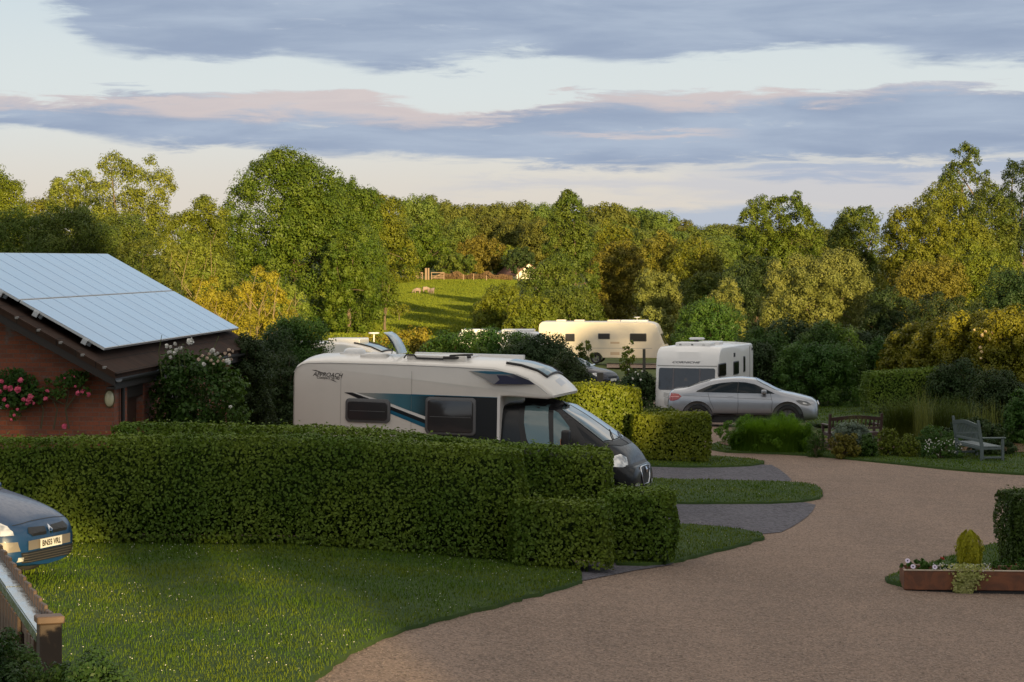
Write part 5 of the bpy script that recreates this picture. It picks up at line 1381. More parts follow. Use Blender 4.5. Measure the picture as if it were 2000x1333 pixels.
# ---------------------------------------------------------------- woodland materials
OAK = leafmat('oak_leaf', (.042, .080, .008), (.095, .130, .012), .12, .5, .12)
ASH = leafmat('ash_leaf', (.10, .135, .016), (.165, .185, .024), .12, .5, .12)
OLV = leafmat('olive_leaf', (.070, .098, .009), (.140, .155, .013), .12, .5, .18)
BRN = leafmat('brownish_leaf', (.095, .090, .012), (.150, .135, .018), .12, .55, .12)
WIL = leafmat('willow_leaf', (.105, .122, .026), (.165, .175, .04), .12, .5, .1)
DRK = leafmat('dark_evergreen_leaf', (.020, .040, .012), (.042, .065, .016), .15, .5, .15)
MID = leafmat('mid_green_leaf', (.044, .076, .011), (.10, .125, .016), .12, .5, .2)
FARW = leafmat('far_wood_leaf', (.070, .100, .018), (.130, .150, .026), .12, .6, .3)
YEL = leafmat('yellow_scrub_leaf', (.15, .135, .012), (.25, .20, .016), .12, .5, .1)
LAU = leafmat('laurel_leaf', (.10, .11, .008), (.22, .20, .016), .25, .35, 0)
SHR = leafmat('garden_shrub_leaf', (.030, .080, .014), (.070, .130, .020), .25, .42, .1)
T = make_tree
def evs(lo=.7, hi=1.0, peak=.45): return lambda t: lo + (hi - lo) * np.sin(np.pi * np.clip(t * .9 + .08, 0, 1)) ** .7
column = lambda t: .85 - .35 * (t - .3)
# left wood
T('tree', 'olive tree cropped by the left edge above the solar roof', 'tree', -5, 165, 312, 150, OLV, 21, k=46, dens=1.5, lowest=.05)
T('tree', 'olive green rounded tree second from the left edge', 'tree', 92, 185, 352, 170, OLV, 22, k=46, dens=1.4, lowest=.05)
T('ash_tree', 'smaller pale airy ash tree with sky gaps left of the tallest ash', 'tree', 160, 162, 331, 130, ASH, 23, k=46, dens=.85, lowest=.3, pr=(.13, .24), fill=.05)
T('ash_tree', 'tall pale airy ash tree with sky showing through its crown', 'tree', 258, 150, 299, 175, ASH, 24, k=80, dens=.99, lowest=.22, pr=(.12, .22), fill=.05)
T('tree', 'dense green tree right of the tall pale ash', 'tree', 375, 190, 384, 150, OLV, 25, k=36, dens=1.5, lowest=.0)
T('tree', 'mid green tree low on the skyline left of the great oak', 'tree', 410, 215, 386, 110, MID, 26, k=30, dens=1.4, lowest=.0)
for i, (px, D, top, w, lb) in enumerate([(30, 105, 408, 280, 'dark shaded tree just above the left end of the solar roof'), (135, 100, 402, 250, 'dark shaded tree above the middle of the solar roof ridge'), (222, 104, 418, 230, 'dark shaded tree above the right end of the solar roof ridge'), (268, 98, 468, 150, 'dark low tree beside the pale bare stemmed tree')]):
    T('tree', lb, 'tree', px, D, top, w, MID, 30 + i, k=60, dens=1.6, lowest=.0, pr=(.15, .26), depth=4)
# golden scrub right of the building, with bare stems
def scrub(px, D, top, w, m, seed, label, stems=9, name='shrub', **k):
    rng = np.random.default_rng(seed + 500); t = T(name, label, 'shrub', px, D, top, w, m, seed, lowest=0.0, trunk=False, **k)
    X, Y = XY(px, D); g = gz(X, Y); H = EYE - (top - HY) / F * D - g; ww = w / F * D; parts = []
    for i in range(stems):
        x0 = rng.uniform(-.3, .3) * ww; a = rng.uniform(-.25, .25) * ww; h = H * rng.uniform(.6, .98); y = -ww * rng.uniform(.2, .42)
        parts.append(tube_np([(x0, y, 0), (x0 + a * .3, y - .05, h * .35), (x0 + a * .5, y, h * .7), (x0 + a, y * .8, h)], [.035, .03, .02, .008], 6))
        for j in range(3):
            z = h * rng.uniform(.35, .85); q = rng.uniform(-1, 1) * .18 * ww
            parts.append(tube_np([(x0 + a * .4, y, z), (x0 + a * .4 + q * .5, y - .1, z + abs(q) * .7), (x0 + a * .4 + q, y, z + abs(q) * 1.5)], [.018, .013, .006], 5))
    link('stems', mesh_np('stems', *merge(parts)), mat('golden_bark', (.20, .145, .08), .8), t, True); return t
scrub(330, 142, 478, 140, ASH, 41, 'pale green shrub with bare sunlit stems just right of the solar roof', 8, k=30, dens=1.0, pr=(.15, .26))
scrub(400, 150, 455, 120, ASH, 42, 'light green shrub at the left foot of the great oak', 5, k=30, dens=1.3)
scrub(420, 132, 540, 170, YEL, 43, 'golden brown scrub with upright bare stems above the panel corner', 9, k=34, dens=.85, pr=(.12, .22))
scrub(510, 138, 520, 140, YEL, 44, 'golden scrub with bare stems before the great oak', 8, k=34, dens=.8, pr=(.12, .22))
scrub(350, 128, 575, 130, YEL, 45, 'low golden scrub against the solar panel edge', 6, k=30, dens=1.2)
scrub(560, 150, 545, 90, ASH, 46, 'small yellow green shrub under the great oak', 4, k=26, dens=1.3)
# the great oak
T('oak_tree', 'great dense oak standing tall above the motorhome', 'tree', 582, 232, 293, 305, OAK, 147, k=110, dens=2.0, lowest=.03, pr=(.13, .23), sub=12, fill=.15, leaf=4.6, depth=14, subr=.38, env=lambda t: np.interp(t, [0, .3, .6, .8, 1], [.95, 1.0, .92, .74, .60]))
T('oak_tree', 'leafy lower oak boughs reaching over the sheep field', 'tree', 682, 222, 452, 118, OAK, 48, k=44, dens=1.7, lowest=.0, pr=(.16, .27))
T('tree', 'small bushy tree hanging over the left end of the field fence', 'tree', 752, 235, 530, 50, OAK, 49, k=24, dens=1.4, lowest=.35)
T('oak_tree', 'green oak behind the right shoulder of the great oak', 'tree', 690, 300, 347, 120, OAK, 50, k=50, dens=1.5, lowest=.0)
T('tree', 'yellowish tree standing right behind the great oak', 'tree', 745, 420, 374, 130, OLV, 51, k=44, dens=1.6, lowest=.0)
# far wood
far = [(800, 520, 382, 95), (850, 560, 383, 90), (895, 540, 398, 80), (940, 570, 400, 80), (985, 545, 394, 90), (1035, 560, 398, 85), (1075, 590, 400, 80), (1160, 560, 402, 90), (1195, 540, 397, 80), (1240, 560, 404, 90), (1285, 550, 414, 80), (1330, 560, 430, 80), (1375, 545, 440, 90), (1420, 560, 438, 80), (1465, 550, 440, 80),
       (770, 480, 420, 90), (905, 500, 425, 70), (965, 500, 420, 80), (1010, 490, 430, 80), (1060, 470, 425, 80), (1140, 500, 430, 90), (1200, 480, 432, 90), (1260, 470, 445, 90), (1320, 480, 452, 90), (1375, 470, 462, 90), (1430, 480, 460, 90), (1560, 560, 442, 110), (1620, 560, 446, 90), (700, 560, 372, 100), (640, 560, 372, 110)]
protos = []
for i, (px, D, top, w) in enumerate(far):
    if i < 5:
        o = T('tree', 'rounded tree of the far wood beyond the sheep field', 'tree', px, D, top, w * 1.25, FARW, 60 + i, 'trees of the far wood', k=40, dens=2.2, lowest=.0, leaf=4.0, sub=12)
        protos.append((o, (EYE - (top - HY) / F * D) - gz(*XY(px, D)), w * 1.25 / F * D))
    else:
        o0, h0, w0 = protos[i % 5]; o = copy_tree(o0); X, Y = XY(px, D); g = gz(X, Y); h = EYE - (top - HY) / F * D - g
        o.location = (X, Y, g - .05); sx = w * 1.25 / F * D / w0; o.scale = (sx, sx, h / h0); o.rotation_euler = (0, 0, i * 2.4)
T('oak_tree', 'round dark green oak at the top edge of the sheep field', 'tree', 825, 460, 432, 105, OAK, 70, k=46, dens=1.8, lowest=.02)
T('tree', 'brownish bushy tree right of the field gate', 'tree', 935, 455, 458, 90, BRN, 71, k=34, dens=1.7, lowest=.0)
T('tree', 'low green bush tree between the gate and the brownish tree', 'tree', 892, 445, 495, 75, MID, 72, k=30, dens=1.7, lowest=.0)
T('tree', 'small dark round tree left of the white gable', 'tree', 1013, 440, 482, 62, DRK, 73, k=24, dens=1.7, lowest=.25)
T('tree', 'small olive tree behind the dark round one', 'tree', 985, 460, 475, 90, OLV, 74, k=30, dens=1.7, lowest=.0)
# middle wood right of the field
MIDW = [
 ('tree', 'tall upright tree rising above the wood behind the cream caravan', 1112, 235, 371, 105, MID, 80, dict(k=56, dens=1.5, lowest=.0, pr=(.14, .24), env=lambda t: np.interp(t, [0, .4, .8, 1], [1.0, .95, .7, .5]))),
 ('tree', 'broad green tree at the foot of the tall upright one', 1075, 220, 495, 120, MID, 81, dict(k=40, dens=1.5, lowest=.0)),
 ('shrub', 'wide olive shrub at the right edge of the sheep field', 975, 205, 555, 100, OLV, 82, dict(k=34, dens=1.6, lowest=.0)),
 ('shrub', 'yellow green shrub below the white gable', 1035, 190, 575, 110, OLV, 83, dict(k=34, dens=1.6, lowest=.0)),
 ('tree', 'green tree behind the roof of the cream caravan', 1120, 200, 560, 130, MID, 84, dict(k=38, dens=1.5, lowest=.0)),
 ('tree', 'brown tinged tree right of the tall upright one', 1205, 240, 470, 120, BRN, 85, dict(k=44, dens=1.5, lowest=.0)),
 ('tree', 'pale brownish tree with a domed top in the middle wood', 1200, 270, 430, 110, OLV, 86, dict(k=40, dens=1.5, lowest=.0)),
 ('tree', 'olive tree between the brown tree and the lone round tree', 1290, 265, 452, 120, BRN, 87, dict(k=42, dens=1.5, lowest=.0)),
 ('tree', 'ochre tinted tree left of the lone round tree', 1365, 260, 462, 130, OLV, 88, dict(k=42, dens=1.5, lowest=.0)),
 ('shrub', 'pale willow shrub above the cream caravan front', 1290, 205, 525, 110, WIL, 89, dict(k=34, dens=1.5, lowest=.0)),
 ('tree', 'dark green tree under the ochre tree', 1375, 215, 530, 110, MID, 90, dict(k=34, dens=1.5, lowest=.0)),
 ('shrub', 'light yellow shrub right of the cream caravan front', 1283, 170, 598, 95, WIL, 91, dict(k=28, dens=1.6, lowest=.0)),
 ('shrub', 'light yellow green pointed shrub above the white caravan', 1412, 160, 545, 90, WIL, 92, dict(k=30, dens=1.5, lowest=.0)),
 ('shrub', 'deep green bush behind the white caravan', 1385, 120, 582, 130, SHR, 93, dict(k=34, dens=1.6, lowest=.0)),
 ('oak_tree', 'lone round topped tree standing above the skyline right of centre', 1522, 200, 378, 165, OAK, 94, dict(k=60, dens=1.5, lowest=.08, pr=(.13, .23))),
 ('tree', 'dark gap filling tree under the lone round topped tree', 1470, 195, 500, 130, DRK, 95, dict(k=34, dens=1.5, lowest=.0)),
 ('willow_shrub', 'big pale willow mound in the middle right', 1598, 165, 487, 210, WIL, 96, dict(k=70, dens=1.7, lowest=.0, pr=(.13, .24), sub=14)),
 ('tree', 'dark rounded tree left of the big right hand clump', 1668, 225, 404, 105, MID, 97, dict(k=44, dens=1.6, lowest=.0)),
 ('tree', 'large olive green tree leading the right hand clump', 1790, 195, 402, 170, OLV, 98, dict(k=70, dens=1.6, lowest=.0, pr=(.13, .24))),
 ('tree', 'bright olive tree forming the dome of the right hand clump', 1862, 200, 357, 190, OLV, 99, dict(k=70, dens=1.5, lowest=.0, pr=(.13, .24))),
 ('ash_tree', 'tall airy tree poking above the right hand clump', 1878, 225, 280, 105, MID, 100, dict(k=36, dens=.85, lowest=.45, pr=(.14, .25), fill=.05)),
 ('tree', 'dark leafy tree cropped by the right edge under the sky', 1985, 222, 314, 85, DRK, 101, dict(k=40, dens=1.1, lowest=.2)),
 ('tree', 'tall green tree between the airy tree and the right edge', 1940, 215, 352, 110, MID, 102, dict(k=44, dens=1.2, lowest=.1)),
 ('tree', 'brown tinted tree in the lower right hand clump', 1820, 175, 500, 150, BRN, 103, dict(k=44, dens=1.5, lowest=.0)),
 ('tree', 'olive tree low in the right hand clump near the edge', 1925, 178, 470, 150, OLV, 104, dict(k=44, dens=1.5, lowest=.0)),
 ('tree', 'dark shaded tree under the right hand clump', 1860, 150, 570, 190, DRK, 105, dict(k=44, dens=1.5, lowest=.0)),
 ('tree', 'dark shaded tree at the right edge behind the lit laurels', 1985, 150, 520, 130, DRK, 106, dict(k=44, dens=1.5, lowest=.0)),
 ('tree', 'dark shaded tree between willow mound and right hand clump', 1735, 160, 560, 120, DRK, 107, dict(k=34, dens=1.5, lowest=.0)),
]
for nm, lb, px, D, top, w, m, sd_, k in MIDW: T(nm, lb, nm.split('_')[-1], px, D, top, w, m, sd_, **k)
# ---------------------------------------------------------------- garden shrubs, nearer
B = make_bush
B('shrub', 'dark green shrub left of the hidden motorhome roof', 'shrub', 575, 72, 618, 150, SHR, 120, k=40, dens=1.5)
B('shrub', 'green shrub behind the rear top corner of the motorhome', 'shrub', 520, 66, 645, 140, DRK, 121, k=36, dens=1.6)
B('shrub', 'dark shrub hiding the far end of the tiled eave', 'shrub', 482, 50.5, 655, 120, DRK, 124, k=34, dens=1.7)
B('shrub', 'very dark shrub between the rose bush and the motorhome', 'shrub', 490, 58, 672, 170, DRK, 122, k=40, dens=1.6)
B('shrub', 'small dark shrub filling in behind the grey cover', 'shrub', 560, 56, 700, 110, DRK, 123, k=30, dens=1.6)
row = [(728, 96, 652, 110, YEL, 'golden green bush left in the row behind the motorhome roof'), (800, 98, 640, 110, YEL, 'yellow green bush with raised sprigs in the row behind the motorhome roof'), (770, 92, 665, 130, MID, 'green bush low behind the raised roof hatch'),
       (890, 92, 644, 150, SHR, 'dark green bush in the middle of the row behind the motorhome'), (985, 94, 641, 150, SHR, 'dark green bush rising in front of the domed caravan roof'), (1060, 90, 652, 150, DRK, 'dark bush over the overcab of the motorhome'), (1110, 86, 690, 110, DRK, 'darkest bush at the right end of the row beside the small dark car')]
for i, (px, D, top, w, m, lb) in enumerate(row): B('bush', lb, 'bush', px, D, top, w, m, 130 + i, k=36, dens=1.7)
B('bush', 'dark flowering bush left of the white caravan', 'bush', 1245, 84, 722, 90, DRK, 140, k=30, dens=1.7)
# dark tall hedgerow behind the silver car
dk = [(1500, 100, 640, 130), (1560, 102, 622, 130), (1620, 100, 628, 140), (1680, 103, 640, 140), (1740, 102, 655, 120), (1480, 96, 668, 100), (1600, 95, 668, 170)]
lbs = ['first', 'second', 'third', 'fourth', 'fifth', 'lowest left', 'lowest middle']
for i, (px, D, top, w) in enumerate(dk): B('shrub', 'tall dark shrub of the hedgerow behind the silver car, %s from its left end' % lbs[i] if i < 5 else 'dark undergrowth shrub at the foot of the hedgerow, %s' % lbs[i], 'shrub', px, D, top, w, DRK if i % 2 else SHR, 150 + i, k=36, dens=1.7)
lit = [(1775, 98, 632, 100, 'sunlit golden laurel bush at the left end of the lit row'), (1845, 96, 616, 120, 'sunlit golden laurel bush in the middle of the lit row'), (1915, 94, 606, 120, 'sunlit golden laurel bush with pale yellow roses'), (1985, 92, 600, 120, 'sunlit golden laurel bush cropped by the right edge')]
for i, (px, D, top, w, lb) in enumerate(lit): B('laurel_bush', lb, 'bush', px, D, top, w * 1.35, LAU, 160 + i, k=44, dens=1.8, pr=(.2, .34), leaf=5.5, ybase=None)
B('shrub', 'grey green feathery shrub behind the lit laurels', 'shrub', 1895, 104, 598, 110, MID, 165)
B('conifer_shrub', 'dark conifer like shrub right of the tall grasses', 'shrub', 1950, 78, 722, 130, DRK, 166, k=44, dens=1.7)
B('shrub', 'very dark shrub between the flat hedge and the conifer shrub', 'shrub', 1860, 88, 700, 110, DRK, 167, k=34, dens=1.7)
B('shrub', 'green leafy shrub at the right edge behind the bench', 'shrub', 1995, 70, 760, 80, SHR, 168, k=30, dens=1.7)
# ---------------------------------------------------------------- flowers and bed plants
def tuft(name, label, px, D, h, spread, n, wd, m, seed, cat='grass clump', lean=.5, ybase=None, base_r=None, group=None):
    rng = np.random.default_rng(seed); X, Y = XY(px, D); g = gz(X, Y); r = base_r or spread * .35
    a = rng.uniform(0, 6.28, n); q = np.sqrt(rng.uniform(0, 1, n)) * r
    P = np.c_[np.cos(a) * q * 1.6, np.sin(a) * q, np.zeros(n)]; hh = h * rng.uniform(.55, 1.0, n)
    V, Fq = blades(rng, P, hh, wd, lean)
    o = link(name, mesh_np(name, V, Fq), m); o.location = (X, Y, g + .05); return tag(o, label, cat, group)
BAM = leafmat('fountain_grass', (.065, .15, .014), (.14, .26, .024), .45, .45, 0)
def fountain():
    rng = np.random.default_rng(200); D = 66.5; X, Y = XY(1502, D); g = gz(X, Y); n = 9000
    u = rng.uniform(-1, 1, n); rx = 1.42; ry = .8; v = rng.uniform(-1, 1, n) * np.sqrt(1 - u * u)
    H = EYE - (803 - HY) / F * D - g
    prof = np.interp(u, [-1, -.8, -.55, -.3, 0, .2, .5, .8, 1], [.35, .62, .92, .90, .80, 1.0, .88, .80, .5])
    P = np.c_[u * rx * .72, v * ry * .6, np.zeros(n)]
    V, Fq = blades(rng, P, H * prof * rng.uniform(.55, 1.05, n), .016, .75, az=np.arctan2(v, u * 1.0) + rng.normal(0, .7, n))
    Q, N, C = crown_pts(rng, 9000, rx, ry, H * .42, 40, (.2, .32)); Q[:, 2] += H * .42; Q[:, 2] *= np.interp(Q[:, 0] / rx, [-1, -.55, 0, .2, .8, 1], [.7, 1, .95, 1.05, .9, .7]); Q[:, 2] = np.maximum(Q[:, 2], .04)
    V2, F2 = leaf_geo(Q, N, .11, rng, .22, .8, -.5)
    o = link('fountain_grass', mesh_np('fountain_grass', *merge([(V, Fq), (V2, F2)])), BAM); o.location = (X, Y, g + .05)
    tag(o, 'wide bright green feathery grass mound in front of the silver car', 'ornamental grass')
fountain()
FLW = mat('petal_white', (.58, .57, .53), .6); FLP = mat('petal_pink', (.62, .09, .17), .6); FLY = mat('petal_pale_yellow', (.75, .55, .28), .6); FLC = mat('petal_cream', (.55, .42, .32), .7); FLR = mat('petal_red', (.5, .05, .03), .6)
def blooms(name, label, cat, C, r, m, seed, petals=14, parent=None, group=None):
    """rose-like heads: cupped petals round each centre; C (n,3)"""
    rng = np.random.default_rng(seed); C = np.asarray(C, float); n = len(C); rr = r * rng.uniform(.7, 1.15, n)
    d = rng.normal(0, 1, (n, petals, 3)); d[..., 1] -= .6; d /= np.linalg.norm(d, axis=2)[..., None]
    P = (C[:, None] + d * rr[:, None, None] * .55).reshape(-1, 3)
    V, Fq = leaf_geo(P, d.reshape(-1, 3), 1.0, rng, .95, .25)
    sc = np.repeat(rr, petals) * 1.15; V = V.reshape(-1, 4, 3); V = P[:, None] + (V - P[:, None]) * sc[:, None, None]
    o = link(name, mesh_np(name, V.reshape(-1, 3), Fq), m, parent)
    if not parent: tag(o, label, cat, group)
    return o
def rose_bush():
    D = 42.4; X, Y = XY(382, D); g = gz(X, Y); rng = np.random.default_rng(301)
    t = thing('rose_bush', 'large leafy bush with white roses on top beside the brick building', 'rose bush', (X, Y, g))
    H = EYE - (668 - HY) / F * D - g; w = 190 / F * D
    P, N, C = crown_pts(rng, 17000, w / 2.05, .62, H * .5 * .92, 46, (.2, .34), lambda q: np.interp(q, [0, .3, .7, 1], [.7, .95, 1.0, .85])); P[:, 2] += H * .5; P[:, 0] *= (w / 2) / np.quantile(np.abs(P[:, 0]), .985)
    V, Fq = leaf_geo(P, N, .085, rng, .6, .6, .5); link('foliage', mesh_np('foliage', V, Fq), SHR, t)
    st = [tube_np([(0, 0, 0), (c[0] * .4, c[1] * .4, (c[2] + H / 2) * .6), (c[0], c[1], c[2] + H / 2)], [.03, .02, .006], 5) for c in C[:12]]
    for k in range(4):
        x = rng.uniform(-.8, .95); st.append(tube_np([(x, -.3, H * .8), (x * 1.05, -.45, H * .95), (x * 1.1 + rng.normal(0, .06), -.5, H * rng.uniform(.98, 1.08))], [.01, .008, .005], 5))
    link('canes', mesh_np('canes', *merge(st)), mat('cane_green', (.10, .12, .04), .7), t)
    def loc(px, py, dy=-.6): p = at(px, py, D + dy); return (p.x - X, p.y - Y, p.z - g)
    pos = [(342, 672), (333, 678), (345, 684), (352, 680), (326, 676), (341, 690), (371, 668), (331, 688), (416, 684), (421, 692), (444, 707), (398, 711), (333, 698), (450, 795), (425, 690), (413, 687)]
    for i, p in enumerate(pos):
        blooms('rose', None, None, [loc(*p)], .045 if p != (371, 668) and p != (444, 707) else .07, FLW, 310 + i, 16, t)
    cr = [(404, 700), (412, 704), (430, 698), (436, 705), (440, 690), (448, 694), (452, 702), (408, 692), (417, 711), (426, 706), (388, 702), (395, 695), (455, 686), (447, 683)]
    for i, p in enumerate(cr): blooms('faded_rose', None, None, [loc(*p)], .038, FLC, 340 + i, 12, t)
rose_bush()
def climber():
    rng = np.random.default_rng(401); t = thing('climbing_rose', 'pink climbing rose trained across the brick gable', 'climbing rose', tuple(HM @ Vector((-1.4, -.05, 0))), (0, 0, HYAW))
    wz = lambda py, D=39.9: EYE - (py - HY) / F * D - HZB
    def L(px, py, dy=-.08):      # pixel -> local point on the gable plane
        r = (px - CX) / F; inv = HM.inverted()
        D = 39.9
        for _ in range(4):
            p = inv @ at(px, py, D); D -= (p.y - (-.10 + dy)) * 1.0
        p = inv @ at(px, py, D); return (p.x + 1.4, p.y + .05, p.z)
    stems = [[(135, 838), (128, 800), (135, 760), (130, 740)], [(80, 838), (85, 800), (70, 770), (40, 745)], [(105, 838), (112, 800), (95, 765), (60, 760)], [(128, 800), (150, 770), (165, 745)], [(85, 790), (50, 780), (20, 770), (-10, 760)], [(125, 790), (90, 775), (60, 768)]]
    link('stems', mesh_np('stems', *merge([tube_np([L(*p, -.02) for p in s], [.018, .015, .012, .008][:len(s)], 5) for s in stems])), mat('vine_bark', (.09, .07, .035), .8), t)
    cl = [(20, 745, 32), (45, 752, 30), (10, 775, 30), (40, 780, 26), (62, 765, 18), (90, 768, 15), (115, 770, 14), (125, 748, 20), (145, 740, 22), (160, 735, 14), (168, 765, 10), (35, 735, 18), (-15, 760, 40), (30, 810, 12), (75, 780, 12), (95, 745, 8)]
    P = []
    for x, y, r in cl:
        for k in range(int(r * r * .42)): 
            a, q = rng.uniform(0, 6.28), math.sqrt(rng.uniform()) * r; P.append(L(x + q * math.cos(a), y + q * math.sin(a) * .8, -rng.uniform(.0, .25)))
    P = np.array(P); N = np.tile((0, -1, .3), (len(P), 1)); V, Fq = leaf_geo(P, N, .062, rng, .6, .6, .5); link('foliage', mesh_np('foliage', V, Fq), SHR, t)
    fl = [(40, 743, 1), (10, 757, 1.1), (20, 759, 1), (36, 761, 1.3), (22, 760, .7), (46, 780, 1), (57, 783, 1.2), (60, 775, 1.1), (90, 779, .9), (9, 781, .8), (14, 793, .7), (28, 812, .8), (147, 755, .5), (152, 768, 1), (161, 765, .9), (172, 771, .8), (126, 833, 1.2), (145, 736, .4), (93, 764, .6), (22, 820, .5), (126, 739, .4), (66, 788, .6), (3, 745, 1), (0, 765, 1), (34, 800, .5), (53, 790, .7)]
    for i, (x, y, s) in enumerate(fl): blooms('rose', None, None, [L(x, y, -.26)], .06 * s, FLP, 420 + i, 14, t)
climber()
for i, (px, py) in enumerate([(1903, 645), (1918, 655), (1940, 650), (1932, 662), (1915, 679), (1917, 688), (1916, 700), (1925, 648)]):
    p = at(px, py, 91.3); blooms('rose', 'pale yellow rose bloom on the sunlit laurel row', 'rose', [p], .075, FLY, 460 + i, 12, None, 'pale yellow roses in the lit laurels')
for i, (px, py) in enumerate([(1228, 722), (1241, 727), (1254, 726), (1236, 740), (1251, 742), (1246, 731)]):
    p = at(px, py, 82.4); blooms('white_flower_head', 'flat white flower head on the dark bush left of the white caravan', 'flower', [p + Vector((0, 0, 0))], .045, FLW, 470 + i, 10, None, 'white flower heads on the dark bush')
# bed plants, left to right
SIL = leafmat('silvery_leaf', (.10, .14, .11), (.17, .21, .16), .2, .6, 0)
B('blue_grass', 'blue green wispy plant at the right foot of the feathery mound', 'shrub', 1594, 64.8, 838, 40, SHR, 501, k=20, dens=1.6, leaf=4, asp=.3)
B('flowering_shrub', 'pale leaved shrub with upright sprays in the middle of the bed', 'shrub', 1668, 65.5, 822, 76, SIL, 502, k=26, dens=1.6)
tuft('spray_grass', 'upright pale seed sprays above the pale leaved shrub', 1672, 65.8, 1.15, .5, 160, .012, WIL, 503, lean=.25)
B('shrub', 'reddish brown leaved shrub at the front of the bed', 'shrub', 1650, 64.2, 846, 56, BRN, 504, k=20, dens=1.6)
B('shrub', 'rounded grey green shrub right of the reddish one', 'shrub', 1695, 64.4, 846, 42, SHR, 505, k=20, dens=1.6)
B('box_shrub', 'clipped gold topped shrub in the middle of the bed', 'shrub', 1735, 65.0, 835, 44, OLV, 506, k=22, dens=1.8, leaf=4)
B('box_shrub', 'low dark rounded shrub with yellow tips beside the gold topped one', 'shrub', 1775, 64.6, 846, 50, OLV, 507, k=22, dens=1.8, leaf=4)
B('shrub', 'broad fresh green shrub left of the grey bench', 'shrub', 1832, 66.0, 830, 90, SHR, 508, k=30, dens=1.6, leaf=4)
B('flower_mound', 'low mound with tiny white flowers left of the grey bench', 'flower mound', 1838, 64.0, 862, 76, SHR, 509, k=24, dens=1.7, leaf=3.6)
B('shrub', 'purplish low shrub seen through the arm of the grey bench', 'shrub', 1935, 65.5, 852, 90, DRK, 510, k=26, dens=1.6)
B('shrub', 'dark mixed planting behind the grey bench', 'shrub', 1900, 69, 815, 120, DRK, 511, k=36, dens=1.6)
tuft('tall_grass', 'tall straw coloured feather grass behind the bed', 1805, 69.0, 1.95, .5, 110, .014, WIL, 512, lean=.3)
tuft('tall_grass', 'thin tan grass stems right behind the grey bench', 1925, 70.0, 1.5, .9, 150, .015, WIL, 513, lean=.25)
tuft('wispy_grass', 'wide wispy grey green grass left of the tall feather grass', 1765, 71.0, 1.6, 1.0, 1300, .012, MID, 514, lean=1.0)
tuft('wispy_grass', 'wispy grass spilling right of the tall feather grass', 1850, 71.5, 1.5, 1.4, 1100, .012, MID, 515, lean=.7)
rng = np.random.default_rng(77)
P = np.c_[rng.uniform(-.5, .5, 70), rng.uniform(-.45, -.1, 70), np.zeros(70)]; X, Y = XY(1838, 64); g = gz(X, Y); P[:, 2] = .15 + .45 * rng.uniform(0, 1, 70)
blooms('white_blossoms', 'tiny white blossoms over the low mound by the grey bench', 'blossom', P + np.array((X, Y, g)), .022, FLW, 520, 6)['kind'] = 'stuff'
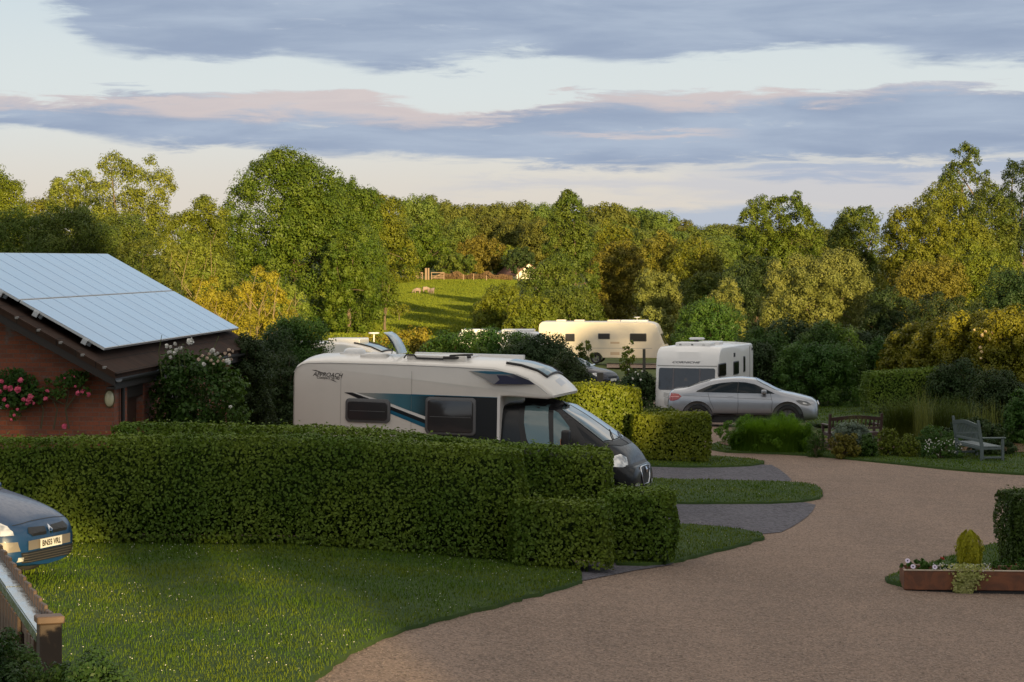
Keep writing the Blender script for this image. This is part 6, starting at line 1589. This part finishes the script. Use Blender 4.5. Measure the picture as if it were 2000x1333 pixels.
# ---------------------------------------------------------------- benches
def bench(name, label, a, b, depthdir, m, hs=.44, hb=1.05, dp=.58):
    """a, b: ground points of the two back legs; the seat reaches dp towards depthdir"""
    a = Vector(a); b = Vector(b); u = (b - a); Lw = u.length; u.normalize(); v = Vector((-u.y, u.x, 0))
    if v.dot(Vector(depthdir)) < 0: flip = -1
    else: flip = 1
    yaw = math.atan2(u.y, u.x); t = thing(name, label, 'bench', tuple(a), (0, 0, yaw))
    y = lambda d: d * flip
    def bxs(nm, x0, x1, y0, y1, z0, z1, par=t, bev=.006): return link(nm, box(x0, x1, min(y(y0), y(y1)), max(y(y0), y(y1)), z0, z1, bev, 1), m, par)
    for x in (0, Lw - .07):
        # raked back leg rising into the back post
        bm = prism([(-.04, 0), (.03, 0), (.02, hs), (-.10, hb - .03), (-.16, hb - .03), (-.06, hs)], x, x + .07, 0, 1, 'YZ') if False else bmesh.new()
        pts = [(-.045, 0), (.035, 0), (.035, hs), (-.075, hb), (-.135, hb), (-.045, hs - .02)]
        A = [bm.verts.new((x, y(p), q)) for p, q in pts]; Bv = [bm.verts.new((x + .07, y(p), q)) for p, q in pts]
        bm.faces.new(A); bm.faces.new(Bv[::-1])
        for i in range(6): bm.faces.new((A[i], Bv[i], Bv[(i + 1) % 6], A[(i + 1) % 6]))
        bmesh.ops.recalc_face_normals(bm, faces=bm.faces[:]); link('leg', bm, m, t)
        bxs('leg', x, x + .07, dp - .07, dp, 0, hs + .2)
        bxs('armrest', x - .01, x + .085, -.02, dp + .04, hs + .2, hs + .235)
        bxs('side_rail', x + .01, x + .06, .035, dp - .07, .12, .17); bxs('side_rail', x + .01, x + .06, .035, dp - .07, hs - .09, hs - .03)
    for k in range(6): y0 = .02 + k * .092; bxs('seat_slat', .01, Lw - .01, y0, y0 + .075, hs - .025, hs)
    bxs('seat_rail', .07, Lw - .07, dp - .05, dp - .02, hs - .10, hs - .027); bxs('seat_rail', .07, Lw - .07, .0, .03, hs - .10, hs - .027)
    # back: gently arched top rail, slats
    n = 14; bm = bmesh.new(); lo = []; 
    def arch(s): return hb - .10 + .055 * math.sin(math.pi * s) ** 1.5
    rows = []
    for i in range(n + 1):
        s = i / n; x = .07 + (Lw - .14) * s; z = arch(s)
        rows.append([bm.verts.new((x, y(-.075 - dy), z + dz)) for dy, dz in ((0, -.10), (.035, -.10), (.055, 0), (.02, 0))])
    for i in range(n):
        for k in range(4): bm.faces.new((rows[i][k], rows[i][(k + 1) % 4], rows[i + 1][(k + 1) % 4], rows[i + 1][k]))
    bm.faces.new(rows[0]); bm.faces.new(rows[-1][::-1]); bmesh.ops.recalc_face_normals(bm, faces=bm.faces[:]); link('back_rail', bm, m, t)
    bxs('back_rail', .07, Lw - .07, -.04, -.01, hs + .10, hs + .17)
    for k in range(int(Lw / .115) - 1):
        x = .13 + k * (Lw - .26) / max(1, int(Lw / .115) - 2); zt = arch((x - .07) / (Lw - .14)) - .09
        bm = bmesh.new(); vs = [bm.verts.new(p) for p in ((x - .022, y(-.02), hs + .16), (x + .022, y(-.02), hs + .16), (x + .022, y(-.035), hs + .16), (x - .022, y(-.035), hs + .16), (x - .022, y(-.085), zt), (x + .022, y(-.085), zt), (x + .022, y(-.10), zt), (x - .022, y(-.10), zt))]
        for f in ((0, 3, 2, 1), (4, 5, 6, 7), (0, 1, 5, 4), (1, 2, 6, 5), (2, 3, 7, 6), (3, 0, 4, 7)): bm.faces.new([vs[i] for i in f])
        bmesh.ops.recalc_face_normals(bm, faces=bm.faces[:]); link('back_slat', bm, m, t)
    return t
GRW = mat('weathered_green_wood', (.12, .155, .155), .55, build=lambda b, p, t: (t.links.new(b.mix(b.noise(objco(b), 7, 5, .7), (.055, .075, .075), (.12, .15, .15)), p.inputs['Base Color'])) and None)
n0 = G(1919, 904); f0 = G(1868, 893)
bench('garden_bench', 'weathered grey green wooden bench on the verge with its back to us', f0, n0 + (n0 - f0) * -.0, (1, 0, 0), GRW, hb=1.12, dp=.60)
DKW = mat('dark_brown_wood', (.045, .022, .018), .55)
b0 = XY(1617, 67.5); b1 = XY(1722, 67.8)
bench('garden_bench', 'dark reddish wooden bench half hidden among the bed plants', Vector((*b0, gz(*b0) + .05)), Vector((*b1, gz(*b1) + .05)), (0, 1, 0), DKW, hb=.98)

# ---------------------------------------------------------------- planter at the right
def planter():
    a = G(1766, 1154); ZP = a.z - .02; D = a.y
    t = thing('wooden_planter', 'long low wooden planter box at the right edge of the drive', 'planter', (a.x, a.y, ZP), (0, 0, R(-4)))
    WD = mat('stained_timber', (.20, .062, .026), .55, build=lambda b, p, tt: (tt.links.new(b.mix(b.mr(b.noise(b.n('ShaderNodeMapping') and objco(b), 2.4, 5, .7, 2.0), .35, .7), (.10, .040, .022), (.19, .068, .030)), p.inputs['Base Color'])) and None)
    L = 3.1; H = .31; W = .75
    link('front_board', box(0, L, 0, .045, .03, H, .006, 1), WD, t); link('back_board', box(0, L, W - .045, W, .03, H, .006, 1), WD, t)
    link('end_board', box(.0, .045, .047, W - .047, .03, H, .006, 1), WD, t); link('end_board', box(L - .045, L, .047, W - .047, .03, H, .006, 1), WD, t)
    link('cap_strip', box(-.005, L + .005, -.008, .052, H + .001, H + .016, .003, 1), mat('pale_timber_edge', (.36, .29, .22), .6), t)
    link('footing', box(.12, L - .02, .03, W - .05, -.02, .028), mat('footing_dark', (.02, .02, .022), .8), t)
    link('knot', cylz(2.02, .2, .02, 0, .01), WD, t) if False else None
    k = cyl(1.98, .17, .035, -.003, .004, 14); link('knot', k, mat('knot_orange', (.30, .09, .03), .5), t)
    link('soil', box(.05, L - .05, .05, W - .05, .05, H - .05), SOIL, t)
    M = t.location
    c = math.cos(R(-4)); s = math.sin(R(-4))
    def wp(x, y, z): return Vector((a.x + x * c - y * s, a.y + x * s + y * c, ZP + z))
    rng = np.random.default_rng(600)
    # golden conifer
    p = wp(1.0, .42, .25); n = 6500; H2 = .60
    u = rng.uniform(0, 1, n); r = .165 * np.interp(u, [0, .12, .35, .6, .8, .92, 1], [.60, .88, 1.05, 1.08, .92, .66, .25]); ang = rng.uniform(0, 6.28, n)
    lob = 1 + .16 * np.sin(ang * 5 + u * 3) + .1 * np.sin(ang * 9 - u * 5)
    P = np.c_[np.cos(ang) * r * lob * rng.uniform(.75, 1.05, n), np.sin(ang) * r * lob * rng.uniform(.75, 1.05, n), u * H2 * (1 + .05 * np.sin(ang * 3))]; N = np.c_[np.cos(ang), np.sin(ang), .3 + 0 * u]
    V, Fq = leaf_geo(P, N, .045, rng, .28, .35, -4.0)
    o = link('conifer', mesh_np('conifer', V, Fq), leafmat('golden_conifer_leaf', (.26, .28, .014), (.46, .42, .025), .3, .5, 0)); o.location = p; tag(o, 'small golden upright conifer growing in the wooden planter', 'conifer')
    # green filling
    fl = leafmat('bedding_leaf', (.04, .10, .02), (.08, .16, .03), .3, .45, 0)
    def mound(x, y, z, rx, ry, rz, n, m, leaf, name, label, cat, asp=.6):
        P, N, C = crown_pts(rng, n, rx, ry, rz, 14, (.25, .4)); V, Fq = leaf_geo(P, N, leaf, rng, asp, .6); o = link(name, mesh_np(name, V, Fq), m); o.location = wp(x, y, z); return tag(o, label, cat)
    mound(.28, .35, .33, .26, .22, .09, 900, fl, .05, 'bedding_plant', 'fresh green bedding plant under the daisies in the planter', 'bedding plant')
    mound(.68, .45, .34, .24, .2, .08, 700, fl, .045, 'bedding_plant', 'low green bedding plant left of the golden conifer', 'bedding plant')
    mound(1.6, .4, .33, .45, .25, .10, 1300, SHR, .05, 'bedding_plant', 'darker green planting right of the golden conifer', 'bedding plant')
    mound(2.4, .4, .33, .45, .25, .10, 900, SHR, .05, 'bedding_plant', 'dark green planting at the cropped end of the planter', 'bedding plant')
    # trailing variegated ivy
    n = 2400; u = rng.uniform(0, 1, n) ** .8; P = np.c_[.93 + rng.normal(0, .085, n) * (1.15 - .55 * u) + .04 * np.sin(u * 6) + u * -.05, -.02 - rng.uniform(0, .10, n) * (1 - .3 * u), .40 - u * .47]
    k = u < .25; P[k, 0] += rng.normal(0, .12, k.sum()); P[k, 1] += rng.uniform(0, .3, k.sum())
    P = np.array([wp(*q) for q in P]); V, Fq = leaf_geo(P, np.tile((0, -1, .3), (n, 1)), .046, rng, .8, .6, .6)
    tag(link('trailing_ivy', mesh_np('trailing_ivy', V, Fq), leafmat('variegated_leaf', (.20, .24, .05), (.66, .62, .32), .25, .5, 0)), 'variegated cream and green ivy trailing over the planter front', 'ivy')
    # little white flowers: lobelia-like sprays
    Q = np.r_[np.c_[rng.uniform(.42, 1.3, 150), rng.uniform(-.02, .25, 150), H + rng.uniform(.0, .10, 150)], np.c_[rng.uniform(1.75, 2.3, 60), rng.uniform(-.04, .1, 60), H + rng.uniform(-.02, .08, 60)]]
    o = blooms('white_blossoms', 'sprinkle of tiny white flowers along the planter edge', 'blossom', [wp(*q) for q in Q], .013, FLW, 601, 5); o['kind'] = 'stuff'
    # daisies with dark eyes
    for i, (x, z, lb) in enumerate([(.05, .46, 'palest daisy, highest at the left corner of the planter'), (.13, .375, 'pale lilac daisy with dark eye near the planter left corner'), (.45, .37, 'pale lilac daisy with dark eye right of its neighbour in the planter')]):
        t2 = thing('daisy', lb, 'daisy', wp(x, -.0, z), (R(60), 0, 0)); bm = bmesh.new()
        for k in range(12):
            q = 6.283 * k / 12; M2 = Matrix.Rotation(q, 4, 'Z'); vs = [bm.verts.new(M2 @ Vector(v)) for v in ((.01, -.004, 0), (.03, -.009, .004), (.042, 0, .002), (.03, .009, .004), (.01, .004, 0))]; bm.faces.new(vs)
        link('petals', bm, mat('petal_lilac', (.62, .55, .68), .6), t2)
        link('eye', cylz(0, 0, .012, 0, .01, 10), mat('daisy_eye', (.05, .01, .08), .6), t2)
        b = bmesh.new(); bm_tube(b, [(0, 0, 0), (0, -.02, -.05), (0, -.13, -.08)], .003, 5); link('stalk', b, fl, t2)
    for i, (x, z) in enumerate([(.60, .44), (.63, .43), (1.72, .36)]):
        blooms('red_flower', ['coral red bloom at the back of the planter', 'second coral red bloom touching the first at the back of the planter', 'dull red bloom right of the golden conifer'][i], 'flower', [wp(x, .55, z)], .028, FLR, 610 + i, 10)
planter()
# ---------------------------------------------------------------- fence at the lower left
def fence():
    # near post at 14 m, running away to the left; sloping flat metal cap between two skins of boards
    P0 = at(98, 1212, 14.0); P1 = at(-70, 985, 17.7)
    d = (P1 - P0); L = Vector((d.x, d.y, 0)).length; yaw = math.atan2(d.y, d.x); g = .0
    t = thing('wooden_fence', 'double sided board fence with a shiny metal capping at the lower left corner', 'fence', (P0.x, P0.y, g), (0, 0, yaw))
    sl = (P1.z - P0.z) / L; z0 = P0.z
    # local x along the fence away from us; local +y is to the left as it runs away, so the lawn side is -y
    PL = mat('fence_board_wood', (.13, .075, .045), .65, build=lambda b, p, tt: (tt.links.new(b.mix(b.noise(objco(b), 6, 5, .7), (.06, .036, .024), (.15, .095, .068)), p.inputs['Base Color'])) and None)
    LD = mat('zinc_capping', (.42, .47, .50), .18, .9, build=lambda b, p, tt: (tt.links.new(b.mr(b.noise(objco(b), 14, 5, .7), .35, .7, .12, .4), p.inputs['Roughness'])) and None)
    bm = bmesh.new()
    def slab(x0, x1, y0, y1, dz0, dz1):
        vs = [bm.verts.new(p) for p in ((x0, y0, z0 + sl * x0 + dz0), (x1, y0, z0 + sl * x1 + dz0), (x1, y1, z0 + sl * x1 + dz0), (x0, y1, z0 + sl * x0 + dz0), (x0, y0, z0 + sl * x0 + dz1), (x1, y0, z0 + sl * x1 + dz1), (x1, y1, z0 + sl * x1 + dz1), (x0, y1, z0 + sl * x0 + dz1))]
        for f in ((0, 3, 2, 1), (4, 5, 6, 7), (0, 1, 5, 4), (1, 2, 6, 5), (2, 3, 7, 6), (3, 0, 4, 7)): bm.faces.new([vs[i] for i in f])
    slab(.02, 1.25, -.02, .075, -.075, -.06); slab(1.26, L, -.02, .075, -.072, -.057); slab(0.02, L, .06, .078, -.13, -.074)
    link('metal_capping', bm, LD, t)
    bm = bmesh.new(); slab(.02, L, .015, .055, -.22, -.08); slab(.02, L, .015, .055, -1.4, -1.28); link('rail', bm, PL, t)
    x = .04; k = 0
    while x < L:
        zt = z0 + sl * x + .0; link('board', box(x, x + .085, -.045, -.022, g, zt - .0 + (k % 2) * .012, .004, 1), PL, t); x += .105; k += 1
    x = .12; k = 0
    while x < L:
        zt = z0 + sl * x - .135
        if k not in (3, 4): link('board', box(x, x + .1, .058, .080, g, zt, .003, 1), PL, t)
        x += .125; k += 1
    link('post', box(-.09, .03, -.055, .075, 0, z0 - .01, .005, 1), mat('post_dark', (.05, .032, .022), .7), t)
    link('post_cap', box(-.10, .035, -.07, .09, z0 - .008, z0 + .035, .006, 1), PL, t)
fence()
B('shrub', 'dark leafy garden shrub in the lower left corner below the fence', 'shrub', 80, 11.6, 1240, 400, leafmat('corner_shrub_leaf', (.022, .055, .014), (.055, .095, .024), .2, .45, 0), 700, k=80, dens=.7, leaf=9, pr=(.14, .24), depth=1.2)
# ---------------------------------------------------------------- field: fence, gate, sheep, far house
def field_bits():
    WP = mat('sunlit_post_wood', (.22, .15, .095), .7)
    def post(px, y0, y1, w, label, D=428):
        a = at(px, y0, D); b = at(px, y1, D); g = gz(a.x, a.y)
        bm = box(-w / 2, w / 2, -w / 2, w / 2, -.3, b.z - g, .02, 1)
        o = link('fence_post', bm, WP); o.location = (a.x, a.y, g); return tag(o, label, 'fence post', 'posts of the field fence')
    for px, yt in ((738, 527), (787, 526), (765, 527), (925, 535), (905, 536), (950, 538)): post(px, 540, yt, .16, 'thin wooden post of the fence across the top of the sheep field')
    post(832, 540, 524, .36, 'left of the two thick gate posts at the top of the field'); post(837, 540, 524, .30, 'right of the two thick gate posts at the top of the field')
    for px, x1, lb in ((812, 826, 'wooden field gate left of the thick posts'), (842, 868, 'braced wooden field gate right of the thick posts')):
        D = 429; a = at(px, 541, D); b = at(x1, 541, D); g = gz(a.x, a.y); w = b.x - a.x
        t = thing('field_gate', lb, 'gate', (a.x, a.y, g))
        for z in (.35, .7, 1.3): link('bar', box(0, w, -.04, .04, z, z + .14), WP, t)
        for x in (0, w - .14): link('stile', box(x, x + .14, -.05, .05, .1, 1.45), WP, t)
        bm = bmesh.new(); bm_tube(bm, [(.1, 0, .3), (w - .1, 0, 1.35)], .08, 5); link('brace', bm, WP, t)
    a = at(735, 533, 428); b = at(806, 533, 428); g = gz(a.x, a.y); bm = bmesh.new()
    for z in (.6, 1.0): bm_tube(bm, [(a.x, a.y, g + z), (b.x, b.y, gz(b.x, b.y) + z)], .03, 5)
    tag(link('fence_wire', bm, WP), 'thin wires strung between the posts of the field fence', 'wire')
    # undergrowth along the fence
    rng = np.random.default_rng(81); n = 9000; px = rng.uniform(850, 1000, n); X = (px - CX) / F * 436; P = np.c_[X, 436 + rng.uniform(-3, 3, n), np.zeros(n)]; P[:, 2] = zg(P[:, 0], P[:, 1]) + rng.uniform(0, 1, n) ** 1.6 * .9 * (1 + .5 * np.sin(X * 1.7) * np.sin(X * .6 + 1))
    V, Fq = leaf_geo(P, np.tile((0, -1, .2), (n, 1)), .4, rng, .5); tag(link('undergrowth', mesh_np('undergrowth', V, Fq), leafmat('dry_bracken', (.10, .065, .03), (.16, .10, .05), .2, .7, 0)), 'reddish dry undergrowth along the top hedge of the sheep field', 'undergrowth', None, 'stuff')
    # far house
    D = 452; a = at(1014, 545, D); g = gz(a.x, a.y); H = 4.2
    t = thing('white_house', 'distant house with a sunlit white gable among the trees', 'house', (a.x + 1.8, a.y, g - .5), (0, 0, R(30)))
    link('wall', prism([(-2.6, 0), (2.6, 0), (2.6, 1.3), (0, H - 1.0), (-2.6, 1.3)], 0, 7), mat('white_render', (.75, .70, .58), .7), t)
    RT = mat('brown_roof', (.22, .11, .08), .8)
    link('roof', prism([(0, H - .8), (3.0, 1.15), (3.0, .95), (0, H - .98), (-3.0, .95), (-3.0, 1.15)], -.25, 7.2), RT, t)
    w = link('window', box(.1, .8, -.05, -.0, .5, 1.3), mat('white_frame', (.6, .6, .58), .5), t); link('pane', box(.17, .73, -.06, -.05, .57, 1.23), GLASS, w)
    # sheep
    WO = mat('sheep_wool', (.27, .20, .16), .9, build=lambda b, p, tt: bump(b, p, b.noise(objco(b), 12, 4, .7), .8, .05)); FC = mat('sheep_face', (.10, .07, .06), .8)
    def sheep(px, py, yaw, graze, sc, label):
        p = G(px, py); t = thing('sheep', label, 'sheep', p, (0, 0, yaw), 'sheep grazing in the far field')
        bm = bmesh.new(); V = [(-.42, 0, .62), (-.15, 0, .66), (.15, 0, .66), (.38, 0, .68), (.55, 0, .60 if graze else .86), (.72, 0, .28 if graze else .95)]
        E = [(0, 1), (1, 2), (2, 3), (3, 4), (4, 5)]; Rr = [.20, .27, .28, .22, .13, .075]
        for x, par in ((-.34, 0), (.30, 3)):
            for y in (-.13, .13):
                i = len(V); kx = .05 if x < 0 else .0
                V += [(x - kx, y, .36), (x + kx * .4, y, .18), (x, y, .0)]; E += [(par, i), (i, i + 1), (i + 1, i + 2)]; Rr += [.085, .04, .035]
        vs = [bm.verts.new(v) for v in V]; [bm.edges.new((vs[a], vs[b])) for a, b in E]
        o = link('body', bm, WO, t, True); md = o.modifiers.new('skin', 'SKIN')
        for k, r in enumerate(Rr): o.data.skin_vertices[0].data[k].radius = (r, r)
        o.data.skin_vertices[0].data[1].use_root = True
        s2 = o.modifiers.new('sub', 'SUBSURF'); s2.levels = s2.render_levels = 2
        hz = .22 if graze else .93; hx = .74
        bm = bmesh.new(); bmesh.ops.create_icosphere(bm, subdivisions=2, radius=1, matrix=Matrix.Translation((hx, 0, hz)) @ Matrix.Rotation(R(60 if graze else 20), 4, 'Y') @ Matrix.Diagonal((.15, .075, .085, 1)))
        hd = link('face', bm, FC, t, True)
        for y in (-.1, .1): bm = bmesh.new(); bmesh.ops.create_icosphere(bm, subdivisions=1, radius=1, matrix=Matrix.Translation((hx - .10, y, hz + .06)) @ Matrix.Diagonal((.03, .06, .025, 1))); link('ear', bm, FC, hd)
        t.scale = (sc,) * 3
    sheep(815, 575, R(170), True, 1.05, 'leftmost grazing sheep in the field, dull coloured'); sheep(832, 573, R(10), True, 1.1, 'middle sheep of the three close together in the field'); sheep(843, 576, R(60), False, 1.05, 'palest sheep, rightmost of the three in the field')
    sheep(747, 537, R(20), True, 1.6, 'tan sheep by the fence at the top left of the field')
field_bits()
T('small_tree', 'thin young tree standing alone in the sheep field', 'tree', 780, 268, 588, 40, OLV, 710, k=16, dens=.7, lowest=.3, pr=(.2, .32))
T('sapling', 'thin yellow green sapling in front of the cream caravan', 'sapling', 1226, 128, 664, 30, ASH, 711, k=14, dens=.75, lowest=.15, pr=(.16, .28), leaf=4, fill=.02)
T('sapling', 'green sapling behind the bushes left of the yellow sapling', 'sapling', 1138, 110, 664, 44, MID, 712, k=16, dens=.9, lowest=.1, pr=(.16, .28))
def wpost(px, y0, y1, D, w, label):
    a = at(px, y1, D); b = at(px, y0, D); g = gz(b.x, b.y); o = link('wooden_post', box(-w / 2, w / 2, -w / 2, w / 2, -.2, a.z - g, .015, 1), mat('post_grey_brown', (.06, .055, .045), .8)); o.location = (b.x, b.y, g); tag(o, label, 'post')
wpost(1258, 712, 682, 132, .16, 'short dark wooden post before the cream caravan')
wpost(1172, 765, 728, 84, .22, 'thick dark post right of the dark bushes by the small car')
# ---------------------------------------------------------------- unseen screen added behind the viewer, shaped to shade the near pitches
def shade_screen():
    Y0 = -15.0; rng = np.random.default_rng(900); cell = .4
    hx = [(-40, 16), (3.0, 18), (9.0, 18.5), (11.5, 17.5), (12.5, 11.5), (20.2, 10.6), (20.5, 7.6), (22.6, 7.3), (22.9, 11), (26, 12), (35, 13.2), (36.5, 15.6), (40.5, 15.4), (42.8, 12.4), (44, 12.0), (62, 12.0)]
    X = np.arange(-40, 62, cell); bm = bmesh.new(); parts = []
    def opened(x, z):  # gaps shaped to let the sun onto chosen spots
        w = .35 * math.sin(x * 2.3) + .25 * math.sin(x * 5.1 + z)
        if 4.4 + w < x < 9.6 + w and 3.1 + .2 * math.sin(x * 3) < z < (5.5 if x < 6.7 else 4.75) + .2 * math.sin(x * 1.7): return True
        if 4.0 < x < 6.5 and 5.3 < z < 7.2: return (math.sin(x * 7 + z * 5) + math.sin(z * 9 - x * 3)) > .55
        return False
    vs = []; fs = []; n = 0
    for x in X:
        top = np.interp(x, [a for a, _ in hx], [b for _, b in hx]) + .25 * math.sin(x * 1.9) + .2 * math.sin(x * 4.7 + 1)
        z = -.5
        while z < top:
            z1 = min(z + cell, top)
            if not opened(x + cell / 2, (z + z1) / 2):
                v = [(x, Y0, z), (x + cell, Y0, z), (x + cell, Y0, z1), (x, Y0, z1)]; v += [(a, Y0 - 1.2, c) for a, _, c in v]
                vs += v; fs += [[n + i for i in f] for f in ((0, 3, 2, 1), (4, 5, 6, 7), (0, 1, 5, 4), (3, 7, 6, 2), (0, 4, 7, 3), (1, 2, 6, 5))]; n += 8
            z = z1
    for (cx, cz, rx_, rz_, cnt) in ((50.0, 15.2, 4.6, 2.1, 330), (46.5, 15.4, 1.6, 1.2, 26), (39, 16, 2.4, 1.6, 60)):
        for q in range(cnt):           # scattered blocks added above the screen to dapple the sun
            a, r_ = rng.uniform(0, 6.28), math.sqrt(rng.uniform()); x, z = cx + rx_ * r_ * math.cos(a), cz + rz_ * r_ * math.sin(a); s_ = rng.uniform(.12, .26); yy = Y0 - rng.uniform(0, 1)
            v = [(x - s_, yy, z - s_), (x + s_, yy, z - s_), (x + s_, yy, z + s_), (x - s_, yy, z + s_)]; v += [(a_, yy - .3, c) for a_, _, c in v]
            vs += v; fs += [[n + i for i in f] for f in ((0, 3, 2, 1), (4, 5, 6, 7), (0, 1, 5, 4), (3, 7, 6, 2), (0, 4, 7, 3), (1, 2, 6, 5))]; n += 8
    for cx, ht in ((50, 14.6), (46.5, 15), (39, 16)):
        v = [(cx - .15, Y0 - .4, 0), (cx + .15, Y0 - .4, 0), (cx + .15, Y0 - .4, ht), (cx - .15, Y0 - .4, ht)]; v += [(a_, Y0 - .7, c) for a_, _, c in v]
        vs += v; fs += [[n + i for i in f] for f in ((0, 3, 2, 1), (4, 5, 6, 7), (0, 1, 5, 4), (3, 7, 6, 2), (0, 4, 7, 3), (1, 2, 6, 5))]; n += 8
    vs = [(a + 7.5, b_ - 30, c + 3) for a, b_, c in vs]; v = [(x_, y_, z_) for x_, y_ in ((-34, -45), (69.5, -45), (69.5, -46.2), (-34, -46.2)) for z_ in (0, 2.6)]
    vs += v; fs += [[n + i for i in f] for f in ((0, 2, 3, 1), (2, 4, 5, 3), (4, 6, 7, 5), (6, 0, 1, 7), (1, 3, 5, 7), (0, 6, 4, 2))]
    n = 60000; xx = rng.uniform(-40, 62, n); tp = np.interp(xx, [a for a, _ in hx], [b for _, b in hx]); zz = rng.uniform(0, 1, n) * tp
    keep = np.array([not opened(a, c) for a, c in zip(xx, zz)]); P = np.c_[xx + 7.5, Y0 - 30 + rng.uniform(-.05, .35, n), zz + 3][keep]
    V, Fq = leaf_geo(P, np.tile((0, 1, .2), (len(P), 1)), .45, rng)
    me = mesh_np('shade_screen', *merge([(np.array(vs), np.array(fs)), (V, Fq)])); o = link('added_shade_screen', me, DRK)
    tag(o, 'tall dark conifer windbreak standing behind the viewer', 'hedge')
shade_screen()
